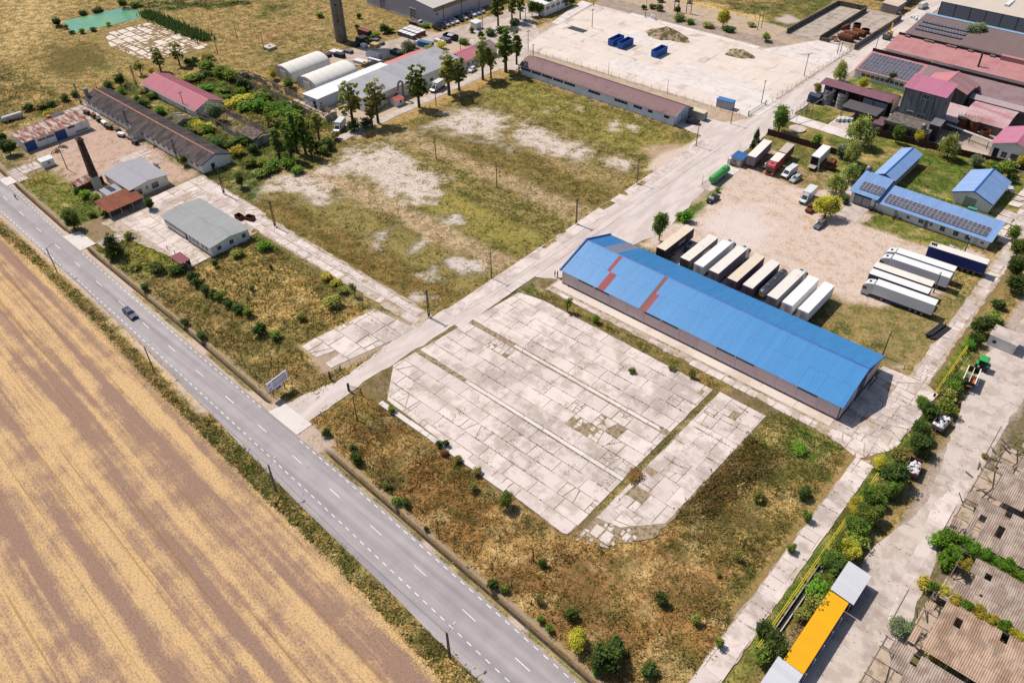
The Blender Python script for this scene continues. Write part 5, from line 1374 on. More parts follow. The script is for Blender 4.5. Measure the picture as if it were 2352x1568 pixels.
rm_ = gable('mill_house', 'pink-red gabled factory house behind the tower', 'building', -71.0, -57.6, 282.4, 292.6, 7.4, 9.6, w_dark, mat('faded red sheet', A(206, 132, 138), .7, .08, .3, rand=.04), 'y', .5, 1.6, 1, 3, special=None, far_special=lambda i, j, n: mat('mauve red sheet', A(176, 132, 136), .7, .08, .3))
pv1 = shed('lean_to', 'sloping pale pink roof right beside the grey tower', 'building', -60.6, -54.6, 269.6, 279.6, 3.0, 4.4, w_dark, mat('pale pink sheet', A(214, 188, 186), .7, .08, .4, A(196, 150, 142), .35, .4), 'S', .2, 1.5, 2)
pv2 = thing('vault_hall', 'hall with pale pink barrel roof behind the rusty tanks', 'building', (-48.2, 280.2, 0))
t_c[pv2.name] = (-48.2, 280.2)
part(pv2, 'wall', MB().ext([(-5.2, -.2), (5.2, -.2), (5.2, 3.9), (-5.2, 3.0)], -6.4, 6.4, 'x'), w_dark)
pf = [(-5.5, 2.9), (-4.2, 3.8), (-2.4, 4.5), (0, 4.95), (2.5, 5.05), (5.4, 4.7)]
pkm = mat('pale pink vault', A(214, 178, 178), .7, .08, .4, A(188, 128, 136), .45, .25, stretch=(.2, 1, 1), rand=.04)
for i in range(9):
    b = MB(); xa = -6.6 + i * 1.47
    b.add([(xa, a, z) for a, z in pf] + [(xa + 1.44, a, z) for a, z in pf], [(j, 6 + j, 7 + j, j + 1) for j in range(5)])
    part(pv2, 'roof_sheet', smooth(b.mesh('roof_sheet', pkm), 40), pkm)
pv3 = shed('lean_to', 'narrow mauve lean-to roof behind the barrel-roofed hall', 'building', -57, -36, 285.8, 288.4, 5.0, 5.6, w_dark, mat('mauve strip roof', A(186, 166, 170), .8, .08), 'S', .1, 2.4, 1, wave=.01)
for k, (x, y, r_, h) in enumerate(((-54.0, 272.6, 1.55, 4.0), (-50.3, 272.8, 1.55, 4.1), (-46.4, 272.4, 1.4, 2.2))):
    t = thing('rusty_tank', ('rusty upright tank nearest the tower', 'second rusty upright tank, with a railing', 'lowest rusty open vat in front of the barrel roof')[k], 'tank', (x, y, 0))
    part(t, 'shell', smooth(MB().lathe([(r_, -.1), (r_, h), (r_ - .1, h), (r_ - .12, h * .6 if k == 2 else h - .05)], 20).mesh('shell', rust), 40), rust)
    if k < 2:
        part(t, 'lid', MB().lathe([(r_ + .1, h), (r_ + .1, h + .1), (.2, h + .3)], 20), mat('dusty lid', A(170, 150, 136), .9))
        for j in range(8):
            a = j * math.pi / 4; part(t, 'railing_post', MB().cyl((1.5 * math.cos(a), 1.5 * math.sin(a), h), (1.5 * math.cos(a), 1.5 * math.sin(a), h + 1), .04, n=4), steel)
t = thing('pipe_bundle', 'pair of pale insulated pipes crossing the factory court', 'pipes', (-57.2, 268.5, 0))
for k in (0, 1): part(t, 'pipe', MB().cyl((0, -k * .6, 2.4), (16, -3.2 - k * .6, 2.4), .17, n=8), white_f)
for k in range(3): part(t, 'trestle', MB().box(3 + k * 5.5, -2.6 - k * .9, 0, 3.2 + k * 5.5, -2.4 - k * .9, 2.3), dark_steel)
rr = gable('workshop_house', 'white workshop with pink-red gable roof at the right edge', 'building', -41.4, -29.4, 260.6, 274, 4.0, 6.2, w_white, pink_roof, 'y', .6, 1.5, 1, 3)
opening(rr, 'S', 260.6, -39.8, 0, 1.5, 2.8, 1, 1, dark_op, dark_op, 'door'); opening(rr, 'S', 260.6, -37.4, .5, 1.6, 1.9, 2, 2); opening(rr, 'S', 260.6, -34.6, .5, 2.0, 2.0, 4, 4, w_grey)
# maroon sheet fence round the works
mf = mat('maroon fence sheet', A(92, 54, 54), .8, .1, .6, rand=.1)
wall_run('sheet_fence', 'dark maroon sheet fence behind the parked lorries', [(-98.6, 230.4), (-70, 231.8)], 1.9, .06, mf, 1.2, 'fence', 'fence_sheet', dark_steel)
wall_run('sheet_fence', 'dark maroon sheet fence along the factory court', [(-72.6, 251.6), (-30, 257.6)], 1.9, .06, mf, 1.2, 'fence', 'fence_sheet', dark_steel)

# ------------------------------------------------------------------ blue-roofed yard with solar panels
lblue = mat('pale blue roof sheet', A(140, 174, 224), .5, .05, .3, A(150, 182, 230), .4, .4, rand=.04)
lb_trim = mat('blue fascia', A(52, 110, 184), .5, .06)
ga = shed('garage', 'tall garage with pale blue roof, grey gates and a small solar array', 'garage', -61.6, -54.9, 208.2, 217.0, 3.6, 5.2, w_white, lblue, 'S', .7, 1.2, 4)
for x in (-59.4, -57.1): opening(ga, 'S', 208.2, x, 0, 2.25, 2.7, 1, 1, dark_steel, mat('grey gate', A(178, 176, 178), .6, .06), 'door', .06, .12)
part(ga, 'lintel_panel', MB().box(-2.5, -4.52, 2.75, 2.35, -4.41, 3.5), mat('dark green panel', A(34, 74, 62), .7, .1))
solar(ga, (-2.2, -3.3, 4.15), 0, math.atan2(1.6, 8.8), 6, 2, .92, 1.75, .07, .1)
la = shed('office_building', 'long white building with pale blue roof carrying two long rows of solar panels', 'building', -54.7, -25.2, 208.6, 216.2, 2.6, 4.1, w_white, lblue, 'S', .7, 1.2, 4)
solar(la, (-13.1, -3.3, 3.02), 0, math.atan2(1.5, 7.6), 24, 2, 1.02, 1.8, .09, .12)
for x, z, w2, h2 in ((-49, 1.2, .7, .6), (-45.6, .8, 1.0, .8), (-42.2, .7, 1.4, 1.2), (-39.6, .9, .8, 1.1), (-36.6, .6, 1.3, 1.4), (-33.2, .6, 1.3, 1.4), (-30.2, .6, 1.3, 1.4), (-26.6, .9, .9, .7)): opening(la, 'S', 208.6, x, z, w2, h2)
door(la, 'S', 208.6, -40.8, 1.0, 2.1, mat('grey door', A(150, 146, 150), .6))
door(la, 'S', 208.6, -28.2, 1.0, 2.1, white_f)
bs2 = gable('store_shed', 'barn-like store with pale blue gable roof and green-grey door', 'building', -40.6, -30.6, 226.6, 241.8, 3.0, 5.0, w_white, lblue, 'y', .5, 1.2, 1, 4, lb_trim)
opening(bs2, 'S', 226.6, -35.8, 0, 3.0, 2.7, 2, 1, w_grey, mat('greenish door', A(176, 186, 172), .7), 'door')
bs3 = gable('store_shed', 'narrow store with pale blue roof behind the garage', 'building', -60.8, -55.2, 221.6, 241.6, 3.2, 4.3, w_grey, lblue, 'y', .4, 1.2, 1, 4, lb_trim)
kk = shed('kiosk', 'small pink-walled gate kiosk with flat blue roof', 'kiosk', -97.6, -94.4, 206.0, 209.6, 2.5, 2.7, plaster('pinkish wall', A(214, 188, 184)), mat('kiosk roof blue', A(58, 112, 178), .5, .08), 'S', .3, 1.0, 3)
opening(kk, 'S', 206.0, -96.4, .8, 1.1, 1.1, 2); door(kk, 'S', 206.0, -95.1, .8, 1.9, white_f)
part(kk, 'antenna', MB().cyl((-1, 1.2, 2.6), (-1, 1.2, 6.2), .03, n=5), steel)
part(kk, 'vending_box', MB().box(-2.4, -2.6, 0, -1.5, -1.9, 1.9), white_f)
gt = htank('gas_tank', 'bright green horizontal fuel tank on a concrete pad', -95.7, 196.0, math.radians(92), 8.4, 1.2, mat('tank green', A(78, 178, 88), .4, .06, .5, spec=.5), z=1.55)
# white shed by the tractor
ws = shed('outbuilding', 'small white block outbuilding with grey concrete roof near the green tractor', 'outbuilding', -12.9, -7.4, 170.2, 174.4, 2.6, 2.8, w_white, conc_old, 'E', .2, 2.2, 1, wave=.01)
opening(ws, 'S', 170.2, -11.6, 1.0, .7, .7, 1, 1, dark_steel)
gk = shed('gate_hut', 'tiny white hut with white roof by the access street', 'hut', -236.4, -233.4, 238.0, 241.4, 2.6, 2.9, w_white, wr, 'E', .25, 1.6, 1)
tk = thing('office_container', 'white two-storey block with window bands at the top edge', 'building', (-226, 277, 0))
t_c[tk.name] = (-226, 277)
part(tk, 'wall', MB().box(-4, -9, -.2, 4, 9, 4.6), w_white)
part(tk, 'roof', MB().box(-4.2, -9.2, 4.6, 4.2, 9.2, 4.85), wr)
for y in (270, 273.4, 276.8, 280.2): opening(tk, 'E', -222, y, 2.2, 2.4, 1.4, 3)
opening(tk, 'S', 268, -226, 2.0, 3.4, 1.4, 3)

# ------------------------------------------------------------------ yellow and white roofed stall row
yl = mat('yellow roof sheet', A(255, 186, 12), .55, .05, .4, A(236, 160, 10), .2, 1.2, rand=.03)
ysh = shed('stall_row', 'long low stall with bright yellow roof beside the gas pipe', 'stall', -11.2, -8.2, 71.8, 87.1, 2.7, 2.95, mat('dark stall wall', A(96, 70, 84), .8, .1), yl, 'E', .15, 1.55, 2, wave=.012)
wmet = mat('bright tin sheet', A(226, 226, 232), .45, .05, .4, rand=.04)
for k, (ya, yb, x0, x1, lb) in enumerate(((87.5, 94.2, -11.2, -7.5, 'stall with white tin roof at the upper end of the yellow-roofed stall'), (60.5, 71.4, -12.0, -8.2, 'stall with white tin roof at the lower end of the yellow-roofed stall'))):
    t = shed('stall_row', lb, 'stall', x0, x1, ya, yb, 2.75, 3.15, MATS['dark stall wall'], wmet, 'E', .15, 1.1, 1, wave=.012)
part(ysh, 'rail', MB().beam((1.95, -7.6, 1.2), (1.95, 7.6, 1.2), .08), white_f)
for k in range(6): part(ysh, 'post', MB().box(1.9, -7.5 + 3 * k, 0, 2.0, -7.4 + 3 * k, 2.7), white_f)

# ------------------------------------------------------------------ ruined asbestos-roofed sheds on the right edge
asb = mat('corrugated asbestos', A(200, 180, 166), .95, .12, .4, A(168, 146, 132), .5, .5, stretch=(1, .5, 1), rand=.09, speck=.15)
asb_t = mat('tan corrugated asbestos', A(206, 176, 152), .95, .12, .4, A(174, 144, 122), .5, .5, stretch=(1, .5, 1), rand=.09, speck=.15)
RU = [(134.6, 141.6, .1, 'northernmost'), (124.4, 133.2, .06, 'second'), (112.4, 122.2, .04, 'third'), (99.8, 108.8, .05, 'fourth'), (87.4, 98.0, .06, 'fifth'), (74.6, 85.6, .05, 'nearest')]
RX = [.2, -1.3, -1.3, 2.2, 1.4, -1.2]
LBL = ['ruined shed with grey corrugated roof, farthest up the right edge', 'ruined shed with grey corrugated roof, second down the right edge', 'ruined shed with grey corrugated roof, third down the right edge',
       'ruined corrugated shed just below the bright green creeper', 'large ruined corrugated shed with tan roof and missing sheets at its end', 'ruined corrugated shed cut off by the bottom right corner']
for k, (ya, yb, pr_, nm) in enumerate(RU):
    t = thing('ruined_shed', LBL[k], 'ruin', (RX[k], (ya + yb) / 2, 0), 0, 'ruined corrugated sheds')
    Y = (yb - ya) / 2; L = 27
    def sk(i, j, n, r, pr_=pr_, L=L):
        x = i * L / n
        return r.random() < (.85 if x < 3 else .16 if x < 7 else .02) + pr_ * .2
    def sk2(i, j, n, r, pr_=pr_, L=L):
        x = L - i * L / n
        return r.random() < (.85 if x < 3 else .16 if x < 7 else .02) + pr_ * .2
    slope(t, (0, -Y - .35, 2.75), 0, L, 1.45, Y + .35, 1.05, asb_t if k == 4 else asb, 2, 3, None, sk, 50 + k, .085, lift=.05)
    slope(t, (L, Y + .35, 2.75), math.pi, L, 1.45, Y + .35, 1.05, asb_t if k == 4 else asb, 2, 3, None, sk2, 60 + k, .085, lift=.05)
    part(t, 'ridge_cap', MB().ext([(-.28, 4.2), (.28, 4.2), (0, 4.36)], 3.0 + k % 3, L, 'x'), asb)
    for i in range(10):
        x = i * 3.0
        for s in (-1, 1):
            part(t, 'post', MB().box(x - .12, s * Y - .12, -.2, x + .12, s * Y + .12, 2.75), conc_old)
            part(t, 'rafter', MB().beam((x, s * (Y + .3), 2.66), (x, 0, 4.1), .16), timber)
    for s in (-1, -.5, 0, .5, 1): part(t, 'purlin', MB().beam((-.3, s * Y, 4.12 - abs(s) * 1.32), (L, s * Y, 4.12 - abs(s) * 1.32), .1), timber)
    part(t, 'back_wall', MB().box(6, -.1, -.2, L, .1, 3.3), ruin_w)
    part(t, 'floor', MB().box(-.3, -Y, -.1, L, Y, .08), MATS['dusty paving'])
    r = random.Random(k)
    for i in range(9):
        x, y = r.uniform(-1.0, 6), r.uniform(-Y, Y); a = r.uniform(0, 3.1); l = r.uniform(1, 2.6)
        part(t, 'fallen_beam', MB().beam((x, y, .2), (x + l * math.cos(a), y + l * math.sin(a), r.uniform(.2, 1.6)), .14), timber)
# ------------------------------------------------------------------ vehicles
rubber = mat('tyre rubber', (.02, .02, .022), .85, .15)
rim_m = mat('wheel rim', A(150, 150, 154), .4, .1, metal=.5)
lampw = mat('headlamp', A(235, 235, 240), .2, .02, spec=.6)
lampr = mat('tail lamp', A(190, 24, 24), .3, .02)
_wh = {}
def wheel(parent, x, y, r, w):
    k = (round(r, 3), round(w, 3))
    if k not in _wh:
        b = MB(); b.cyl((0, -w / 2, 0), (0, w / 2, 0), r, n=14)
        c = MB(); c.cyl((0, -w / 2 - .015, 0), (0, w / 2 + .015, 0), r * .58, n=12)
        _wh[k] = (smooth(b.mesh('wheel', rubber), 40), c.mesh('rim', rim_m))
    o = O('wheel', _wh[k][0], parent, (x, y, r))
    O('rim', _wh[k][1], o)
def loft_w(prof, wid, name, m):
    """closed side profile (x, z) swept across the width; wid gives the half width at a height"""
    n = len(prof); b = MB()
    b.add([(x, -wid(z), z) for x, z in prof] + [(x, wid(z), z) for x, z in prof], [tuple(range(n)), tuple(range(2 * n - 1, n - 1, -1))] + [(i, n + i, n + (i + 1) % n, (i + 1) % n) for i in range(n)])
    return b.mesh(name, m)
_veh = {}
STY = {
    'sedan': dict(L=4.5, body=[(2.22, .32), (2.27, .6), (2.12, .8), (1.0, .98), (-1.55, 1.0), (-2.2, .96), (-2.27, .66), (-2.22, .32)], top=[(1.02, .97), (.3, 1.42), (-.95, 1.44), (-1.75, .99)], roof=(.28, -.92, 1.44)),
    'hatch': dict(L=4.1, body=[(2.02, .32), (2.07, .62), (1.9, .82), (.95, 1.0), (-1.9, 1.02), (-2.05, .9), (-2.05, .32)], top=[(.97, .99), (.25, 1.48), (-1.4, 1.46), (-1.95, 1.01)], roof=(.22, -1.36, 1.49)),
    'wagon': dict(L=4.7, body=[(2.32, .32), (2.37, .6), (2.2, .8), (1.1, .98), (-2.2, 1.0), (-2.33, .9), (-2.33, .32)], top=[(1.12, .97), (.42, 1.46), (-1.85, 1.44), (-2.25, 1.0)], roof=(.4, -1.8, 1.47)),
    'suv': dict(L=4.6, body=[(2.25, .4), (2.3, .75), (2.15, 1.0), (1.0, 1.14), (-2.1, 1.18), (-2.27, 1.05), (-2.27, .4)], top=[(1.02, 1.13), (.35, 1.72), (-1.7, 1.7), (-2.15, 1.17)], roof=(.33, -1.66, 1.73)),
}
def car(name, label, loc, rz, m, style='sedan', group=None):
    s = STY[style]
    t = thing(name, label, 'car', loc, rz, group)
    k = (style, m.name)
    if k not in _veh:
        wb = lambda z: .89 if z < .72 else .80
        wt = lambda z: .78 if z < s['top'][1][1] - .2 else .60
        body = smooth(loft_w(s['body'], wb, 'body', m), 35)
        x0, x1, zr = s['roof']
        glz = loft_w([(x, z) for x, z in s['top']], wt, 'windows', glass)
        rf = loft_w([(x0 + .06, zr - .05), (x0 - .1, zr + .02), (x1 + .1, zr + .01), (x1 - .08, zr - .05)], lambda z: .62, 'roof', m)
        pl = MB()
        tp = s['top']
        for sg in (-1, 1):
            for a, b_ in ((tp[0], tp[1]), (tp[3], tp[2]), ((tp[0][0] * .3 + tp[3][0] * .7 + .9, tp[0][1]), (tp[1][0] * .45 + tp[2][0] * .55, tp[1][1]))):
                pl.beam((a[0], sg * .785, a[1]), (b_[0], sg * .62, b_[1]), .07)
        _veh[k] = (body, glz, smooth(rf, 40), pl.mesh('pillars', m))
    for nm, me in zip(('body', 'windows', 'roof', 'pillars'), _veh[k]): O(nm, me, t)
    L = s['L'] / 2
    zl = s['body'][1][1]
    for sg in (-1, 1):
        part(t, 'headlight', MB().box(L - .28, sg * .62 - .17, zl + .02, L - .02, sg * .62 + .17, zl + .17), lampw)
        part(t, 'tail_light', MB().box(-L - .03, sg * .66 - .14, zl + .05, -L + .1, sg * .66 + .14, zl + .28), lampr)
        part(t, 'mirror', MB().box(.72, sg * .86, 1.0, .9, sg * 1.0, 1.12), m)
        for x in (L - .85, -L + .8): wheel(t, x, sg * .8, .32, .22)
    return t
def paint(n, r, g, b, rough=.3):
    return mat('car paint ' + n, A(r, g, b), rough, .03, rand=.02, spec=.5)
P_BLK, P_WHT, P_SIL, P_NAVY, P_GRY, P_BLUE = paint('black', 34, 34, 40), paint('white', 236, 236, 238), paint('silver', 188, 190, 196), paint('navy', 40, 46, 84), paint('grey', 110, 112, 118), paint('blue', 24, 110, 196)
R90 = math.pi / 2
car('car', 'dark blue estate car driving along the asphalt road', (-167.8, 50.6, .03), math.radians(-2.5), P_NAVY, 'wagon')
car('car', 'black saloon parked on the verge near the green tank', (-90.7, 184.2, 0), -R90 - .1, P_BLK, 'sedan')
car('car', 'bright blue car half hidden at the left end of the blue warehouse', (-103.0, 142.2, .03), R90, P_BLUE, 'hatch')
car('car', 'dark car in the shade between two parked trailers', (-82.7, 159.4, 0), -R90 + .12, P_NAVY, 'sedan')
car('car', 'silver estate car beside the white panel van', (-78.4, 209.4, 0), -R90 - .08, P_SIL, 'wagon')
car('car', 'dark grey car under the yellow-green tree', (-62.2, 191.2, 0), -R90 - .05, P_GRY, 'wagon')
car('car', 'dark car in the shade beside the red lorry', (-88.2, 211.4, 0), -R90, P_GRY, 'hatch')
car('car', 'black off-roader by the door of the long brown-roofed store', (-120.7, 221.8, .03), math.radians(20), P_BLK, 'suv')
car('car', 'white car seen between trees by the red-roofed office', (-205.6, 206.8, 0), -R90 + .2, P_WHT, 'hatch')
car('car', 'white car behind the trunks beside the grey hall', (-209.0, 161.0, 0), -R90, P_WHT, 'hatch') if False else None
ORD = ['first', 'second', 'third', 'fourth', 'fifth', 'sixth', 'seventh', 'eighth', 'ninth', 'tenth', 'eleventh', 'twelfth', 'thirteenth', 'fourteenth', 'fifteenth', 'sixteenth', 'seventeenth', 'eighteenth', 'nineteenth', 'twentieth', 'twenty-first', 'twenty-second', 'twenty-third', 'twenty-fourth', 'twenty-fifth', 'twenty-sixth', 'twenty-seventh', 'twenty-eighth']
row = [('black', P_BLK, 'suv'), ('black', P_BLK, 'sedan'), ('silver', P_SIL, 'hatch'), ('silver', P_SIL, 'sedan'), ('white', P_WHT, 'sedan'), ('black', P_BLK, 'suv'), ('silver', P_SIL, 'sedan'), ('black', P_BLK, 'sedan'), ('white', P_WHT, 'hatch'), ('pale blue', paint('pale blue', 150, 176, 206), 'sedan'), ('silver', P_SIL, 'sedan')]
for k, (cn, m, st_) in enumerate(row):
    car('car', f'{cn} car, {ORD[k]} from the near corner in the row along the grey warehouse', (-246.4, 228.6 + 2.62 * k, 0), math.radians(-6), m, st_, 'cars parked along the grey warehouse')

def van(label, loc, rz, m, box=False, L=6.0):
    t = thing('van', label, 'van', loc, rz)
    H = 2.45
    if not box:
        prof = [(L / 2 - .05, .4), (L / 2, .85), (L / 2 - .25, 1.1), (L / 2 - .95, 1.25), (L / 2 - 1.7, 2.1), (L / 2 - 2.1, H - .05), (-L / 2 + .1, H), (-L / 2, H - .25), (-L / 2, .4)]
        part(t, 'body', smooth(loft_w(prof, lambda z: .98 if z < 1.5 else .9, 'body', m), 35), m)
    else:
        prof = [(L / 2 - .05, .4), (L / 2, .85), (L / 2 - .25, 1.1), (L / 2 - .95, 1.25), (L / 2 - 1.6, 2.0), (L / 2 - 2.2, 2.15), (L / 2 - 2.2, .4)]
        part(t, 'cab', smooth(loft_w(prof, lambda z: .95 if z < 1.5 else .88, 'cab', m), 35), m)
        part(t, 'cargo_box', MB().box(-L / 2, -1.08, .75, L / 2 - 2.15, 1.08, 3.0), m)
        part(t, 'roof', MB().box(-L / 2 - .03, -1.1, 3.0, L / 2 - 2.1, 1.1, 3.06), m)
        part(t, 'deflector', MB().ext([(L / 2 - 2.15, 2.1), (L / 2 - 1.7, 2.1), (L / 2 - 2.15, 2.95)], -.8, .8, 'y'), m)
        part(t, 'chassis', MB().box(-L / 2, -.5, .5, L / 2 - 2, .5, .75), dark_steel)
    part(t, 'windscreen', MB().add([(L / 2 - .92, -.78, 1.3), (L / 2 - .92, .78, 1.3), (L / 2 - 1.62, .7, 2.06), (L / 2 - 1.62, -.7, 2.06), (L / 2 - 1.05, -.78, 1.28), (L / 2 - 1.05, .78, 1.28), (L / 2 - 1.75, .7, 2.0), (L / 2 - 1.75, -.7, 2.0)], [(0, 1, 2, 3), (0, 4, 5, 1), (1, 5, 6, 2), (2, 6, 7, 3), (3, 7, 4, 0)]), glass)
    for s in (-1, 1):
        part(t, 'side_window', MB().box(L / 2 - 2.1, s * .93 - .03, 1.3, L / 2 - 1.4, s * .93 + .03, 1.9), glass)
        part(t, 'headlight', MB().box(L / 2 - .3, s * .72 - .16, .86, L / 2 - .03, s * .72 + .16, 1.08), lampw)
        part(t, 'mirror', MB().box(L / 2 - 1.3, s * 1.02, 1.35, L / 2 - 1.15, s * 1.2, 1.65), dark_steel)
        for x in (L / 2 - .95, -L / 2 + 1.1): wheel(t, x, s * .86, .36, .24)
    part(t, 'bumper', MB().box(L / 2 - .1, -.9, .35, L / 2 + .05, .9, .7), dark_steel)
    part(t, 'grille', MB().box(L / 2 - .05, -.5, .72, L / 2 + .03, .5, .86), dark_op)
    return t
van('white panel van parked beside the red lorry', (-81.3, 211.0, 0), -R90 - .06, P_WHT, False, 6.2)
van('white box van parked alone in the dusty yard', (-71.0, 201.6, 0), -R90 + .03, P_WHT, True, 7.0)
van('white box van parked beside the poplars at the end of the terrace', (-205.8, 144.8, 0), -R90 + .5, P_WHT, True, 6.6)
van('white lorry with cream box parked under the row of trees', (-203.8, 187.4, 0), -R90 + .2, P_WHT, True, 7.6)
van('white van at the far top right beside the store sheds', (-105.0, 377.0, 0), R90 * .9, P_WHT, False, 5.4)
t = thing('flatbed_truck', 'white flatbed truck beside the grey warehouse door', 'truck', (-257.2, 227.0, 0), .04)
part(t, 'cab', smooth(loft_w([(4.0, .4), (4.1, .9), (3.9, 1.15), (3.4, 1.3), (2.8, 2.1), (2.0, 2.15), (2.0, .4)], lambda z: .95, 'cab', P_WHT), 35), P_WHT)
part(t, 'flatbed', MB().box(-4.2, -1.1, .8, 1.9, 1.1, .95), timber)
part(t, 'windscreen', MB().box(3.0, -.75, 1.35, 3.35, .75, 1.9), glass)
for s in (-1, 1):
    part(t, 'side_board', MB().box(-4.2, s * 1.1 - .03, .9, 1.9, s * 1.1 + .03, 1.3), w_grey)
    for x in (3.2, -2.8): wheel(t, x, s * .85, .38, .26)
    part(t, 'headlight', MB().box(3.85, s * .65 - .15, .9, 4.08, s * .65 + .15, 1.1), lampw)

# ---- articulated lorries
def trailer_parts(t, side, roof, x0=-6.8, x1=6.8, rear=None, H=4.0, skirt=None):
    W = 1.275
    part(t, 'cargo_box', MB().box(x0, -W, 1.15, x1, W, H - .06), side)
    part(t, 'roof', MB().box(x0 - .02, -W - .02, H - .06, x1 + .02, W + .02, H), roof)
    for s in (-1, 1):
        part(t, 'rear_door', MB().box(x0 - .05, s * .64 - .6, 1.2, x0 - .005, s * .64 + .6, H - .15), rear or side)
        part(t, 'door_bar', MB().cyl((x0 - .08, s * .3, 1.2), (x0 - .08, s * .3, H - .2), .03, n=6), steel)
        part(t, 'side_rail', MB().box(x0, s * W - .02 * s, 1.0, x1, s * W + .03 * s, 1.16), steel)
        part(t, 'landing_leg', MB().box(x1 - 3.1, s * .7 - .08, .1, x1 - 2.9, s * .7 + .08, 1.1), dark_steel)
        part(t, 'tail_light', MB().box(x0 - .05, s * .95 - .2, .75, x0 + .02, s * .95 + .2, .95), lampr)
        for k in range(3): wheel(t, x0 + 2.0 + 1.32 * k, s * .98, .5, .4)
        if skirt: part(t, 'side_guard', MB().box(x0 + 5.6, s * 1.2 - .02, .5, x1 - 3.6, s * 1.2 + .02, .95), skirt)
    part(t, 'chassis', MB().box(x0, -.45, .85, x1 - .4, .45, 1.14), dark_steel)
    part(t, 'bumper', MB().box(x0 - .08, -1.15, .5, x0 + .06, 1.15, .7), dark_steel)
def tractor_parts(t, x, m, glassm=None):
    """cab-over tractor unit whose front stands at x"""
    prof = [(x, .55), (x + .02, 1.6), (x - .12, 2.7), (x - .45, 3.2), (x - .9, 3.45), (x - 2.1, 3.75), (x - 2.2, 3.7), (x - 2.25, .95), (x - 1.8, .9), (x - 1.8, .5)]
    part(t, 'cab', smooth(loft_w(prof, lambda z: 1.22 if z < 2.8 else 1.1, 'cab', m), 35), m)
    part(t, 'windscreen', MB().add([(x + .045, -1.08, 1.62), (x + .045, 1.08, 1.62), (x - .08, 1.02, 2.66), (x - .08, -1.02, 2.66), (x - .1, -1.08, 1.62), (x - .1, 1.08, 1.62), (x - .2, 1.02, 2.66), (x - .2, -1.02, 2.66)], [(0, 1, 2, 3), (0, 4, 5, 1), (1, 5, 6, 2), (2, 6, 7, 3), (3, 7, 4, 0)]), glass)
    part(t, 'roof_hatch', MB().box(x - 1.45, -.35, 3.52, x - .95, .35, 3.66), glass)
    part(t, 'grille', MB().box(x - .05, -.8, .8, x + .06, .8, 1.5), dark_op)
    part(t, 'bumper', MB().box(x - .3, -1.24, .3, x + .12, 1.24, .75), m)
    part(t, 'chassis', MB().box(x - 5.9, -.42, .7, x - 1.9, .42, .98), dark_steel)
    part(t, 'fuel_tank', MB().box(x - 3.6, -1.2, .45, x - 2.4, -.7, 1.0), steel)
    for s in (-1, 1):
        part(t, 'side_window', MB().box(x - 1.0, s * 1.2 - .04, 1.75, x - .25, s * 1.2 + .04, 2.5), glass)
        part(t, 'headlight', MB().box(x - .05, s * .95 - .2, .8, x + .08, s * .95 + .2, 1.05), lampw)
        part(t, 'mirror', MB().box(x - .2, s * 1.3 - .1, 2.0, x - .05, s * 1.3 + .1, 2.7), dark_steel)
        part(t, 'air_fairing', MB().box(x - 2.75, s * 1.15 - .04, 1.0, x - 2.25, s * 1.15 + .04, 3.5), m)
        wheel(t, x - 1.35, s * 1.02, .5, .34); wheel(t, x - 4.9, s * .95, .5, .5)
tan_r = mat('dusty tan trailer roof', A(240, 222, 200), .8, .05, .4, A(224, 204, 180), .35, .7, rand=.03)
wht_r = mat('white trailer roof', A(250, 248, 246), .6, .03, .4, rand=.02)
cream_r = mat('stained cream roof', A(246, 238, 228), .8, .05, .4, A(222, 208, 192), .35, .9, rand=.03)
navy_c = mat('navy curtain', A(60, 54, 70), .7, .08, .5)
gryb_c = mat('grey brown curtain', A(116, 104, 108), .7, .08, .5)
wht_c = mat('white trailer side', A(236, 234, 238, .8), .55, .04, .4)
grey_c = mat('grey trailer side', A(150, 148, 158), .6, .06, .4)
mauve_c = mat('mauve trailer side', A(120, 100, 124), .7, .06)
blue_c = mat('royal blue curtain', A(34, 58, 140), .6, .06, .4)
def trailer_text(t, s, size, x, z, m, sx=1.0):
    text(t, s, size, (x + 2.2, 0, 0), (R90, 0, 0), m, sx=sx) if False else None
    o = text(t, s, size, (x, -1.285, z), (R90, 0, 0), m, shear=.25, bold=.03, sx=sx)
    return o
TR = [(-85.4, navy_c, tan_r, None, 'navy curtain trailer with tan roof dappled by tree shade, nearest the tree', 'rtran'),
      (-78.4, gryb_c, cream_r, None, 'trailer with grey-brown printed curtain side and stained cream roof', 'rtran'),
      (-74.5, wht_c, wht_r, P_WHT, 'clean white articulated lorry in the row behind the blue warehouse', None),
      (-70.3, grey_c, cream_r, P_WHT, 'articulated lorry with grey curtain and cream roof beside the clean white one', None),
      (-65.3, mauve_c, tan_r, None, 'trailer with mauve curtain and plain tan roof in the middle of the row', None),
      (-61.2, mauve_c, cream_r, None, 'trailer with spotted cream roof beside the silver tanker', None),
      (-54.9, grey_c, cream_r, P_WHT, 'articulated lorry with white cab, just right of the silver tanker', None),
      (-51.1, wht_c, wht_r, None, 'white trailer, second from the right end of the row', None),
      (-47.2, wht_c, wht_r, None, 'white trailer at the right end of the row', None)]
for x, side, roof, cab_, lb, tx in TR:
    t = thing('articulated_lorry' if cab_ else 'trailer', lb, 'lorry' if cab_ else 'trailer', (x, 156.5, 0), R90, 'trailers behind the blue warehouse')
    trailer_parts(t, side, roof)
    if cab_: tractor_parts(t, 9.3, cab_)
    if tx:
        text(t, tx, 1.7, (-.6, -1.29, 2.0), (R90, 0, 0), white_f, shear=.25, bold=.04)
        text(t, 'A', 1.2, (-4.2, -1.29, 2.0), (R90, 0, 0), white_f, shear=.25, bold=.03) if False else None
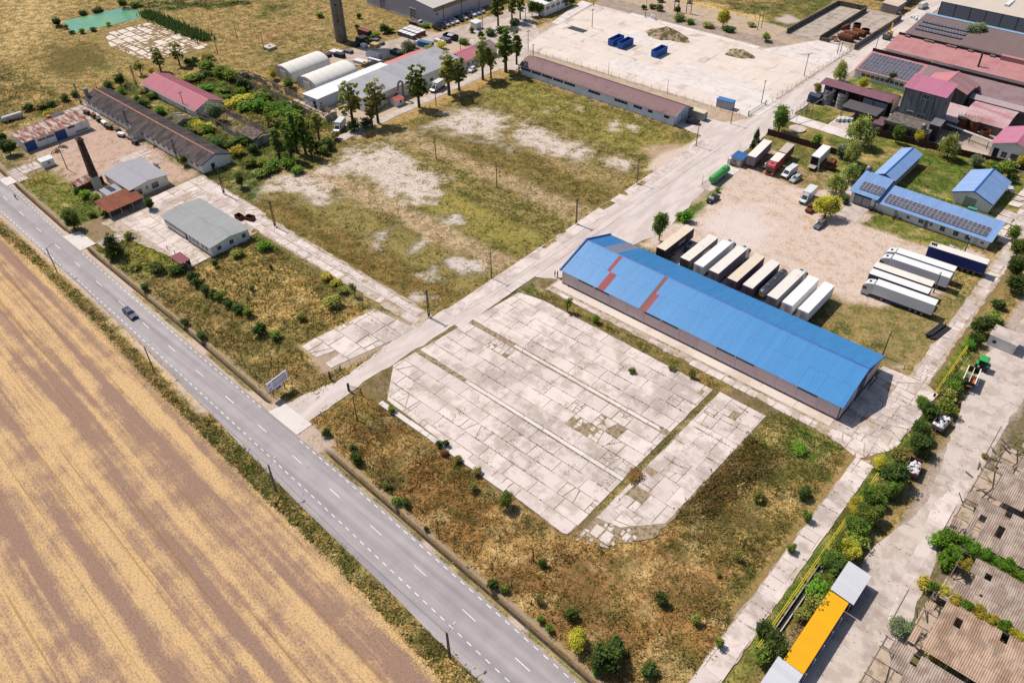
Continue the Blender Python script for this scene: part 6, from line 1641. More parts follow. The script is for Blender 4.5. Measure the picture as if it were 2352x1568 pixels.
t = thing('tanker_trailer', 'silver tank trailer in the row behind the blue warehouse', 'tanker', (-58.3, 157.6, 0), R90, 'trailers behind the blue warehouse')
chrome = mat('polished tank', A(170, 170, 178), .3, .1, .6, metal=.75)
part(t, 'tank', smooth(MB().cyl((-5.6, 0, 2.1), (5.2, 0, 2.1), 1.1, n=20).cyl((5.2, 0, 2.1), (5.7, 0, 2.1), 1.1, .7, 20).cyl((-6.0, 0, 2.1), (-5.6, 0, 2.1), .75, 1.1, 20).mesh('tank', chrome), 40), chrome)
for x in (-3.4, 0, 3.4): part(t, 'manhole', MB().cyl((x, 0, 3.1), (x, 0, 3.45), .4, n=12), chrome)
part(t, 'walkway', MB().box(-5, -.35, 3.18, 5, .35, 3.24), dark_steel)
part(t, 'chassis', MB().box(-5.6, -.5, .8, 5.2, .5, 1.15), dark_steel)
for s in (-1, 1):
    for k in range(3): wheel(t, -4.2 + 1.3 * k, s * .95, .5, .4)
    part(t, 'landing_leg', MB().box(3.2, s * .7 - .08, .1, 3.4, s * .7 + .08, 1.1), dark_steel)
RT = [(-33.8, 187.6, wht_c, wht_r, P_WHT, 'uppermost white articulated lorry in the group on the right', -5.6),
      (-33.6, 184.3, wht_c, wht_r, P_WHT, 'second white articulated lorry in the group on the right', -5.6),
      (-35.6, 178.2, navy_c, cream_r, None, 'dark curtain trailer with patched cream roof between white lorries', 0),
      (-35.2, 174.9, mauve_c, wht_r, None, 'dark curtain trailer with white roof next to the lowest lorry', 0),
      (-32.4, 171.6, wht_c, wht_r, P_WHT, 'lowest white articulated lorry on the right, its whole side in view', 0)]
for x, y, side, roof, cab_, lb, _ in RT:
    t = thing('articulated_lorry' if cab_ else 'trailer', lb, 'lorry' if cab_ else 'trailer', (x, y, 0), math.radians(184.0), 'lorries parked on the right')
    trailer_parts(t, side, roof, skirt=blue_c if y < 172 else None)
    if cab_: tractor_parts(t, 9.3, cab_)
t = thing('trailer', 'royal blue curtain trailer with torn pale roof below the solar building', 'trailer', (-28.8, 195.6, 0), math.radians(184.6), 'lorries parked on the right')
trailer_parts(t, blue_c, cream_r)
for k in range(4): part(t, 'roof_bow', MB().box(5.2 + .45 * k, -1.2, 4.0, 5.27 + .45 * k, 1.2, 4.06), dark_steel)
part(t, 'torn_hole', MB().box(5.2, -.9, 3.99, 6.5, .3, 4.012), dark_op)
# lorries by the maroon fence
t = thing('trailer', 'grey-sided trailer with pale roof beside the gate kiosk', 'trailer', (-92.6, 213.2, 0), R90 + .1)
trailer_parts(t, grey_c, cream_r, -6.2, 6.2)
red_p = paint('lorry red', 196, 58, 62, .45)
t = thing('red_lorry', 'red drawbar lorry with dirty pale roofs parked by the fence', 'lorry', (-86.2, 213.0, 0), -R90 + .1)
part(t, 'cargo_box', MB().box(-1.9, -1.25, 1.0, 4.0, 1.25, 3.75), mat('red curtain', A(176, 60, 66), .7, .08))
part(t, 'roof', MB().box(-1.92, -1.27, 3.75, 4.02, 1.27, 3.82), cream_r)
part(t, 'trailer_box', MB().box(-9.2, -1.25, 1.0, -2.5, 1.25, 3.75), mat('maroon curtain', A(110, 62, 70), .7, .08))
part(t, 'trailer_roof', MB().box(-9.22, -1.27, 3.75, -2.48, 1.27, 3.82), mat('rust spotted roof', A(206, 184, 172), .8, .08, .5, A(120, 86, 76), .2, 1.2))
part(t, 'chassis', MB().box(-9.0, -.45, .7, 5.6, .45, 1.0), dark_steel)
tractor_parts(t, 6.2, red_p)
for s in (-1, 1):
    for x in (-7.6, -6.4, -1.0): wheel(t, x, s * .98, .48, .36)
t = thing('wrecked_truck', 'stripped white box truck with a torn open front', 'truck', (-78.0, 222.4, 0), -R90 + .06)
part(t, 'cargo_box', MB().box(-5.6, -1.25, 1.0, 3.0, 1.25, 3.7), wht_c)
part(t, 'roof', MB().box(-5.62, -1.27, 3.7, 2.6, 1.27, 3.76), wht_r)
part(t, 'opening', MB().box(3.0, -1.1, 1.1, 3.05, 1.1, 3.5), dark_op)
part(t, 'tailboard', MB().box(3.0, -1.1, .9, 5.2, 1.1, 1.0), mat('dusty board', A(190, 170, 156), .9))
part(t, 'chassis', MB().box(-5.4, -.45, .6, 4.8, .45, .9), dark_steel)
part(t, 'torn_sheet', MB().add([(3.0, 1.3, .1), (4.4, 2.2, .0), (4.0, 2.0, 2.0), (3.0, 1.35, 2.6)], [(0, 1, 2, 3)]), steel)
for s in (-1, 1):
    for x in (-3.8, 3.6): wheel(t, x, s * .95, .46, .34)
t = thing('burnt_cab', 'burnt rusty truck cab beside the wrecked truck', 'truck', (-73.9, 222.4, 0), -R90)
part(t, 'cab', smooth(loft_w([(1.2, .5), (1.25, 1.4), (1.05, 2.6), (.6, 2.9), (-.9, 2.9), (-1.1, 2.7), (-1.1, .5)], lambda z: 1.15, 'cab', rust), 35), rust)
part(t, 'windscreen', MB().box(1.1, -1.0, 1.5, 1.28, 1.0, 2.4), dark_op)
part(t, 'chassis', MB().box(-3.4, -.45, .5, .9, .45, .8), rust)
part(t, 'hatch', MB().box(-.4, -.3, 2.88, .2, .3, 2.95), dark_op)
for s in (-1, 1): wheel(t, .5, s * .95, .46, .3)
t = thing('pickup_wreck', 'dark rusty pickup half hidden by the yellow-green tree', 'truck', (-67.6, 197.2, 0), -R90)
part(t, 'body', loft_w([(2.2, .4), (2.2, .9), (1.1, 1.05), (.5, 1.7), (-.4, 1.7), (-.5, 1.0), (-2.3, 1.0), (-2.3, .4)], lambda z: .85, 'body', rust), rust)
part(t, 'windscreen', MB().box(.75, -.7, 1.15, .95, .7, 1.55), dark_op)
for s in (-1, 1):
    for x in (1.4, -1.5): wheel(t, x, s * .8, .36, .22)
# ---- tractor with spreader, trailers with sacks
jg = paint('tractor green', 58, 178, 84, .4); dg = mat('spreader green', A(34, 74, 44), .6, .1, .6); orange_f = mat('orange hopper floor', A(236, 104, 62), .7, .12, .6)
t = thing('farm_tractor', 'green farm tractor on the right-hand yard', 'tractor', (-11.2, 161.4, 0), R90 + .12)
part(t, 'bonnet', MB().ext([(.3, .9), (2.5, .9), (2.6, 1.3), (2.3, 1.7), (.3, 1.85)], -.45, .45, 'y'), jg)
part(t, 'cab_glass', loft_w([(.4, 1.3), (.5, 2.65), (-1.0, 2.65), (-1.2, 1.3)], lambda z: .78, 'cab_glass', glass), glass)
part(t, 'roof', smooth(loft_w([(.75, 2.65), (.7, 2.85), (.2, 2.98), (-.9, 2.95), (-1.25, 2.8), (-1.25, 2.65)], lambda z: .95 if z < 2.9 else .75, 'roof', jg), 40), jg)
for s in (-1, 1):
    wheel(t, -.7, s * 1.0, .85, .5); wheel(t, 1.8, s * .85, .55, .38)
    part(t, 'mudguard', MB().box(-1.4, s * 1.0 - .28, 1.55, 0, s * 1.0 + .28, 1.75), jg)
    part(t, 'headlight', MB().box(2.5, s * .3 - .1, 1.3, 2.63, s * .3 + .1, 1.5), lampw)
part(t, 'chassis', MB().box(-1.3, -.3, .5, 2.4, .3, .95), dark_steel)
part(t, 'exhaust', MB().cyl((.7, -.4, 1.8), (.7, -.4, 2.9), .06, n=6), dark_steel)
t = thing('spreader_trailer', 'dark green feed trailer with orange inside behind the tractor', 'trailer', (-11.6, 155.0, 0), R90 + .1)
for s in (-1, 1):
    part(t, 'side_wall', MB().box(-2.7, s * 1.15 - .05, .9, 2.7, s * 1.15 + .05, 2.3), dg)
    part(t, 'rim', MB().box(-2.75, s * 1.15 - .09, 2.3, 2.75, s * 1.15 + .09, 2.38), w_cream)
    part(t, 'end_wall', MB().box(s * 2.65 - .05, -1.1, .9, s * 2.65 + .05, 1.1, 2.3), dg)
    wheel(t, -.5, s * 1.0, .5, .36)
part(t, 'floor', MB().box(-2.6, -1.1, .9, 0, 1.1, 1.0), mat('dark red floor', A(96, 30, 30), .7))
part(t, 'hopper_floor', MB().box(-2.4, -1.08, 1.2, -.2, .0, 1.5), orange_f)
part(t, 'partition', MB().box(-.05, -1.1, 1.0, .05, 1.1, 2.3), w_cream)
part(t, 'partition', MB().box(-2.6, -.05, 1.0, 2.6, .05, 2.34), w_cream)
part(t, 'hose', smooth(MB().tube([(-2.9, .6, 1.2), (-3.3, .3, 1.6), (-3.4, -.3, 1.8), (-3.1, -.8, 1.6), (-2.9, -1.0, 1.2)], .12, 7).mesh('hose', mat('pink hose', A(220, 140, 110), .6)), 60), None)
part(t, 'drawbar', MB().beam((2.7, 0, .6), (4.2, 0, .6), .14), dark_steel)
part(t, 'auger', MB().cyl((-2.7, .5, 1.0), (-1.9, .5, 2.7), .12, n=8), MATS['dark red floor'])
sack = mat('white sacks', A(244, 240, 242), .8, .06, rand=.05)
for k, (x, y, rz, lb, bm) in enumerate(((-11.5, 138.4, R90 - .1, 'grey tipping trailer full of white sacks, nearer the hedge gap', mat('grey boards', A(136, 124, 124), .8, .1)), (-11.2, 123.4, R90 + .12, 'maroon tipping trailer full of white sacks, lower of the two', mat('maroon boards', A(140, 96, 100), .8, .1)))):
    t = thing('farm_trailer', lb, 'trailer', (x, y, 0), rz, 'trailers of white sacks')
    for s in (-1, 1):
        part(t, 'side_board', MB().box(-2.1, s * 1.15 - .04, .8, 2.1, s * 1.15 + .04, 1.6), bm)
        part(t, 'end_board', MB().box(s * 2.1 - .04, -1.1, .8, s * 2.1 + .04, 1.1, 1.6), bm)
        for x2 in (-1.2, 1.3): wheel(t, x2, s * .9, .42, .28)
    part(t, 'bed', MB().box(-2.1, -1.1, .7, 2.1, 1.1, .82), bm)
    part(t, 'drawbar', MB().beam((-2.1, 0, .6), (-3.6, 0, .3), .12), rust)
    for i in range(26):
        sx, sy = rnd.uniform(-1.75, 1.75), rnd.uniform(-.85, .85)
        b = MB().lathe([(.1, 0), (.34, .06), (.4, .16), (.3, .27), (.08, .3)], 7)
        o = part(t, 'sack', b, sack, (sx, sy, .95 + rnd.uniform(0, .4)), rnd.uniform(0, 3)); o.rotation_euler = (rnd.uniform(-.6, .6), rnd.uniform(-.6, .6), rnd.uniform(0, 3)); o.scale = (1.2, .8, 1)
# crane truck far right
t = thing('mobile_crane', 'small yellow crane on a dark truck by the bunker wall', 'crane', (-102.6, 334.6, 0), R90)
yel = mat('crane yellow', A(236, 176, 40), .5, .08)
part(t, 'truck_body', MB().box(-3.0, -1.1, .5, .4, 1.1, 1.2), dark_steel)
part(t, 'cab', MB().box(-3.2, -1.05, .6, -1.7, 1.05, 2.1), P_GRY)
part(t, 'turret', MB().box(.5, -.9, .7, 2.4, .9, 2.0), yel)
part(t, 'boom', MB().beam((1.2, 0, 2.0), (3.6, .6, 4.6), .45), yel)
for s in (-1, 1):
    for x in (-2.4, -.4, 1.6): wheel(t, x, s * .9, .45, .3)
# ------------------------------------------------------------------ poles, lamps, fences, small things
def screen_u(x, y, z=0):
    q = Vector((x, y, z)) - Vector((0, 0, CAM_H))
    w = q.dot(AX_F)
    return 1176 + F_PX * q.dot(AX_R) / w
pole_c = mat('pole concrete', A(104, 92, 88), .95, .12, .8)
pole_w = mat('pole timber', A(92, 78, 70), .95, .15, .8)
insul = mat('insulator', A(200, 200, 204), .4, .05)
def lattice_mesh(h):
    b = MB(); w0, w1 = .27, .15
    for s in (-1, 1): b.beam((s * w0, 0, -.4), (s * w1, 0, h), .10, .16)
    z = .4
    while z < h - .3:
        w = w0 + (w1 - w0) * z / h
        b.box(-w, -.06, z, w, .06, z + (.75 if z < .5 else .22)); z += .95 if z < .5 else .62
    return b.mesh('mast', pole_c)
def round_mesh(h, r0=.15, r1=.09, m=None):
    return smooth(MB().cyl((0, 0, -.4), (0, 0, h), r0, r1, 8).mesh('mast', m or pole_c), 50)
_pm = {}
def pole(label, x, y, h=8.0, kind='lattice', rz=R90, arm=True, lamp=False, group='poles along the lanes', name='utility_pole'):
    t = thing(name, label, 'pole' if not lamp or kind != 'lamp' else 'lamp post', (x, y, 0), rz, group)
    k = (kind, h)
    if k not in _pm: _pm[k] = lattice_mesh(h) if kind == 'lattice' else round_mesh(h) if kind == 'round' else round_mesh(h, .08, .05, dark_steel)
    O('mast', _pm[k], t)
    if arm:
        part(t, 'crossarm', MB().box(-.75, -.05, h - .45, .75, .05, h - .33), dark_steel)
        for u in (-.65, -.25, .25, .65): part(t, 'insulator', MB().cyl((u, 0, h - .33), (u, 0, h - .12), .045, n=6), insul)
    if lamp:
        part(t, 'lamp_arm', MB().beam((0, 0, h - .1), (0, -1.3, h + .45), .07), steel)
        part(t, 'lamp_head', MB().box(-.12, -1.75, h + .4, .12, -1.2, h + .54), insul)
    return t
LP = [(985.5, 728.5, 8.0), (1129, 638.5, 7.8), (1323.5, 514.5, 7.8), (1463, 421, 7.8), (1598.5, 336, 7.5), (1678.5, 284.5, 7.8)]
pw = []
for k, (u, v, h) in enumerate(LP):
    p = at(u, v); pw.append((p.x, p.y, h))
    pole(f'lattice concrete pole beside the lane, {ORD[k]} from the road', p.x, p.y, h, 'lattice' if k in (0, 2) else 'round')
RP = [(1033.5, 1511), (635.5, 1129), (356, 857), (132.5, 627)]
rp = []
for k, (u, v) in enumerate(RP):
    p = at(u, v); rp.append((p.x, p.y, 7.6))
    pole(f'lattice lamp pole on the field side of the road, {ORD[k]} from the bottom', p.x, p.y, 7.6, 'lattice', 0, False, False, 'lamp poles along the road')
    t = bpy.context.scene.collection.objects[-1]
for k, (x, y, h) in enumerate(rp):
    t = thing('street_lamp', f'curved lamp bracket on the {ORD[k]} road pole from the bottom', 'lamp', (x, y, 7.6), 0, 'lamps on the road poles')
    part(t, 'lamp_arm', MB().beam((0, 0, -.3), (0, 1.5, .5), .06), steel)
    part(t, 'lamp_head', MB().box(-.12, 1.3, .46, .12, 1.95, .6), insul)
OTH = [((0, 0, 750, 960), 7.5, 'lattice', 'tall pole at the far end of the dark-roofed barn'), ((0, 0, 1255, 790), 7.5, 'lattice', 'dark pole between the bushes and the red-roofed barn'),
       ((0, 0, 1195, 1200), 7, 'lattice', 'pole in front of the middle of the dark-roofed barn'), ((0, 0, 1640, 1490), 7.5, 'lattice', 'pole near the gable end of the dark-roofed barn'),
       ((0, 0, 1705, 1030), 7.2, 'round', 'pole in front of the pinkish red barn roof'), ((0, 0, 2180, 360), 7, 'round', 'thin pole standing alone in the far meadow'),
       ((0, 0, 2000, 495), 5, 'round', 'short post at the end of the broken platform'), ((0, 0, 620, 1555), 7.5, 'round', 'thin lamp mast in the dirt yard of the rusty workshop'),
       ((1, 1, 178, 515), 8, 'lattice', 'lattice pole at the upper left corner of the mown field'), ((1, 0, 2060, 215), 9, 'lattice', 'lattice pole beside the upper court'),
       ((0, 1, 1655, 975), 8, 'round', 'dark pole standing between the tall trees of the row'), ((0, 1, 1655, 1455), 7, 'round', 'thin dark pole alone in the mown field'), ((1, 1, 2213, 150), 7, 'round', 'dark pole in the middle of the mown field'),
       ((0, 1, 75, 455), 7, 'round', 'thin pole beside the small concrete well'), ((0, 1, 1885, 560), 8, 'round', 'dark pole in front of the red-roofed office'), ((0, 1, 2083, 280), 8, 'round', 'pole right beside the tiny white hut'),
       ((0, 2, 735, 255), 7.5, 'round', 'pole standing free inside the pale yard'), ((0, 2, 750, 60), 7, 'round', 'pole at the top corner of the pale yard'), ((0, 2, 420, 150), 7, 'round', 'pole on the left edge of the pale yard near the shrubs'), ((0, 2, 125, 245), 7.5, 'round', 'pole by the left kerb of the pale yard'),
       ((0, 2, 148, 460), 7.5, 'round', 'pole at the lower left corner of the pale yard'), ((0, 2, 195, 530), 5, 'round', 'short dark pole behind the end of the brown roof'), ((0, 2, 1225, 165), 8, 'round', 'pole by the upper edge of the pale yard with white canisters'),
       ((0, 2, 2290, 950), 8, 'round', 'leaning pole at the yard gate by the green fence'), ((0, 3, 330, 700), 8, 'round', 'pole by the yard fence across from the maroon canopy'), ((0, 3, 635, 495), 8, 'round', 'left pole of the pair before the bunkers'), ((0, 3, 665, 480), 8, 'round', 'right pole of the pair before the bunkers'),
       ((0, 3, 985, 460), 5, 'round', 'dark post at the corner of the solar factory hall'), ((0, 3, 345, 1065), 8, 'round', 'dark pole on the factory lawn'), ((0, 2, 2255, 275), 6, 'round', 'left pole of two in the grass above the pale yard'), ((0, 2, 2290, 260), 7, 'round', 'right pole of two in the grass above the pale yard'),
       ((2, 3, 1995, 1050), 8, 'lattice', 'lattice pole at the edge of the right-hand yard'), ((3, 3, 1590, 200), 7.6, 'lattice', 'lattice pole by the creeper on the right'), ((3, 3, 1150, 970), 7.6, 'lattice', 'lattice pole by the bush at the lower right'),
       ((3, 2, 195, 440), 3.4, 'round', 'bare wooden post in the dry weeds'), ((1, 2, 1745, 130), 3.0, 'lamp', 'thin rod post beside the green tank pad'), ((2, 1, 930, 715), 6.6, 'round', 'pole with crooked top beside the entrance lane'), ((0, 2, 885, 690), 5, 'lamp', 'slim lamp post on the yard fence behind the brown roof'), ((0, 2, 1425, 860), 5, 'lamp', 'second slim lamp post on the yard fence behind the brown roof')]
for (r_, c_, x_, y_), h, kd, lb in OTH:
    p = T(r_, c_, x_, y_)
    pole(lb, p.x, p.y, h, kd, R90, kd != 'lamp' and h > 4.5, False, 'other poles')
for k, (x, y, h, lb) in enumerate(((-28.6, 151.6, 7, 'street lamp at the right rear corner of the blue warehouse'), (-28.6, 181.5, 6, 'lamp pole between the white lorries on the right'), (-28.6, 201.5, 6, 'lamp pole in front of the long solar building'))):
    pole(lb, x, y, h, 'round', 0, False, True, 'lamp poles of the lorry park', 'street_lamp')
# overhead lines between the lane poles
cable_m = mat('cable', (.02, .02, .02), .8, .1)
def cable(label, a, b, sag, name='cable', n=8, r=.025):
    pts = []
    for i in range(n + 1):
        f = i / n
        pts.append((a[0] + (b[0] - a[0]) * f, a[1] + (b[1] - a[1]) * f, a[2] + (b[2] - a[2]) * f - sag * 4 * f * (1 - f)))
    o = O(name, MB().tube(pts, r, 4).mesh(name, cable_m))
    tag(o, label, 'cable', 'overhead cables')
for k in range(len(pw) - 1):
    a, b = pw[k], pw[k + 1]
    cable(f'overhead cable in the {ORD[k]} span of the lane poles from the road', (a[0], a[1], a[2] - .1), (b[0], b[1], b[2] - .1), .7)
for k in range(len(rp) - 1):
    a, b = rp[k], rp[k + 1]
    cable(f'overhead cable in the {ORD[k]} span of the road poles from the bottom', (a[0], a[1], 7.5), (b[0], b[1], 7.5), 1.0)
pa, pb = at(1323.5, 514.5), T(1, 1, 2213, 150)
cable('overhead cable crossing the mown field', (pa.x, pa.y, 7.6), (pb.x, pb.y, 6.9), .8)
# billboard at the entrance
bb = thing('billboard', 'white roadside billboard with factory names and a red arrow', 'billboard', (-119.2, 58.0, 0), math.radians(96.0))
board_m = mat('billboard white', A(240, 236, 246, .9), .6, .03)
part(bb, 'board', MB().box(-2.75, -.06, 2.15, 2.75, .06, 4.55), board_m)
part(bb, 'frame', MB().box(-2.8, .06, 2.1, 2.8, .14, 4.6), steel)
part(bb, 'lower_board', MB().box(-1.0, -.05, 1.1, 1.05, .05, 2.08), board_m)
for x in (-1.6, 1.6):
    part(bb, 'post', MB().box(x - .07, .15, 0, x + .07, .29, 4.5), dark_steel)
    part(bb, 'brace', MB().beam((x, .22, 2.5), (x, 1.6, 0), .08), dark_steel)
RX90 = (R90, 0, 0)
purple, greyg = mat('purple lettering', A(150, 60, 150), .6, .03), mat('grey green lettering', A(84, 104, 112), .6, .03)
text(bb, 'FABRICA DE SALTELE', .50, (-1.25, -.07, 3.95), RX90, purple, bold=.012, sx=.72)
text(bb, 'FABRICA DE TÂMPLĂRIE', .46, (-1.25, -.07, 2.66), RX90, greyg, bold=.01, sx=.72)
text(bb, 'EMi', .85, (-.82, -.06, 1.3), RX90, crimson, bold=.03, sx=1.1)
ar = MB(); ar.box(-1.3, -.075, 3.36, 2.0, -.062, 3.5); ar.add([(2.0, -.07, 3.24), (2.5, -.07, 3.43), (2.0, -.07, 3.62), (2.0, -.062, 3.24), (2.5, -.062, 3.43), (2.0, -.062, 3.62)], [(0, 1, 2), (5, 4, 3), (0, 3, 4, 1), (1, 4, 5, 2)])
part(bb, 'arrow', ar, mat('arrow red', A(176, 70, 100), .6, .03))
lg = MB(); lg.ext([(-2.5, 3.75), (-1.6, 3.75), (-1.75, 3.92), (-1.95, 3.86), (-2.05, 4.0), (-2.2, 3.88), (-2.35, 3.95)], -.075, -.062, 'y'); lg.box(-2.5, -.075, 3.58, -1.6, -.062, 3.66)
part(bb, 'logo', lg, purple)
part(bb, 'logo', MB().ext([(-2.45, 2.95), (-1.6, 2.95), (-1.75, 2.45), (-2.05, 2.35), (-2.35, 2.45)], -.075, -.062, 'y'), mat('pale logo', A(206, 206, 218), .6, .02))
# entrance gate: two open leaves with posts
for k, (x, y, rz, lb) in enumerate(((-114.4, 67.6, R90 + .05, 'open barred gate leaf on the left of the entrance lane'), (-108.6, 67.9, .35, 'open barred gate leaf on the right of the entrance lane'))):
    t = thing('gate', lb, 'gate', (x, y, 0), rz, 'entrance gate leaves')
    part(t, 'gate_post', MB().box(-.18, -.18, 0, .18, .18, 2.2), pole_c)
    for z in (.25, 1.6): part(t, 'rail', MB().box(.2, -.03, z, 3.0, .03, z + .07), dark_steel)
    for i in range(14): part(t, 'bar', MB().box(.25 + i * .2, -.015, .2, .28 + i * .2, .015, 1.75), dark_steel)
    part(t, 'end_post', MB().box(2.95, -.08, 0, 3.1, .08, 1.9), pole_c)
# post-and-wire fences
fpost = MB().box(-.06, -.06, -.2, .06, .06, 1.35).mesh('post', pole_c)
wire = mat('wire', A(120, 112, 108), .6, .1)
def wire_fence(label, pts, step, h=1.3, nw=2, post=None, group='wire fences', mesh=False):
    t = thing('fence', label, 'fence', (pts[0][0], pts[0][1], 0), 0, group)
    ox, oy = pts[0]
    for (xa, ya), (xb, yb) in zip(pts[:-1], pts[1:]):
        L = math.hypot(xb - xa, yb - ya); n = max(1, round(L / step))
        for i in range(n + 1): O('post', post or fpost, t, (xa - ox + (xb - xa) * i / n, ya - oy + (yb - ya) * i / n, rnd.uniform(-.12, .02)), rnd.uniform(0, 1))
        for k in range(nw): part(t, 'wire', MB().beam((xa - ox, ya - oy, h * (k + 1) / nw - .1), (xb - ox, yb - oy, h * (k + 1) / nw - .1), .02), wire)
    return t
lpost = MB().box(-.04, -.04, -.2, .04, .04, 1.9).mesh('post', steel)
wire_fence('thin post fence along the ditch below the entrance', [(-106, 57.5), (-70, 56.2), (-24, 54.2)], 4.4)
wire_fence('thin post fence along the ditch on the plot with the weeds', [(-196, 60.2), (-160, 59.2), (-124, 57.6)], 4.0)
wire_fence('thin post fence across the upper meadow behind the barns', [(-322, 84), (-300, 92), (-290, 104), (-285, 118), (-280, 132)], 3.2)
wire_fence('mesh fence along the lower kerb of the pale yard', [(-207, 234.6), (-160, 235.4), (-112, 236.2)], 3.4, 1.8, 3, lpost)
wire_fence('mesh fence between the pale yard and the far lane', [(-109.2, 250), (-108.6, 280), (-107.8, 312)], 3.2, 1.8, 3, lpost)
wire_fence('mesh fence beside the factory lawn', [(-98.9, 232), (-99.0, 248), (-99.2, 262)], 2.6, 1.7, 3, lpost)
wire_fence('post fence along the gas pipe verge', [(-12.4, 70), (-12.2, 110), (-12.9, 150), (-13.4, 166)], 3.0, 1.5, 2)
wire_fence('low post fence round the weedy plot beside the court', [(-186, 71), (-172, 71.5), (-134, 72.5)], 3.6)
t = thing('gate', 'green sliding gate at the corner of the pale yard', 'gate', (-109.6, 238.2, 0), R90 - .03)
gg = mat('gate green', A(70, 150, 96), .6, .08)
for z in (.2, 1.5): part(t, 'rail', MB().box(0, -.03, z, 10.5, .03, z + .08), gg)
for i in range(22): part(t, 'bar', MB().box(i * .5, -.02, .15, i * .5 + .05, .02, 1.6), gg)
for x in (-.2, 10.7): part(t, 'gate_post', MB().box(x - .12, -.12, 0, x + .12, .12, 2.0), gg)
# yellow gas pipe on low supports and the channel beside it
gy = mat('gas pipe yellow', A(226, 196, 60), .5, .08)
for ya, yb, lb in ((72, 104, 'yellow gas pipe along the hedge, lower stretch'), (106.5, 118, 'yellow gas pipe along the hedge, short middle stretch'), (146, 171, 'yellow gas pipe along the hedge, upper stretch')):
    t = thing('gas_pipe', lb, 'pipe', (-15.6, ya, 0), 0, 'yellow gas pipe')
    for dx in (0, .28): part(t, 'pipe', MB().cyl((dx, 0, 1.0), (dx - .15, yb - ya, 1.0), .075, n=6), gy)
    for k in range(int((yb - ya) / 4) + 1): part(t, 'support', MB().box(-.05, k * 4, 0, .4, k * 4 + .1, .95), dark_steel)
t = thing('drain_channel', 'dark open concrete drain beside the yellow pipe', 'drain', (-14.6, 72, 0))
for k in range(6):
    part(t, 'channel_floor', MB().box(-.35, k * 4, .02, .35, k * 4 + 3.96, .05), dark_op)
    for s in (-1, 1): part(t, 'channel_wall', MB().box(s * .42 - .08, k * 4, -.1, s * .42 + .08, k * 4 + 3.96, .35), conc_old)
# pile of dark pipes
t = thing('pipe_stack', 'pile of dark plastic pipes on the grass by the service lane', 'pipes', (-22.2, 167.2, 0))
blk = mat('black pipe', A(66, 66, 70), .6, .1)
for k in range(9): part(t, 'pipe', smooth(MB().cyl((-1.9 + .45 * (k % 6) + .2 * (k > 5), -3 + rnd.uniform(-.4, .4), .2 + .36 * (k > 5)), (-.9 + .45 * (k % 6) + .2 * (k > 5), 3 + rnd.uniform(-.4, .4), .2 + .36 * (k > 5)), .2, n=10).mesh('pipe', blk), 50), blk)
# tyres leaning at the garage
tm = MB(); nT = 16
ring = [(.34, -.14), (.5, -.14), (.56, 0), (.5, .14), (.34, .14), (.3, 0)]
tm.add([(r * math.cos(2 * math.pi * i / nT), z, r * math.sin(2 * math.pi * i / nT)) for i in range(nT) for r, z in ring], [(i * 6 + j, i * 6 + (j + 1) % 6, ((i + 1) % nT) * 6 + (j + 1) % 6, ((i + 1) % nT) * 6 + j) for i in range(nT) for j in range(6)])
tm = smooth(tm.mesh('tyre', rubber), 60)
for k, (x, y, z, rz, s, lb) in enumerate(((-55.3, 207.6, .6, .1, 1.1, 'large tyre leaning at the garage corner'), (-54.8, 207.0, .55, .3, 1.0, 'tyre in front of the large one at the garage corner'), (-54.0, 207.6, .5, .2, .9, 'small tyre third from the garage corner'), (-52.6, 207.4, .5, .0, .95, 'tyre leaning alone on the white wall'), (-48.6, 207.2, .5, .2, .95, 'lower front tyre of the group by the small window'), (-48.4, 207.5, 1.2, .1, .9, 'upper tyre of the group by the small window'), (-47.2, 207.6, .5, .1, .8, 'right tyre of the group by the small window'))):
    o = O('tyre', tm, None, (x, y, z), rz); o.scale = (s, s, s); tag(o, lb, 'tyre', 'tyres at the garage')
htank('gas_cylinder', 'small green cylinder tank by the barn-like blue-roofed store', -34.2, 225.0, .05, 2.2, .45, mat('mint green', A(84, 190, 150), .5), z=.6)
t = thing('slurry_tank', 'grey upright tank in the shade behind the blue-roofed garage', 'tank', (-63.6, 224.6, 0))
part(t, 'shell', smooth(MB().lathe([(.9, 0), (.9, 3.0), (.5, 3.5), (.2, 3.6)], 16).mesh('shell', steel), 40), steel)
part(t, 'stand', MB().box(-1.1, -1.1, -.1, 1.1, 1.1, .3), conc_old)
# IBC tanks, drums
for k in range(8):
    t = thing('ibc_container', f'white liquid container, {ORD[k]} from the left before the dark grey canopy', 'container', (-85.6 + .62 * (k % 4) * 1.7 - .2 * (k // 4), 253.0 + 1.25 * (k // 4) + .9 * (k % 4), 0), 0, 'white liquid containers')
    part(t, 'bottle', MB().box(-.5, -.6, .15, .5, .6, 1.15), wr); part(t, 'pallet', MB().box(-.52, -.62, 0, .52, .62, .14), timber); part(t, 'cap', MB().cyl((0, 0, 1.15), (0, 0, 1.22), .12, n=8), dark_steel)
t = tag(O('well_cover', MB().cyl((0, 0, -.1), (0, 0, .35), 2.6, n=26).mesh('well_cover', conc_old), None, (-93.0, 239.5, 0)), 'round concrete cover on the factory lawn', 'cover')
t = thing('well', 'small square concrete well in the far meadow', 'well', tuple(T(0, 1, 130, 445)))
part(t, 'body', MB().box(-1.9, -1.9, -.2, 1.9, 1.9, .7), conc_old); part(t, 'lid', MB().box(-2.0, -2.0, .7, 2.0, 2.0, .85), conc_old); part(t, 'hatch', MB().box(-.5, -.5, .85, .5, .5, .95), dark_steel)
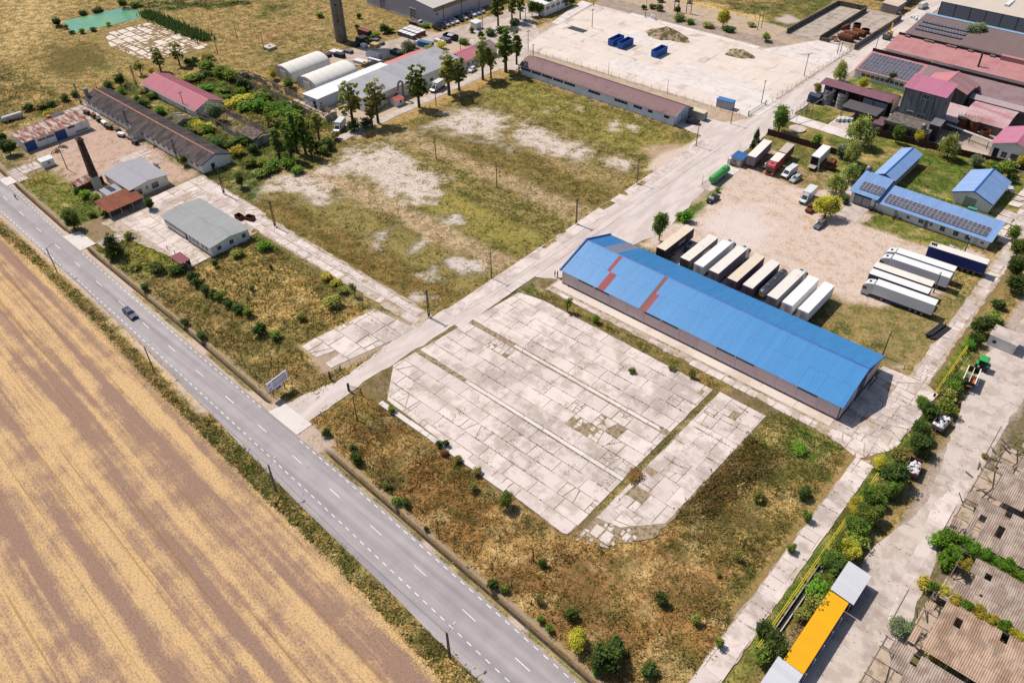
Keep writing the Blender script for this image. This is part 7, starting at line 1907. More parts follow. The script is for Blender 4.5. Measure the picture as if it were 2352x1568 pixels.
# truss pipe on the factory lawn
t = thing('conveyor_tube', 'long thin grey tube on slim legs over the factory lawn', 'tube', (-95.2, 243.0, 0))
part(t, 'tube', MB().cyl((-2.2, -6, 1.0), (3.5, 18, 6.2), .14, n=7), steel)
for f in (.3, .6, .9): part(t, 'leg', MB().cyl((-2.2 + 5.7 * f, -6 + 24 * f, 0), (-2.2 + 5.7 * f, -6 + 24 * f, 1 + 5.2 * f), .06, n=5), dark_steel)
# transformer poles at the top edge
for k, (x, y, lb) in enumerate(((-182.6, 307.6, 'left'), (-177.4, 309, 'right'))):
    t = thing('transformer', lb + ' pole transformer above the pale yard', 'transformer', (x, y, 0), .3 * k, 'pole transformers')
    for s in (-1, 1): part(t, 'mast', round_mesh(8, .16, .12), pole_c, (s * 1.0, 0, 0))
    part(t, 'platform', MB().box(-1.2, -.5, 4, 1.2, .5, 4.2), dark_steel); part(t, 'transformer_tank', MB().box(-.6, -.4, 4.2, .6, .4, 5.5), steel); part(t, 'crossarm', MB().box(-1.6, -.06, 7.2, 1.6, .06, 7.4), dark_steel)
for k, (x, y) in enumerate(((-186.2, 294.6), (-185.2, 294.4), (-184.2, 294.2))):
    o = O('gas_canister', MB().lathe([(.35, 0), (.4, .2), (.4, 1.3), (.2, 1.55), (.1, 1.6)], 10).mesh('gas_canister', wht_c), None, (x, y, .1)); tag(o, f'pale canister, {ORD[k]} from the left by the pole above the yard', 'canister', 'pale canisters')
# stacked building goods behind the tunnel halls
goods = [mat('wrapped pallet white', A(238, 234, 236), .6, .06), mat('grey stack', A(120, 118, 126), .8, .12), mat('black stack', A(58, 56, 62), .8, .15), mat('timber stack', A(214, 184, 130), .9, .1), mat('blue tarp', A(70, 120, 166), .6, .1), mat('brick pallet', A(176, 96, 70), .9, .15, 2)]
def stack(label, p, sx, sy, h, m, rz=0, cover=None):
    t = thing('goods_stack', label, 'goods', (p[0], p[1], 0), rz, 'stacked building goods')
    part(t, 'pallet', MB().box(-sx / 2, -sy / 2, 0, sx / 2, sy / 2, .14), timber)
    n = max(1, int(h / .45))
    for i in range(n): part(t, 'layer', MB().box(-sx / 2 + rnd.uniform(0, .08), -sy / 2 + rnd.uniform(0, .08), .15 + i * h / n, sx / 2 - rnd.uniform(0, .08), sy / 2 - rnd.uniform(0, .08), .13 + (i + 1) * h / n), m)
    if cover: part(t, 'cover', MB().box(-sx / 2 - .04, -sy / 2 - .04, .13 + h, sx / 2 + .04, sy / 2 + .04, .2 + h), cover)
nm = ['first', 'second', 'third', 'fourth', 'fifth', 'sixth']
for j in range(3):
    for i in range(4):
        p = T(0, 1, 1330, 320); stack(f'white-topped brick pallet, row {nm[j]} and {nm[i]} across, below the flatbed truck', (p.x + i * 2.3 + .3, p.y + j * 2.6), 2.0, 2.2, 1.5 + .3 * (j > 0), goods[5] if j else goods[1], 0, goods[0])
for (x_, y_), sx, sy, h, gi, rz, lb in (((740, 500), 5, 3, 1.2, 0, .2, 'white wrapped bundle left in the goods yard'), ((770, 525), 4.4, 2, 1.4, 2, .2, 'dark stack in front of the white wrapped bundle'), ((850, 485), 3.6, 2, .9, 1, .2, 'grey low stack right of the dark one'), ((660, 520), 2.4, 2.4, .8, 2, 0, 'black heap left of the white wrapped bundle'),
    ((930, 420), 3, 4, 1.3, 2, 0, 'black crates in the shade of the tower'), ((975, 395), 3, 4, 2.2, 2, 0, 'taller black crates behind the shaded ones'), ((995, 435), 2.4, 1.8, 1.2, 0, 0, 'white slatted crate by the black crates'), ((1095, 430), 3.4, 2.6, 1.2, 3, .1, 'pale timber boards stacked in the goods yard'), ((1150, 410), 2.2, 2.2, .9, 1, .1, 'grey boards next to the pale timber'), ((1090, 375), 3.4, 2, .7, 1, .4, 'dark slabs leaning by the creeper'),
    ((1085, 525), 6.2, 2.2, 1.6, 0, .15, 'long white wrapped bundle in the tower shadow'), ((965, 580), 6, 2.4, .9, 0, .15, 'white frames lying behind the white roof'), ((1090, 560), 6, 1.2, .6, 0, .15, 'narrow white profiles beside the black mesh'), ((1000, 600), 1.8, 1.8, .9, 3, 0, 'yellow load on the goods yard'),
    ((1300, 500), 5, 3.4, 1.4, 2, .1, 'black bundles left of the grey-green tree'), ((1560, 430), 6.5, 2.4, 1.9, 4, .2, 'blue wrapped roll right of the grey-green tree'), ((1510, 410), 3, 2.4, 1.2, 0, .2, 'white wrapped roll beside the blue one'), ((1500, 455), 4, 1.4, .7, 1, .2, 'grey profiles in front of the blue roll'), ((1690, 390), 4.6, 2, 1.0, 0, .2, 'white panels stacked right of the blue roll'), ((1740, 385), 4, 2.6, 1.3, 1, .2, 'light grey wrapped panels by the red mesh')):
    stack(lb, tuple(T(0, 1, x_, y_))[:2], sx, sy, h, goods[gi], rz)
p = T(0, 1, 1110, 600)
t = thing('roof_tile_field', 'field of dark tiles laid out beside the white roof', 'tiles', (p.x, p.y, 0), .12)
tmsh = MB().box(-.42, -.3, 0, .42, .3, .28).mesh('tile_bundle', goods[2])
for i in range(8):
    for j in range(9): O('tile_bundle', tmsh, t, (-3.6 + i * 1.02 + rnd.uniform(-.06, .06), -4 + j * .9, 0), rnd.uniform(-.06, .06))
p = T(0, 1, 1790, 360)
t = thing('waste_skip', 'dark blue tipper skip with scrap beside the red mesh fence', 'skip', (p.x, p.y, 0), .1)
for s in (-1, 1):
    part(t, 'side_wall', MB().box(-3, s * 1.3 - .05, .2, 3, s * 1.3 + .05, 1.8), navy_c); part(t, 'end_wall', MB().box(s * 3 - .05, -1.25, .2, s * 3 + .05, 1.25, 1.8), navy_c)
part(t, 'floor', MB().box(-2.9, -1.25, .2, 2.9, 1.25, .3), dark_op)
for k in range(6): part(t, 'scrap_load', MB().beam((-2 + k * .3, -1, .5), (-1.4 + k * .5, 1, 1.7), .3), goods[0])
t = thing('site_container', 'small dark red container behind the goods yard', 'container', tuple(T(0, 1, 1002, 330))[:2] + (0,), .05)
part(t, 'body', MB().box(-3, -1.2, .1, 3, 1.2, 2.4), mat('dark red steel', A(112, 54, 52), .8, .1)); part(t, 'roof', MB().box(-3.05, -1.25, 2.4, 3.05, 1.25, 2.5), mat('red steel roof', A(140, 76, 70), .8, .1)); part(t, 'door', MB().box(3.0, -1.0, .3, 3.06, 1.0, 2.3), dark_steel)
# white sacks by the bunkers
k = 0
for (x_, y_, n_, lb) in ((1140, 115, 12, 'white big bag in the heap beside the store sheds'), (1350, 170, 12, 'white big bag in the heap behind the far solar roof'), (2240, 1475, 7, 'white sack lying by the pink-roofed workshop'), (2240, 185, 5, 'white sack behind the blue-roofed store') ):
    r1 = 0 if k < 3 else 1
    p = T(0 if 'blue-roofed' not in lb else 1, 3, x_, y_)
    for i in range(n_):
        o = O('big_bag', MB().lathe([(.35, 0), (.55, .15), (.58, .6), (.45, .9), (.15, 1.0)], 8).mesh('big_bag', sack), None, (p.x + rnd.uniform(-3.4, 3.4) * (.4 if n_ < 9 else 1), p.y + rnd.uniform(-1.8, 1.8) * (.6 if n_ < 9 else 1), 0), rnd.uniform(0, 3))
        o.scale = (1, 1, rnd.uniform(.6, 1.1)); tag(o, lb, 'sack', lb.replace('white big bag in the heap', 'heap of white bags').replace('white sack', 'white sacks'))
    k += 1
# scrap machinery in front of the dark barn
r = random.Random(5)
for k in range(9):
    x = -281 + 4.1 * k
    t = thing('scrap_machine', f'rusty farm machine, {ORD[k]} from the far end along the dark-roofed barn', 'scrap', (x, 96.6 + r.uniform(-.7, .5), 0), r.uniform(-.3, .3), 'scrap along the dark barn')
    m1, m2 = r.choice((rust, dark_steel, timber, w_white)), r.choice((rust, dark_steel))
    part(t, 'frame', MB().box(-1.3, -.8, .3, 1.3, .8, .5), m2); part(t, 'hopper', MB().ext([(-.9, .5), (.9, .5), (1.2, 1.3), (-1.2, 1.3)], -.6, .6, 'y'), m1)
    for s in (-1, 1): wheel(t, -.6, s * .8, .35, .15)
    for i in range(3): part(t, 'bar', MB().beam((r.uniform(-1.5, 1.5), r.uniform(-1, 1), .2), (r.uniform(-1.5, 1.5), r.uniform(-1, 1), 1.6), .08), m2)
for k, (x, y, lb) in enumerate(((-262.5, 76, 'heap of rusty frames by the small white cabin'), (-263.5, 80, 'rusty chassis beside the heap of frames'), (-236.5, 84.5, 'loose boards and scrap behind the brick chimney'), (-241, 99.2, 'broken pallets near the porch of the dark barn'))):
    t = thing('scrap_heap', lb, 'scrap', (x, y, 0), 0)
    for i in range(12):
        a = r.uniform(0, 3.1); l = r.uniform(.6, 2.2); xx, yy = r.uniform(-1.5, 1.5), r.uniform(-1.2, 1.2)
        part(t, 'scrap_beam', MB().beam((xx, yy, r.uniform(.05, .3)), (xx + l * math.cos(a), yy + l * math.sin(a), r.uniform(.05, .9)), .14), r.choice((rust, timber, dark_steel)))
htank('storage_tank', 'pale rusty-ended cylinder lying behind the brick chimney', -229.0, 82.0 + 9.5, 1.2, 2.6, .8, mat('peeling white', A(220, 200, 184), .8, .1, .6, A(160, 110, 84), .25, 1.5), z=.8, legs=False)
for k, (x, y) in enumerate(((-184.6, 92.2), (-181.9, 93.8))):
    t = thing('metal_bin', ('left', 'right')[k] + ' rusty open bin beside the lane corner', 'bin', (x, y, 0), .3 * k, 'rusty open bins')
    for s in (-1, 1):
        part(t, 'side_wall', MB().box(-1.2, s * .8 - .03, 0, 1.2, s * .8 + .03, 1.1), rust); part(t, 'end_wall', MB().box(s * 1.2 - .03, -.78, 0, s * 1.2 + .03, .78, 1.1), rust)
    part(t, 'floor', MB().box(-1.15, -.75, 0, 1.15, .75, .1), dark_op)
# ------------------------------------------------------------------ people
skin = mat('skin', A(206, 160, 134), .7, .04)
def skin_body(name, pts, edges, rad, m, parent, root=0):
    me = bpy.data.meshes.new(name)
    me.from_pydata(pts, edges, [])
    o = bpy.data.objects.new(name, me); COL.objects.link(o)
    sk = o.modifiers.new('skin', 'SKIN'); sk.use_smooth_shade = True
    o.modifiers.new('sub', 'SUBSURF').levels = 1
    for i, v in enumerate(me.skin_vertices[0].data):
        v.radius = rad[i]; v.use_root = (i == root)
    dg = bpy.context.evaluated_depsgraph_get()
    nm_ = bpy.data.meshes.new_from_object(o.evaluated_get(dg))
    bpy.data.objects.remove(o)
    nm_.materials.clear(); nm_.materials.append(m)
    return O(name, nm_, parent)
def person(label, x, y, rz, top_m, leg_m, hair_m, pose='stand', z0=0.0):
    t = thing('person', label, 'person', (x, y, z0), rz)
    if pose == 'stand':
        hip, kn, ft = .92, .5, .08
        leg = {s: [(0, s * .1, .92), (.02, s * .12, .5), (-.02, s * .13, .08), (.14, s * .14, .05)] for s in (-1, 1)}
        arm = {s: [(0, s * .2, 1.42), (-.02, s * .27, 1.15), (.08, s * .26, .92), (.12, s * .25, .84)] for s in (-1, 1)}
        tor = [(0, 0, .95), (0, 0, 1.15), (0, 0, 1.38), (0, 0, 1.52)]
        head = (.02, 0, 1.66)
    else:
        leg = {-1: [(-.25, -.1, .95), (.2, -.14, .82), (.02, -.13, .38), (.16, -.13, .34)], 1: [(-.25, .1, .95), (.15, .14, .62), (-.05, .13, .2), (.1, .13, .16)]}
        arm = {s: [(.12, s * .19, 1.38), (.3, s * .25, 1.18), (.5, s * .26, 1.06), (.57, s * .25, 1.05)] for s in (-1, 1)}
        tor = [(-.25, 0, .97), (-.12, 0, 1.15), (.05, 0, 1.34), (.12, 0, 1.46)]
        head = (.2, 0, 1.6)
    pts, ed, rad = [], [], []
    for p, r in zip(tor, ((.15, .11), (.14, .1), (.17, .11), (.06, .06))): pts.append(p); rad.append(r)
    ed += [(0, 1), (1, 2), (2, 3)]
    for s in (-1, 1):
        b0 = len(pts)
        for p, r in zip(arm[s], (.065, .05, .04, .045)): pts.append(p); rad.append((r, r))
        ed += [(2, b0), (b0, b0 + 1), (b0 + 1, b0 + 2), (b0 + 2, b0 + 3)]
    bl = len(pts)
    for s in (-1, 1):
        b0 = len(pts)
        for p, r in zip(leg[s], (.1, .075, .055, .05)): pts.append(p); rad.append((r, r))
        ed += [(0, b0), (b0, b0 + 1), (b0 + 1, b0 + 2), (b0 + 2, b0 + 3)]
    body = skin_body('body', pts, ed, rad, top_m, t)
    # trousers take the leg faces, hands the skin
    me = body.data; me.materials.append(leg_m); me.materials.append(skin)
    hd = [Vector(arm[s][3]) for s in (-1, 1)]
    for pl in me.polygons:
        c = pl.center
        if c.z < tor[0][2] + .0: pl.material_index = 1
        if min((c - h).length for h in hd) < .08: pl.material_index = 2
    hm = MB().lathe([(.03, -.13), (.075, -.09), (.09, 0), (.085, .06), (.05, .11), (.01, .125)], 12)
    part(t, 'head', smooth(hm.mesh('head', skin), 60), skin, head)
    hr = MB().lathe([(.098, .0), (.1, .05), (.075, .11), (.02, .14)], 12)
    part(t, 'hair', smooth(hr.mesh('hair', hair_m), 60), hair_m, (head[0] - .015, 0, head[2] + .01))
    part(t, 'nose', MB().box(.075, -.012, -.03, .105, .012, .0), skin, head)
    return t
dk_cl, red_cl = mat('dark clothes', A(44, 40, 46), .9), mat('red clothes', A(190, 70, 64), .9)
person('person in dark clothes standing at the corner of the blue warehouse', -101.4, 127.6, .3, dk_cl, dk_cl, dk_cl, z0=.1)
person('person in red top standing beside the one in dark clothes', -100.8, 127.9, 3.3, red_cl, mat('dark trousers', A(90, 60, 60), .9), dk_cl, z0=.1)
by_ = thing('bicycle', 'bicycle ridden along the edge of the asphalt road', 'bicycle', (-243.4, 56.3, .03), math.radians(-4))
for x in (-.52, .52):
    rg_ = MB(); n9 = 18
    for i in range(n9):
        a, b = 2 * math.pi * i / n9, 2 * math.pi * (i + 1) / n9
        rg_.cyl((x + .33 * math.cos(a), 0, .34 + .33 * math.sin(a)), (x + .33 * math.cos(b), 0, .34 + .33 * math.sin(b)), .022, n=5, caps=False)
    part(by_, 'wheel', rg_, rubber)
fr_ = MB().tube([(-.52, 0, .34), (-.05, 0, .36), (.38, 0, .82), (-.18, 0, .86), (-.05, 0, .36)], .02, 5).tube([(-.18, 0, .86), (-.52, 0, .34)], .018, 5).tube([(.52, 0, .34), (.38, 0, .95)], .02, 5)
part(by_, 'frame', fr_, P_NAVY); part(by_, 'handlebar', MB().cyl((.42, -.28, 1.0), (.42, .28, 1.0), .018, n=5), dark_steel); part(by_, 'saddle', MB().box(-.34, -.07, .9, -.08, .07, .96), dark_steel)
hv = mat('high-visibility yellow', A(176, 230, 40), .8)
person('cyclist in bright yellow-green vest on the asphalt road', -243.4, 56.3, math.radians(-4), hv, dk_cl, hv, 'ride', .03)
# ------------------------------------------------------------------ trees, bushes
leaf_m = attr_mat('leaves', .7, .42)
grass_m = attr_mat('grass blades', .9, .4)
bark = mat('bark', A(104, 88, 76), .95, .2, 1.5)
def cards(cen, size, cols, nrm_up=.35, rs=None):
    """leaf-sized quads at the given centres"""
    n = len(cen)
    d = rs.normal(size=(n, 3)); d[:, 2] = np.abs(d[:, 2]) + nrm_up
    d /= np.linalg.norm(d, axis=1)[:, None]
    a = np.cross(d, rs.normal(size=(n, 3))); a /= np.linalg.norm(a, axis=1)[:, None] + 1e-9
    b = np.cross(d, a)
    s = (size * rs.uniform(.6, 1.3, n))[:, None]
    q = np.stack([cen - a * s * .5 - b * s * .28, cen + a * s * .1 - b * s * .42, cen + a * s * .55 + b * s * .1, cen - a * s * .12 + b * s * .45], 1)
    return q.reshape(-1, 3), np.repeat(cols, 4, axis=0)
PAL = {'green': (A(104, 124, 50), A(154, 164, 72), A(64, 84, 36)), 'dark': (A(72, 92, 42), A(108, 126, 58), A(46, 62, 32)), 'yellow': (A(184, 172, 62), A(214, 200, 88), A(130, 128, 48)),
       'willow': (A(150, 158, 80), A(200, 204, 126), A(98, 112, 54)), 'olive': (A(140, 138, 68), A(178, 172, 92), A(94, 94, 48)), 'lush': (A(98, 138, 44), A(146, 170, 58), A(64, 94, 34)), 'brown': (A(140, 108, 66), A(170, 136, 86), A(100, 78, 48)), 'grey': (A(120, 132, 96), A(160, 168, 130), A(86, 98, 70))}
def crown_mesh(kind, pal, seed, h, w, base, n, size, clusters, spread):
    rs = np.random.RandomState(seed)
    cc = []
    while len(cc) < clusters:
        p = rs.uniform(-1, 1, 3)
        if kind == 'column':
            if p[0] ** 2 + p[1] ** 2 > (1 - abs(p[2]) ** 2.2) * .9 + .05: continue
        elif kind == 'cone':
            if math.hypot(p[0], p[1]) > (1 - p[2]) / 2 + .08: continue
        else:
            rr = np.linalg.norm(p)
            th, ph_ = math.atan2(p[1], p[0]), p[2] / (rr + 1e-6)
            lim = .78 + .16 * math.sin(2 * th + seed) + .12 * math.sin(5 * th + 3 * ph_ + seed * 2) + .1 * math.sin(4 * ph_ + seed)
            if rr > lim or rr < .3: continue
        cc.append(p)
    cc = np.array(cc)
    cz = base + (h - base) / 2
    C = np.stack([cc[:, 0] * w / 2 * (1 - spread), cc[:, 1] * w / 2 * (1 - spread), cz + cc[:, 2] * (h - base) / 2 * (1 - spread * .6)], 1)
    rad = rs.uniform(.6, 1.25, clusters) * spread * w / 2
    k = rs.randint(0, clusters, n)
    off = rs.normal(size=(n, 3)); off /= np.linalg.norm(off, axis=1)[:, None]
    off *= (rs.uniform(.15, 1, n) ** .6)[:, None] * rad[k][:, None]
    off[:, 2] *= .8 if kind != 'willow' else 1.3
    cen = C[k] + off
    if kind == 'willow': cen[:, 2] -= np.abs(rs.normal(0, .12 * h, n)) * (np.hypot(cen[:, 0], cen[:, 1]) > w * .25)
    cen[:, 2] = np.maximum(cen[:, 2], .05)
    p3 = np.array(PAL[pal])
    tone = rs.uniform(0, 1, clusters)[k] * .6 + rs.uniform(0, 1, n) * .4
    col = np.where((tone > .5)[:, None], p3[0] + (p3[1] - p3[0]) * ((tone - .5) * 2)[:, None], p3[2] + (p3[0] - p3[2]) * (tone * 2)[:, None])
    col = np.concatenate([np.minimum(col * 1.75, .68), np.ones((n, 1))], 1)
    v, c = cards(cen, np.full(n, size), col, .3, rs)
    me = np_mesh('crown', v, np.arange(len(v)), np.full(n, 4), mats=[leaf_m], attrs={'col': c})
    tb = MB()
    r0 = .022 * h + .05
    top = cz + (h - base) * .25
    tb.cyl((0, 0, -.2), (0, 0, top * .55), r0, r0 * .7, 7); tb.cyl((0, 0, top * .55), (.1, .1, top), r0 * .7, r0 * .3, 6)
    for j in rs.choice(clusters, min(clusters, 9), replace=False):
        z0 = min(top * .9, max(base * .8, C[j][2] * .6))
        tb.cyl((0, 0, z0), tuple(C[j]), r0 * .35, .03, 5)
    return me, tb.mesh('trunk', bark)
_tv = {}
SPEC = {  # kind, palette, height, width, crown base, leaves, leaf size, clusters, cluster spread
    'poplar': ('round', 'olive', 15, 7, 3.2, 3000, .42, 80, .19), 'poplar_b': ('round', 'green', 15, 6.4, 2.6, 3800, .42, 76, .2), 'column': ('column', 'green', 13, 3.0, .8, 2800, .38, 60, .34), 'round': ('round', 'green', 8, 7, .8, 4200, .34, 60, .34), 'dark': ('round', 'dark', 7, 6.4, .5, 4200, .32, 60, .32),
    'willow': ('willow', 'willow', 8, 8, .6, 5000, .34, 70, .32), 'yellow': ('round', 'yellow', 7, 7, .4, 4600, .32, 60, .34), 'bush': ('round', 'dark', 2.4, 2.8, .0, 1100, .22, 26, .42), 'bush_g': ('round', 'green', 2.4, 2.8, .0, 1100, .22, 26, .42), 'bush_l': ('round', 'lush', 2.4, 3.0, .0, 1100, .22, 26, .42), 'bush_y': ('round', 'yellow', 2.2, 3.0, .0, 1000, .22, 24, .42),
    'bush_o': ('round', 'olive', 2.0, 2.6, .0, 800, .2, 22, .42), 'bush_b': ('round', 'brown', 1.6, 2.6, .0, 800, .2, 20, .42), 'bush_w': ('round', 'grey', 6.5, 6, .2, 4000, .28, 55, .34), 'conifer': ('cone', 'dark', 8, 5.4, .4, 4200, .28, 70, .26), 'thin': ('round', 'green', 4.2, 3.2, .9, 900, .2, 30, .24), 'creeper': ('round', 'lush', 1.9, 6.5, -.5, 2600, .3, 40, .26), 'creeper_y': ('round', 'yellow', 1.7, 6.5, -.5, 2400, .3, 40, .26)}
def veg_get(sp, v):
    k = (sp, v)
    if k not in _tv:
        a = SPEC[sp]
        _tv[k] = crown_mesh(a[0], a[1], hash(sp) % 1000 if False else sum(map(ord, sp)) * 7 + v * 31, a[2], a[3], a[4], a[5], a[6], a[7], a[8])
    return _tv[k]
vr = random.Random(21)
def plant(name, cat, label, sp, x, y, h, w=None, group=None, z=0.0):
    a = SPEC[sp]
    cr, tr = veg_get(sp, vr.randint(0, 1))
    t = thing(name, label, cat, (x, y, z), vr.uniform(0, 6.28), group)
    s = h / a[2]; sw = (w / a[3] * (1.18 if sp[:4] == 'bush' else 1.0)) if w else s
    t.scale = (sw, sw * vr.uniform(.92, 1.08), s)
    O('crown', cr, t); O('trunk', tr, t)
    return t
LOOK = {'poplar': 'tall airy tree', 'poplar_b': 'tall greener tree', 'column': 'slender columnar poplar', 'round': 'round green tree', 'dark': 'dark dense tree', 'willow': 'pale green willow', 'yellow': 'yellow-green tree', 'bush': 'dark green bush', 'bush_g': 'green bush', 'bush_l': 'bright green bush', 'bush_y': 'yellowish bush', 'bush_o': 'olive bush', 'bush_b': 'dry brown bush', 'bush_w': 'grey-green tree', 'conifer': 'dark conifer', 'thin': 'thin young tree', 'creeper': 'green creeper', 'creeper_y': 'yellowing creeper'}
def grove(phrase, items):
    """plants of one place, counted from the left as the photograph shows them"""
    its = []
    for it in items:
        if len(it) == 5 or isinstance(it[0], str): its.append(it)
    rows = []
    for it in its:
        sp, p, h, w = it
        rows.append((screen_u(p[0], p[1]), sp, p, h, w))
    rows.sort(key=lambda q: q[0])
    cnt, tot = {}, {}
    for _, sp, *_r in rows: tot[LOOK[sp]] = tot.get(LOOK[sp], 0) + 1
    for _, sp, p, h, w in rows:
        lk = LOOK[sp]; c = cnt.get(lk, 0); cnt[lk] = c + 1
        lab = f'{lk} {phrase}' if tot[lk] == 1 else f'{ORD[min(c, 27)]} {lk} from the left {phrase}'
        tree = sp in ('poplar', 'poplar_b', 'column', 'round', 'dark', 'willow', 'yellow', 'bush_w', 'conifer', 'thin')
        z = 2.6 if sp.startswith('creeper') else 0
        plant('tree' if tree else 'creeper' if sp.startswith('creeper') else 'bush', 'tree' if tree else 'creeper' if z else 'bush', lab, sp, p[0], p[1], h, w, 'plants ' + phrase, z if w and w > 0 else 0)
def B(sp, r, c, x, y, h, w=None):
    p = T(r, c, x, y)
    return (sp, (p.x, p.y), h, w)
def Mx(sp, x, y, h, w=None):
    return (sp, (x, y), h, w)
grove('in the tall row beside the grey hall', [Mx('poplar', -204.6, 149.4, 16, 10), Mx('poplar', -198.4, 152.4, 10, 6), Mx('poplar', -199.8, 156, 15.5, 9), Mx('poplar_b', -198.3, 173.1, 15.5, 9.4), Mx('poplar', -197.6, 186.8, 15.5, 11), Mx('poplar_b', -197.4, 191.6, 12, 7), Mx('poplar', -197.5, 203.9, 15.5, 9), Mx('poplar', -196.2, 206.8, 12, 6.5), Mx('poplar_b', -195.7, 214.3, 17, 11), Mx('poplar_b', -197.2, 222, 13, 7)])
grove('in the clump at the terrace end', [Mx('column', -203.8, 119.6, 12, 4.2), Mx('column', -201.5, 122.4, 13.4, 4.0), Mx('column', -203.6, 126, 14.4, 4.0), Mx('column', -200.8, 127.2, 15, 4.2), Mx('column', -197.6, 127.0, 10, 3.4), Mx('poplar', -205.4, 136, 10, 7), Mx('bush', -199.6, 130.5, 4, 4.5), Mx('bush', -198, 134, 4, 5), Mx('bush_o', -201.5, 139.4, 3, 4), Mx('bush', -201.6, 147.4, 4.4, 5), Mx('bush', -200.2, 151.0, 4, 4.6), Mx('bush_g', -196.4, 131, 3, 4), Mx('bush_o', -205, 114.5, 2.6, 5), Mx('bush_g', -208, 111.8, 2.6, 5), Mx('bush', -206.5, 126.2, 3.4, 4)])
grove('by the barns on the left', [B('poplar', 0, 0, 1655, 605, 9.5, 6), B('poplar_b', 0, 0, 1480, 655, 9, 6), B('thin', 0, 0, 1300, 690, 6, 5), B('dark', 0, 0, 1120, 790, 5, 5), B('bush', 0, 0, 1000, 810, 3, 4.5), B('bush_y', 0, 0, 1400, 690, 3, 3.4), B('bush', 0, 0, 1740, 600, 3, 5), B('bush', 0, 0, 1800, 590, 3, 5), B('bush_o', 0, 0, 1920, 560, 3, 6), B('bush_g', 0, 0, 1900, 650, 4, 7), B('bush_g', 0, 0, 2030, 700, 4.4, 7), B('bush_g', 0, 0, 2130, 740, 4.6, 7), B('bush', 0, 0, 2230, 820, 4.4, 6),
    B('bush_w', 0, 0, 1990, 1110, 7, 7), B('round', 0, 0, 1700, 1520, 3.8, 3.6), B('bush_l', 0, 0, 1470, 1040, 2.4, 5), B('bush_g', 0, 0, 1400, 900, 2.2, 5), B('bush_o', 0, 0, 1330, 850, 1.8, 5), B('bush', 0, 0, 1265, 930, 2.4, 3), B('dark', 0, 0, 100, 1420, 5.4, 6.5), B('bush', 0, 0, 10, 1300, 3.4, 6), B('yellow', 0, 0, 465, 1090, 3, 4.4), B('bush', 0, 0, 270, 1010, 2.4, 5), B('bush_o', 0, 0, 380, 990, 2.2, 5), B('bush', 0, 0, 480, 970, 2, 4), B('bush', 0, 0, 600, 920, 2.4, 4.4), B('bush', 0, 0, 690, 880, 2, 4), B('bush', 0, 0, 60, 1110, 2, 5),
    B('bush_g', 0, 0, 1900, 1300, 2, 6), B('bush_o', 0, 0, 1830, 1210, 2, 5), B('bush_g', 0, 0, 2120, 1370, 3.4, 5), B('bush_y', 0, 0, 2180, 1420, 3, 6), B('bush_o', 0, 0, 2100, 1330, 2.4, 5), B('bush', 0, 0, 2330, 1400, 3, 5), B('bush_l', 0, 0, 1120, 860, 2, 4), B('bush_l', 0, 0, 1900, 830, 2, 7), B('bush_l', 0, 0, 1980, 930, 2, 8), B('bush_g', 0, 0, 1790, 740, 2.6, 7), B('bush_y', 0, 0, 2100, 990, 2.4, 8), B('bush_l', 0, 0, 2260, 1010, 2.4, 8), B('bush_y', 0, 0, 2230, 930, 2.4, 8), B('bush_g', 0, 0, 2050, 860, 2.4, 7)])
grove('among the ruins and tunnel halls', [B('yellow', 0, 1, 165, 730, 4.6, 4.6), B('round', 0, 1, 310, 815, 4, 6.2), B('bush_l', 0, 1, 40, 1000, 3.4, 8), B('bush_l', 0, 1, 160, 1030, 3.4, 8), B('bush_l', 0, 1, 280, 1070, 3.2, 8), B('bush_g', 0, 1, 350, 1130, 3.4, 7), B('thin', 0, 1, 120, 1160, 5.5, 6), B('bush_o', 0, 1, 230, 1150, 3, 6), B('bush_g', 0, 1, 60, 920, 2.8, 7), B('bush_y', 0, 1, 470, 800, 1.6, 4), B('bush', 0, 1, 200, 1360, 3.4, 5), B('bush_l', 0, 1, 300, 1520, 3, 7), B('bush_l', 0, 1, 150, 1560, 2.6, 7)])
grove('around the goods yard', [B('bush_w', 0, 1, 1410, 530, 7.4, 6.6), B('bush', 0, 1, 1180, 305, 4, 5), B('bush', 0, 1, 1010, 385, 2.2, 6), B('bush_g', 0, 1, 1090, 350, 2, 6), B('bush_g', 0, 1, 1230, 300, 2, 5), B('bush_o', 0, 1, 1600, 490, 3, 7), B('bush_y', 0, 1, 1700, 450, 3.4, 5), B('bush', 0, 1, 930, 260, 1.6, 3), B('bush', 0, 1, 950, 170, 2.4, 2.6), B('bush_g', 0, 1, 590, 160, 2, 4), B('bush_l', 0, 1, 1900, 400, 2, 5), B('bush_l', 0, 1, 1560, 250, 1.6, 5)])
grove('along the far access street', [B('poplar_b', 0, 1, 2225, 240, 15.5, 7.5), B('poplar_b', 0, 2, 0, 200, 14, 6.5), B('poplar_b', 0, 2, 75, 180, 13, 6), B('bush', 0, 1, 2070, 350, 3, 4), B('bush', 0, 1, 2150, 320, 2.6, 6), B('bush', 0, 1, 2250, 300, 2.6, 6), B('bush', 0, 2, 20, 230, 2.6, 6), B('round', 0, 2, 185, 150, 7, 5.6), B('round', 0, 2, 250, 145, 6, 5), B('round', 0, 2, 330, 110, 7.5, 6.6), B('bush_g', 0, 2, 490, 65, 5, 4.6), B('bush_g', 0, 2, 540, 50, 4, 4.4), B('bush', 0, 1, 1980, 300, 2.4, 2.6)])
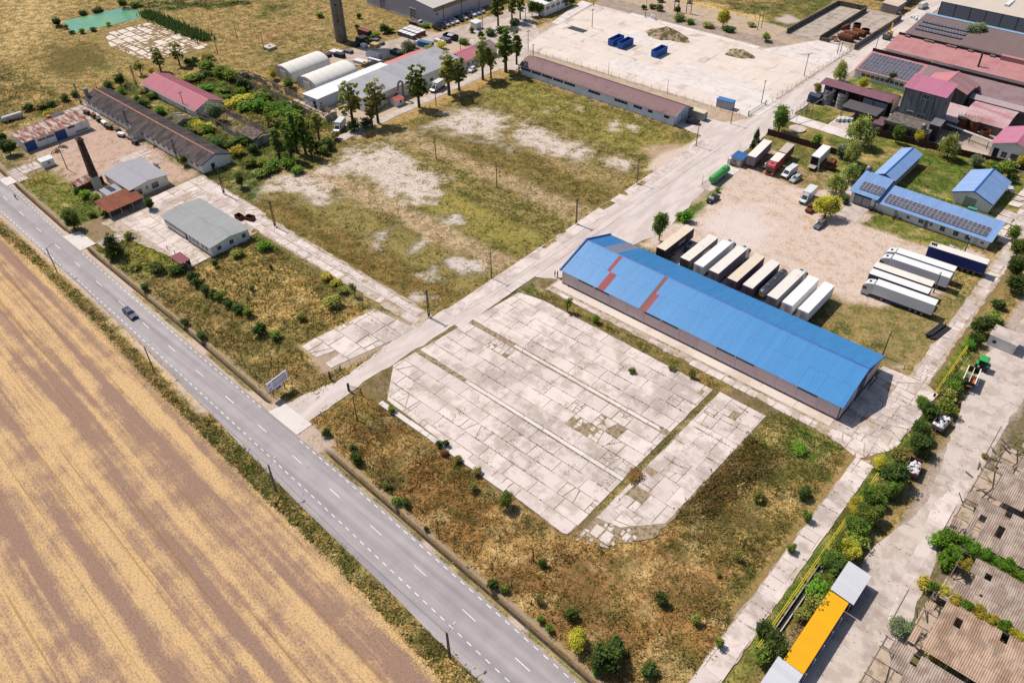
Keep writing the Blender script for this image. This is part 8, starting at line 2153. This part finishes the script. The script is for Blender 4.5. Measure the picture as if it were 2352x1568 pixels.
grove('in the meadow above the pale yard', [B('yellow', 0, 2, 1935, 250, 8, 7.5), B('bush_g', 0, 2, 1540, 190, 2.6, 6), B('bush', 0, 2, 1350, 100, 3, 4), B('bush', 0, 2, 1520, 130, 4, 3.4), B('bush_g', 0, 2, 1290, 80, 2, 4), B('bush', 0, 2, 1210, 85, 2, 3), B('bush_l', 0, 2, 1640, 220, 2, 5), B('bush_o', 0, 2, 1800, 250, 2, 6), B('bush', 0, 2, 1990, 290, 2.2, 6), B('bush_g', 0, 2, 2330, 380, 3.4, 4.6), B('bush', 0, 2, 1360, 20, 2.6, 4), B('bush_o', 0, 2, 2200, 240, 1.6, 5)])
grove('round the factory', [B('round', 0, 3, 95, 1215, 9.5, 8.4), B('willow', 0, 3, 650, 755, 7.6, 7.4), B('yellow', 0, 3, 870, 815, 4.4, 5.4), B('dark', 0, 3, 1120, 785, 5, 4), B('bush_o', 0, 3, 450, 855, 4, 4.2), B('bush_l', 0, 3, 440, 1345, 4.4, 4), B('willow', 0, 3, 830, 1340, 10, 10.5), B('willow', 0, 3, 760, 1500, 7.6, 7.6), B('bush_w', 0, 3, 680, 1440, 4.6, 5), B('yellow', 0, 3, 900, 1130, 3.4, 5), B('round', 0, 3, 1170, 1310, 6.4, 4.6), B('yellow', 0, 3, 1370, 1320, 5, 4.4), B('willow', 0, 3, 1640, 1450, 8, 7.6), B('bush_w', 0, 3, 1900, 1525, 4, 4.6), B('yellow', 0, 3, 2320, 1540, 5, 5), B('yellow', 0, 3, 2030, 1545, 2.6, 4), B('bush_w', 0, 3, 1860, 420, 9.5, 8.6), B('dark', 0, 3, 2030, 455, 6, 6), B('yellow', 0, 3, 1930, 445, 6, 5), B('yellow', 0, 3, 2330, 500, 5, 6), B('conifer', 0, 2, 2240, 1295, 5, 2.8), B('conifer', 0, 2, 2205, 1375, 4.6, 2.6)])
grove('along the lorry park', [B('yellow', 1, 3, 520, 430, 7.4, 8.6), B('willow', 1, 3, 620, 215, 6.6, 7.4), B('willow', 1, 3, 740, 100, 6, 6.6), B('bush', 1, 3, 830, 60, 4, 5), B('round', 1, 2, 1350, 640, 9.5, 5.4), B('bush_l', 1, 2, 1590, 465, 3.2, 4.4), B('bush_l', 1, 2, 1885, 195, 1.4, 1.8), B('bush_y', 1, 3, 1655, 300, 1.6, 2.2), B('bush', 1, 3, 700, 300, 2.4, 3), B('bush_l', 1, 2, 1540, 440, 2, 3)])
grove('beside the blue-roofed yard wall', [B('round', 1, 3, 2235, 640, 4.6, 5), B('round', 1, 3, 2270, 800, 6, 6.4), B('dark', 1, 3, 2240, 960, 6, 7), B('dark', 1, 3, 2250, 1120, 5.4, 6.6), B('dark', 1, 3, 1930, 1500, 5, 6), B('bush_g', 1, 3, 2060, 1400, 3, 5), B('bush', 1, 3, 2110, 1260, 2.6, 4), B('bush_g', 1, 3, 2080, 60, 5, 7), B('bush', 1, 3, 2230, 100, 3, 4), B('bush_g', 0, 3, 2200, 1560, 3, 6)])
grove('in the hedge along the yellow pipe', [B('dark', 2, 3, 1470, 690, 3.8, 5), B('round', 2, 3, 1400, 600, 2.6, 4), B('dark', 2, 3, 1370, 870, 4.4, 5.4), B('dark', 2, 3, 1360, 1010, 4.8, 5.8), B('dark', 2, 3, 1140, 1310, 5.4, 7.2), B('bush_o', 2, 3, 1190, 1080, 3, 4.4), B('yellow', 2, 3, 1010, 1160, 3.2, 4), B('round', 2, 3, 930, 1470, 3.8, 5), B('yellow', 2, 3, 800, 1560, 3, 5), B('dark', 2, 3, 1620, 470, 2.6, 3.4), B('bush_g', 2, 3, 1690, 400, 2, 3.4), B('round', 3, 3, 870, 80, 4.2, 5.4), B('round', 3, 3, 780, 180, 4, 5), B('yellow', 3, 3, 730, 400, 4.4, 5), B('round', 3, 3, 520, 490, 3.4, 4.4), B('round', 3, 3, 640, 330, 3.2, 4), B('dark', 3, 3, 50, 1290, 5, 5.4), B('bush_g', 3, 3, 420, 830, 2, 3.4), B('bush_o', 3, 3, 300, 960, 2.2, 3.4), B('bush_g', 3, 3, 480, 660, 2, 3.4), B('bush_g', 3, 2, 2290, 1350, 3, 3.6), B('dark', 3, 2, 2300, 1130, 3.6, 4), B('bush_l', 2, 3, 1850, 60, 2, 3), B('dark', 2, 3, 1890, 20, 3.2, 4.4)])
grove('over the ruins on the right edge', [*[Mx('creeper', -.6 + 1.9 * q, 110.5 + vr.uniform(-.5, .5), vr.uniform(1.0, 1.7), vr.uniform(3.4, 5)) for q in range(11)], *[Mx('creeper_y' if q % 3 else 'creeper', .8 + 1.8 * q, 99.0 + vr.uniform(-.3, .3), vr.uniform(.8, 1.3), vr.uniform(2.6, 3.6)) for q in range(9)], Mx('creeper', 1.2, 107.6, 1.4, 4.4), Mx('creeper_y', 3.4, 106.4, 1.2, 3.6), B('bush_w', 3, 3, 1200, 1100, 3, 4.4), B('bush_l', 3, 3, 1640, 470, 2.4, 5), B('bush_l', 3, 3, 1560, 300, 2.6, 4), B('bush_y', 3, 3, 1420, 680, 2.2, 3.4), B('bush_l', 3, 3, 1850, 1520, 2.6, 3.4), B('bush_y', 3, 3, 1500, 1320, 1.8, 3), B('bush_y', 3, 3, 1620, 1390, 1.8, 3), B('bush_o', 2, 3, 1985, 1070, 1.2, 1.6)])
grove('on the weedy plot by the grey-roofed office', [B('dark', 1, 0, 690, 530, 6, 6.6), B('conifer', 1, 0, 1060, 785, 8, 6.6), B('dark', 1, 0, 1385, 355, 4, 4.2), B('bush', 1, 0, 1450, 920, 2.4, 5), B('bush', 1, 0, 1640, 930, 2.4, 5), B('bush', 1, 0, 1780, 1010, 3, 4), B('bush', 1, 0, 1820, 1060, 2.6, 3.4), B('bush', 1, 0, 1900, 1130, 2.8, 3.4), B('bush', 1, 0, 1970, 1160, 2.4, 3), B('bush_g', 1, 0, 2040, 1180, 2.6, 3.4), B('bush', 1, 0, 2110, 1250, 2.2, 3.2), B('bush', 1, 0, 2190, 1300, 2.6, 3.4), B('bush_g', 1, 0, 2290, 1330, 2.4, 3.4), B('bush', 1, 0, 1340, 1100, 2.2, 2.6), B('bush', 1, 0, 1700, 1410, 1.8, 2.6), B('bush', 1, 0, 1860, 1540, 2, 2.8), B('bush_l', 1, 0, 790, 240, 2, 4.6), B('bush_l', 1, 0, 890, 270, 2, 4), B('bush_l', 1, 0, 710, 200, 1.8, 3.4), B('bush_g', 1, 0, 850, 420, 1.6, 3), B('bush_o', 1, 0, 1250, 900, 1.8, 4), B('bush_g', 1, 0, 1190, 620, 2, 3), B('bush', 1, 0, 970, 420, 2, 2.6),
    B('bush', 1, 1, 50, 1500, 3.6, 4.2), B('bush_g', 1, 1, 180, 1540, 2, 3.4), B('bush_o', 1, 1, 710, 1240, 3, 5), B('thin', 1, 1, 905, 1150, 4, 3), B('bush_y', 1, 1, 660, 990, 1.8, 3.6), B('bush_y', 1, 1, 740, 1050, 1.8, 3.4), B('bush_o', 1, 1, 800, 1120, 1.8, 3.6), B('bush_l', 1, 1, 80, 720, 2.4, 4.6), B('bush', 1, 1, 140, 900, 1.4, 1.4), B('bush_g', 1, 1, 420, 1370, 1.6, 2.6), B('bush', 1, 0, 1980, 880, 2.2, 2.2), B('bush_o', 1, 0, 2180, 780, 1.8, 4), B('bush_g', 1, 0, 2320, 1100, 1.6, 1.8), B('dark', 1, 0, 2220, 150, 5, 4), B('bush_g', 1, 1, 60, 40, 2, 6), B('bush_g', 1, 1, 380, 20, 2, 5)])
grove('round the near concrete yard', [B('bush', 2, 1, 650, 860, 1.9, 2.4), B('bush', 2, 1, 935, 1110, 2.8, 3), B('bush', 2, 1, 900, 1010, 2, 2.2), B('bush_g', 2, 1, 1250, 640, 1.4, 2.2), B('bush', 2, 1, 1690, 965, 1.8, 1.8), B('bush', 2, 1, 1750, 960, 1.8, 1.8), B('bush_b', 2, 1, 1730, 1040, 1.2, 2), B('bush_o', 2, 1, 1850, 1100, 1.5, 2.2), B('bush_o', 2, 1, 2030, 1215, 1.7, 2.2), B('bush_o', 2, 1, 1990, 1360, 1.8, 2.4), B('bush', 2, 1, 1380, 1510, 2, 2), B('bush_g', 2, 1, 1290, 1490, 1.8, 2.2), B('bush_g', 2, 1, 1200, 1340, 1.6, 1.8), B('round', 2, 1, 2300, 1520, 3.8, 4), B('bush_g', 2, 2, 1470, 260, 1.3, 1.8), B('bush_o', 2, 2, 1650, 330, 2.6, 2.2), B('bush_g', 2, 2, 1100, 285, 1.4, 2), B('thin', 1, 2, 510, 1290, 4.2, 3.4), B('bush_l', 1, 2, 770, 1390, 2, 2.2), B('bush_b', 2, 2, 1140, 1250, .9, 4), B('bush', 2, 3, 330, 1420, 2.6, 3), B('bush_o', 2, 2, 2260, 1440, 2.2, 3.4), B('bush', 3, 2, 1360, 820, 2.8, 2.6), B('dark', 3, 2, 850, 1400, 5, 7), B('yellow', 3, 2, 600, 1220, 3.6, 4.4), B('bush', 3, 2, 540, 970, 2.4, 2.6), B('dark', 3, 2, 940, 1300, 4, 4.6), B('bush', 3, 2, 1250, 1480, 2.2, 3.2), B('bush_o', 3, 2, 1680, 1010, 2.2, 2), B('bush_o', 3, 2, 2070, 430, 1.8, 2.2), B('bush_o', 3, 2, 1890, 580, 1, 1.2), B('bush', 3, 2, 285, 490, 2, 1.8), B('bush_o', 3, 2, 250, 830, 2, 2.2), B('bush_g', 3, 2, 340, 1090, 1.8, 1.6), B('bush_g', 3, 2, 260, 1000, 1.4, 1.6), B('bush', 3, 1, 2170, 690, 2.2, 2.2), B('bush_g', 3, 1, 2280, 720, 1.4, 2), B('bush', 3, 1, 1565, 165, 1.2, 1.2), B('bush_l', 3, 2, 770, 1480, 1.4, 1.6), B('bush_g', 3, 3, 210, 360, 2, 2), B('bush_g', 3, 3, 350, 70, 2.6, 2.2), B('bush_g', 3, 2, 1900, 1230, 2, 1.8), B('bush_l', 2, 3, 280, 1000, 1.4, 4)])
grove('by the green pond', [B('dark', 0, 0, 530, 240, 3.6, 6), B('bush', 0, 0, 610, 262, 1.6, 3), B('dark', 0, 0, 1140, 72, 4, 6), B('bush_l', 0, 0, 755, 305, 1.8, 3.4), B('bush', 0, 0, 860, 285, 1.6, 3.6), B('bush_l', 0, 0, 1000, 235, 1.4, 3), B('bush', 0, 0, 900, 100, 1.6, 6), B('bush', 0, 0, 760, 130, 1.6, 6), B('bush_g', 0, 0, 1250, 60, 2.4, 7), B('bush', 0, 0, 660, 310, 1.4, 3)])
hb = []
for q in range(26):
    yy = 84 + q * 2.7
    if 119 < yy < 128 or 134 < yy < 142: continue
    hb.append(Mx(vr.choice(('bush_g', 'bush_l', 'round', 'dark', 'bush_o')), -12.6 + vr.uniform(-.8, 1.0), yy + vr.uniform(-1, 1), vr.uniform(2.4, 4.2), vr.uniform(3.6, 5)))
grove('filling the hedge beside the right-hand yard', hb)
grove('between the barns at upper left', [Mx(vr.choice(('bush_g', 'bush_l', 'bush_y', 'bush', 'bush_o')), vr.uniform(-282, -216), vr.choice((vr.uniform(110.5, 117.5), vr.uniform(131, 144))), vr.uniform(1.6, 3.2), vr.uniform(4, 7)) for _ in range(34)])

# ------------------------------------------------------------------ grass, weeds, straw
def in_view(x, y, mg=.06):
    q = np.stack([x, y, np.full_like(x, -CAM_H)], 1)
    w = q @ np.array(AX_F); u = F_PX * (q @ np.array(AX_R)) / w; v = F_PX * (q @ np.array(AX_U)) / w
    return (w > 0) & (np.abs(u) < 1176 * (1 + mg)) & (np.abs(v) < 784 * (1 + mg))
CAg, CBg, HGg, GZg = CA.reshape(ny_, nx_, 4), CB.reshape(ny_, nx_, 4), HG.reshape(ny_, nx_), GZ.reshape(ny_, nx_)
rs = np.random.RandomState(5)
SOLID = []
def ground_sample(x, y):
    i = np.clip(np.searchsorted(gx, x) , 1, nx_ - 1)
    y0 = y.copy()
    for _ in range(3): y0 = y - (interp(x, DITCH) - 55.0) * np.clip(1 - np.maximum(0, np.abs(y0 - 55.0) - 4) / 40.0, 0, 1)
    j = np.clip(np.searchsorted(gy0, y0), 1, ny_ - 1)
    return j, i, y0
def scatter(name, label, cand, hmul, blades, wid, kind_fn, seed):
    r = np.random.RandomState(seed)
    x, y = cand
    j, i, y0 = ground_sample(x, y)
    dens, h = CAg[j, i, 3], HGg[j, i]
    return j, i, y0, dens, h
N = 2200000
x = rs.uniform(-440, 22, N); y = rs.uniform(5, 420, N)
k = in_view(x, y); x, y = x[k], y[k]
j, i, y0 = ground_sample(x, y)
dist = np.sqrt(x ** 2 + y ** 2 + CAM_H ** 2)
dens = CAg[j, i, 3]
keep = rs.uniform(0, 5.4, len(x)) < dens * np.clip(190 / dist, .45, 1.5)
keep &= ~((np.abs(y0 - 55) < .7))
keep &= ~((y > interp(x, EDGE_L) + .3) & (y < interp(x, ROAD_R) + .7))
keep &= y > interp(x, FIELD_E) - .2
for a, b, c, d in ((-107, 72, -51.2, 118), (-49.2, 78, -39.5, 118), (-100, 122.5, -26, 147.5), (-20.4, 60, -17.2, 119), (-112, 96, -100, 216), (-182, 92.2, -116, 94.1), (-182, 95, -117, 96.7)):
    inside = (x > a) & (x < c) & (y > b) & (y < d)
    keep &= ~(inside & (dens < 1.5))
pmask = np.zeros(len(x), bool)
for pp in PADS:
    q = np.array(pp)
    bx_ = np.where((x > q[:, 0].min()) & (x < q[:, 0].max()) & (y > q[:, 1].min()) & (y < q[:, 1].max()))[0]
    pmask[bx_[sdist(x[bx_], y[bx_], pp) < -.3]] = True
keep &= ~(pmask & (dens < 1.5)) | (rs.uniform(0, 1, len(x)) < .02)
x, y, j, i = x[keep], y[keep], j[keep], i[keep]
# weeds rooted in the joints of the concrete
def joint(n_, x0, x1, y0, y1, sy, sx):
    a = rs.uniform(0, 1, n_) < .6
    jy = np.where(a, y0 + sy * np.round(rs.uniform(0, (y1 - y0) / sy, n_)), rs.uniform(y0, y1, n_)); jx = np.where(a, rs.uniform(x0, x1, n_), x0 + sx * np.round(rs.uniform(0, (x1 - x0) / sx, n_)) + rs.normal(0, .5, n_))
    g = fbm(jx, jy, .22, 77) > .5
    return jx[g], jy[g] + rs.normal(0, .05, g.sum())
JX, JY = zip(*[joint(*q) for q in ((2600, -106, -51, 72.4, 85.6, 3.3, 6.6), (2200, -104, -51, 86.8, 100.8, 3.5, 6.6), (2400, -102, -51, 102.2, 118.4, 3.24, 6.6), (1500, -49.5, -39, 80, 118.6, 5.3, 3.65), (800, -182, -116, 92, 94.2, 2.2, 4.5), (900, -182, -116, 94.8, 96.8, 2, 4.5), (600, -20.6, -16.9, 62, 119, 4.3, 3.7), (700, -27, -16, 121, 147, 4.9, 3.8), (500, -99, -28, 124, 124.2, 1, 8), (700, -213, -182, 80, 98, 3.7, 4.1), (500, -133, -114, 74, 91, 4.2, 5.4), (500, -8, -1.4, 80, 190, 6.2, 3.5))])
JX, JY = np.concatenate(JX), np.concatenate(JY)
# straw along the edge of the stubble
xe = rs.uniform(-260, 10, 3600); ye = interp(xe, FIELD_E) + rs.normal(-.5, .7, 3600)
kk_ = in_view(xe, ye); xe, ye = xe[kk_], ye[kk_]
nt_ = len(x)
ratio = CBg[j, i, 3]
big = fbm(x, y, .34, 70, 4) * .55 + rs.uniform(0, 1, nt_) * .45
useB = big > (1 - ratio)
base = np.where(useB[:, None], CBg[j, i, :3], CAg[j, i, :3])
hgt = HGg[j, i] * rs.uniform(.45, 1.25, nt_) * (0.7 + .6 * fbm(x, y, .2, 41, 3))
x = np.concatenate([x, xe]); y = np.concatenate([y, ye])
base = np.concatenate([base, np.tile(np.array(A(232, 204, 150)), (len(xe), 1))]); hgt = np.concatenate([hgt, rs.uniform(.1, .3, len(xe))])
x = np.concatenate([x, JX]); y = np.concatenate([y, JY]); nj = len(JX)
base = np.concatenate([base, np.where(rs.uniform(0, 1, (nj, 1)) < .5, np.array(A(112, 98, 58)), np.array(A(96, 100, 50))) * rs.uniform(.8, 1.3, (nj, 1))]); hgt = np.concatenate([hgt, rs.uniform(.05, .13, nj)])
j2, i2, _ = ground_sample(x, y)
zb = GZg[j2, i2] - .03
zb = np.where(y < interp(x, FIELD_E) + .8, np.maximum(zb, .02), zb)
zb[-nj:] = .05
n = len(x)
NB = 4
ang = rs.uniform(0, 2 * np.pi, (n, NB)); lean = rs.uniform(.7, 2.2, (n, NB)); wd = (rs.uniform(.06, .16, (n, NB)) * (0.6 + hgt[:, None] * .9))
hh = hgt[:, None] * rs.uniform(.35, .85, (n, NB))
sg_ = np.full((n, 1), .16); sg_[-nj:] = .07; wd[-nj:] *= .55
ox = rs.normal(0, 1, (n, NB)) * sg_ + x[:, None]; oy = rs.normal(0, 1, (n, NB)) * sg_ + y[:, None]
ca, sa = np.cos(ang), np.sin(ang)
p0 = np.stack([ox - sa * wd, oy + ca * wd, np.broadcast_to(zb[:, None], ox.shape)], -1)
p1 = np.stack([ox + sa * wd, oy - ca * wd, np.broadcast_to(zb[:, None], ox.shape)], -1)
p2 = np.stack([ox + ca * hh * lean, oy + sa * hh * lean, zb[:, None] + hh], -1)
V = np.stack([p0, p1, p2], 2).reshape(-1, 3)
val = rs.uniform(1.0, 1.9, (n, NB, 1)) * np.array([1.0, 1.0, .96])
cc_ = base[:, None, :] * val
C4 = np.concatenate([np.repeat(cc_.reshape(-1, 3), 3, axis=0), np.ones((n * NB * 3, 1))], 1)
me = np_mesh('grass', V, np.arange(len(V)), np.full(n * NB, 3), mats=[grass_m], attrs={'col': C4})
tag(O('grass', me), 'dry and green weeds covering the open plots and verges', 'grass', None, 'stuff')
print('clumps', n, 'tris', n * NB)
# taller leafy weeds standing in the rough plots
N = 420000
x = rs.uniform(-440, 22, N); y = rs.uniform(5, 420, N)
k = in_view(x, y); x, y = x[k], y[k]
j, i, y0 = ground_sample(x, y)
dens, hg = CAg[j, i, 3], HGg[j, i]
pat = fbm(x, y, .16, 55)
keep = (dens > 1.3) & (hg > .24) & (rs.uniform(0, 1, len(x)) < np.clip((pat - .36) * 3.2, .04, 1) * .16 * dens) & (np.abs(y0 - 55) > .9) & ~((y > interp(x, EDGE_L) + .1) & (y < interp(x, ROAD_R) + .9)) & (y > interp(x, FIELD_E))
for pp in PADS:
    q = np.array(pp); b_ = (x > q[:, 0].min()) & (x < q[:, 0].max()) & (y > q[:, 1].min()) & (y < q[:, 1].max()) & keep
    b_ = np.where(b_)[0]; keep[b_[sdist(x[b_], y[b_], pp) < .2]] = False
x, y, j, i, hg, pat = x[keep], y[keep], j[keep], i[keep], hg[keep], pat[keep]
n, NL = len(x), 9
hw = hg * rs.uniform(.7, 1.7, n)
mixc = np.where((rs.uniform(0, 1, (n, 1)) < .5), CAg[j, i, :3], CBg[j, i, :3])
grn = np.array(A(104, 122, 48)); g_ = np.clip((fbm(x, y, .12, 66) - .45) * 5, 0, .75)[:, None]
mixc = (mixc * (1 - g_) + grn * g_) * 1.35
cen = np.stack([np.repeat(x, NL), np.repeat(y, NL), np.repeat(GZg[j, i], NL)], 1)
cen += rs.normal(0, 1, cen.shape) * np.repeat(np.stack([.22 + hw * .25, .22 + hw * .25, hw * 0], 1), NL, axis=0)
cen[:, 2] += np.repeat(hw, NL) * rs.uniform(.1, 1, n * NL)
cl = np.repeat(mixc, NL, axis=0) * rs.uniform(.7, 1.4, (n * NL, 1))
V, C = cards(cen, np.repeat(.16 + hw * .22, NL), np.concatenate([cl, np.ones((n * NL, 1))], 1), .3, rs)
me = np_mesh('weeds', V, np.arange(len(V)), np.full(n * NL, 4), mats=[grass_m], attrs={'col': C})
tag(O('weeds', me), 'taller leafy weeds standing in the rough plots and verges', 'weeds', None, 'stuff')
print('weeds', n)
# reeds along the old ditch by the pond
A0, A1 = T(0, 0, 1340, 130), T(0, 0, 1890, 370)
m_ = 2600
f = rs.uniform(0, 1, m_); xr = A0.x + (A1.x - A0.x) * f + rs.normal(0, 1.6, m_); yr = A0.y + (A1.y - A0.y) * f + rs.normal(0, 1.6, m_)
hr_ = rs.uniform(1.0, 2.6, m_); an = rs.uniform(0, 6.28, m_)
V = np.stack([np.stack([xr - np.sin(an) * .3, yr + np.cos(an) * .3, np.zeros(m_)], -1), np.stack([xr + np.sin(an) * .3, yr - np.cos(an) * .3, np.zeros(m_)], -1), np.stack([xr + np.cos(an) * .4, yr + np.sin(an) * .4, hr_], -1)], 1).reshape(-1, 3)
cr_ = np.array(A(92, 122, 66))[None] * rs.uniform(.7, 1.5, (m_, 1))
me = np_mesh('reeds', V, np.arange(len(V)), np.full(m_, 3), mats=[grass_m], attrs={'col': np.concatenate([np.repeat(cr_, 3, 0), np.ones((m_ * 3, 1))], 1)})
tag(O('reeds', me), 'belt of green reeds behind the broken platform', 'reeds', None, 'stuff')
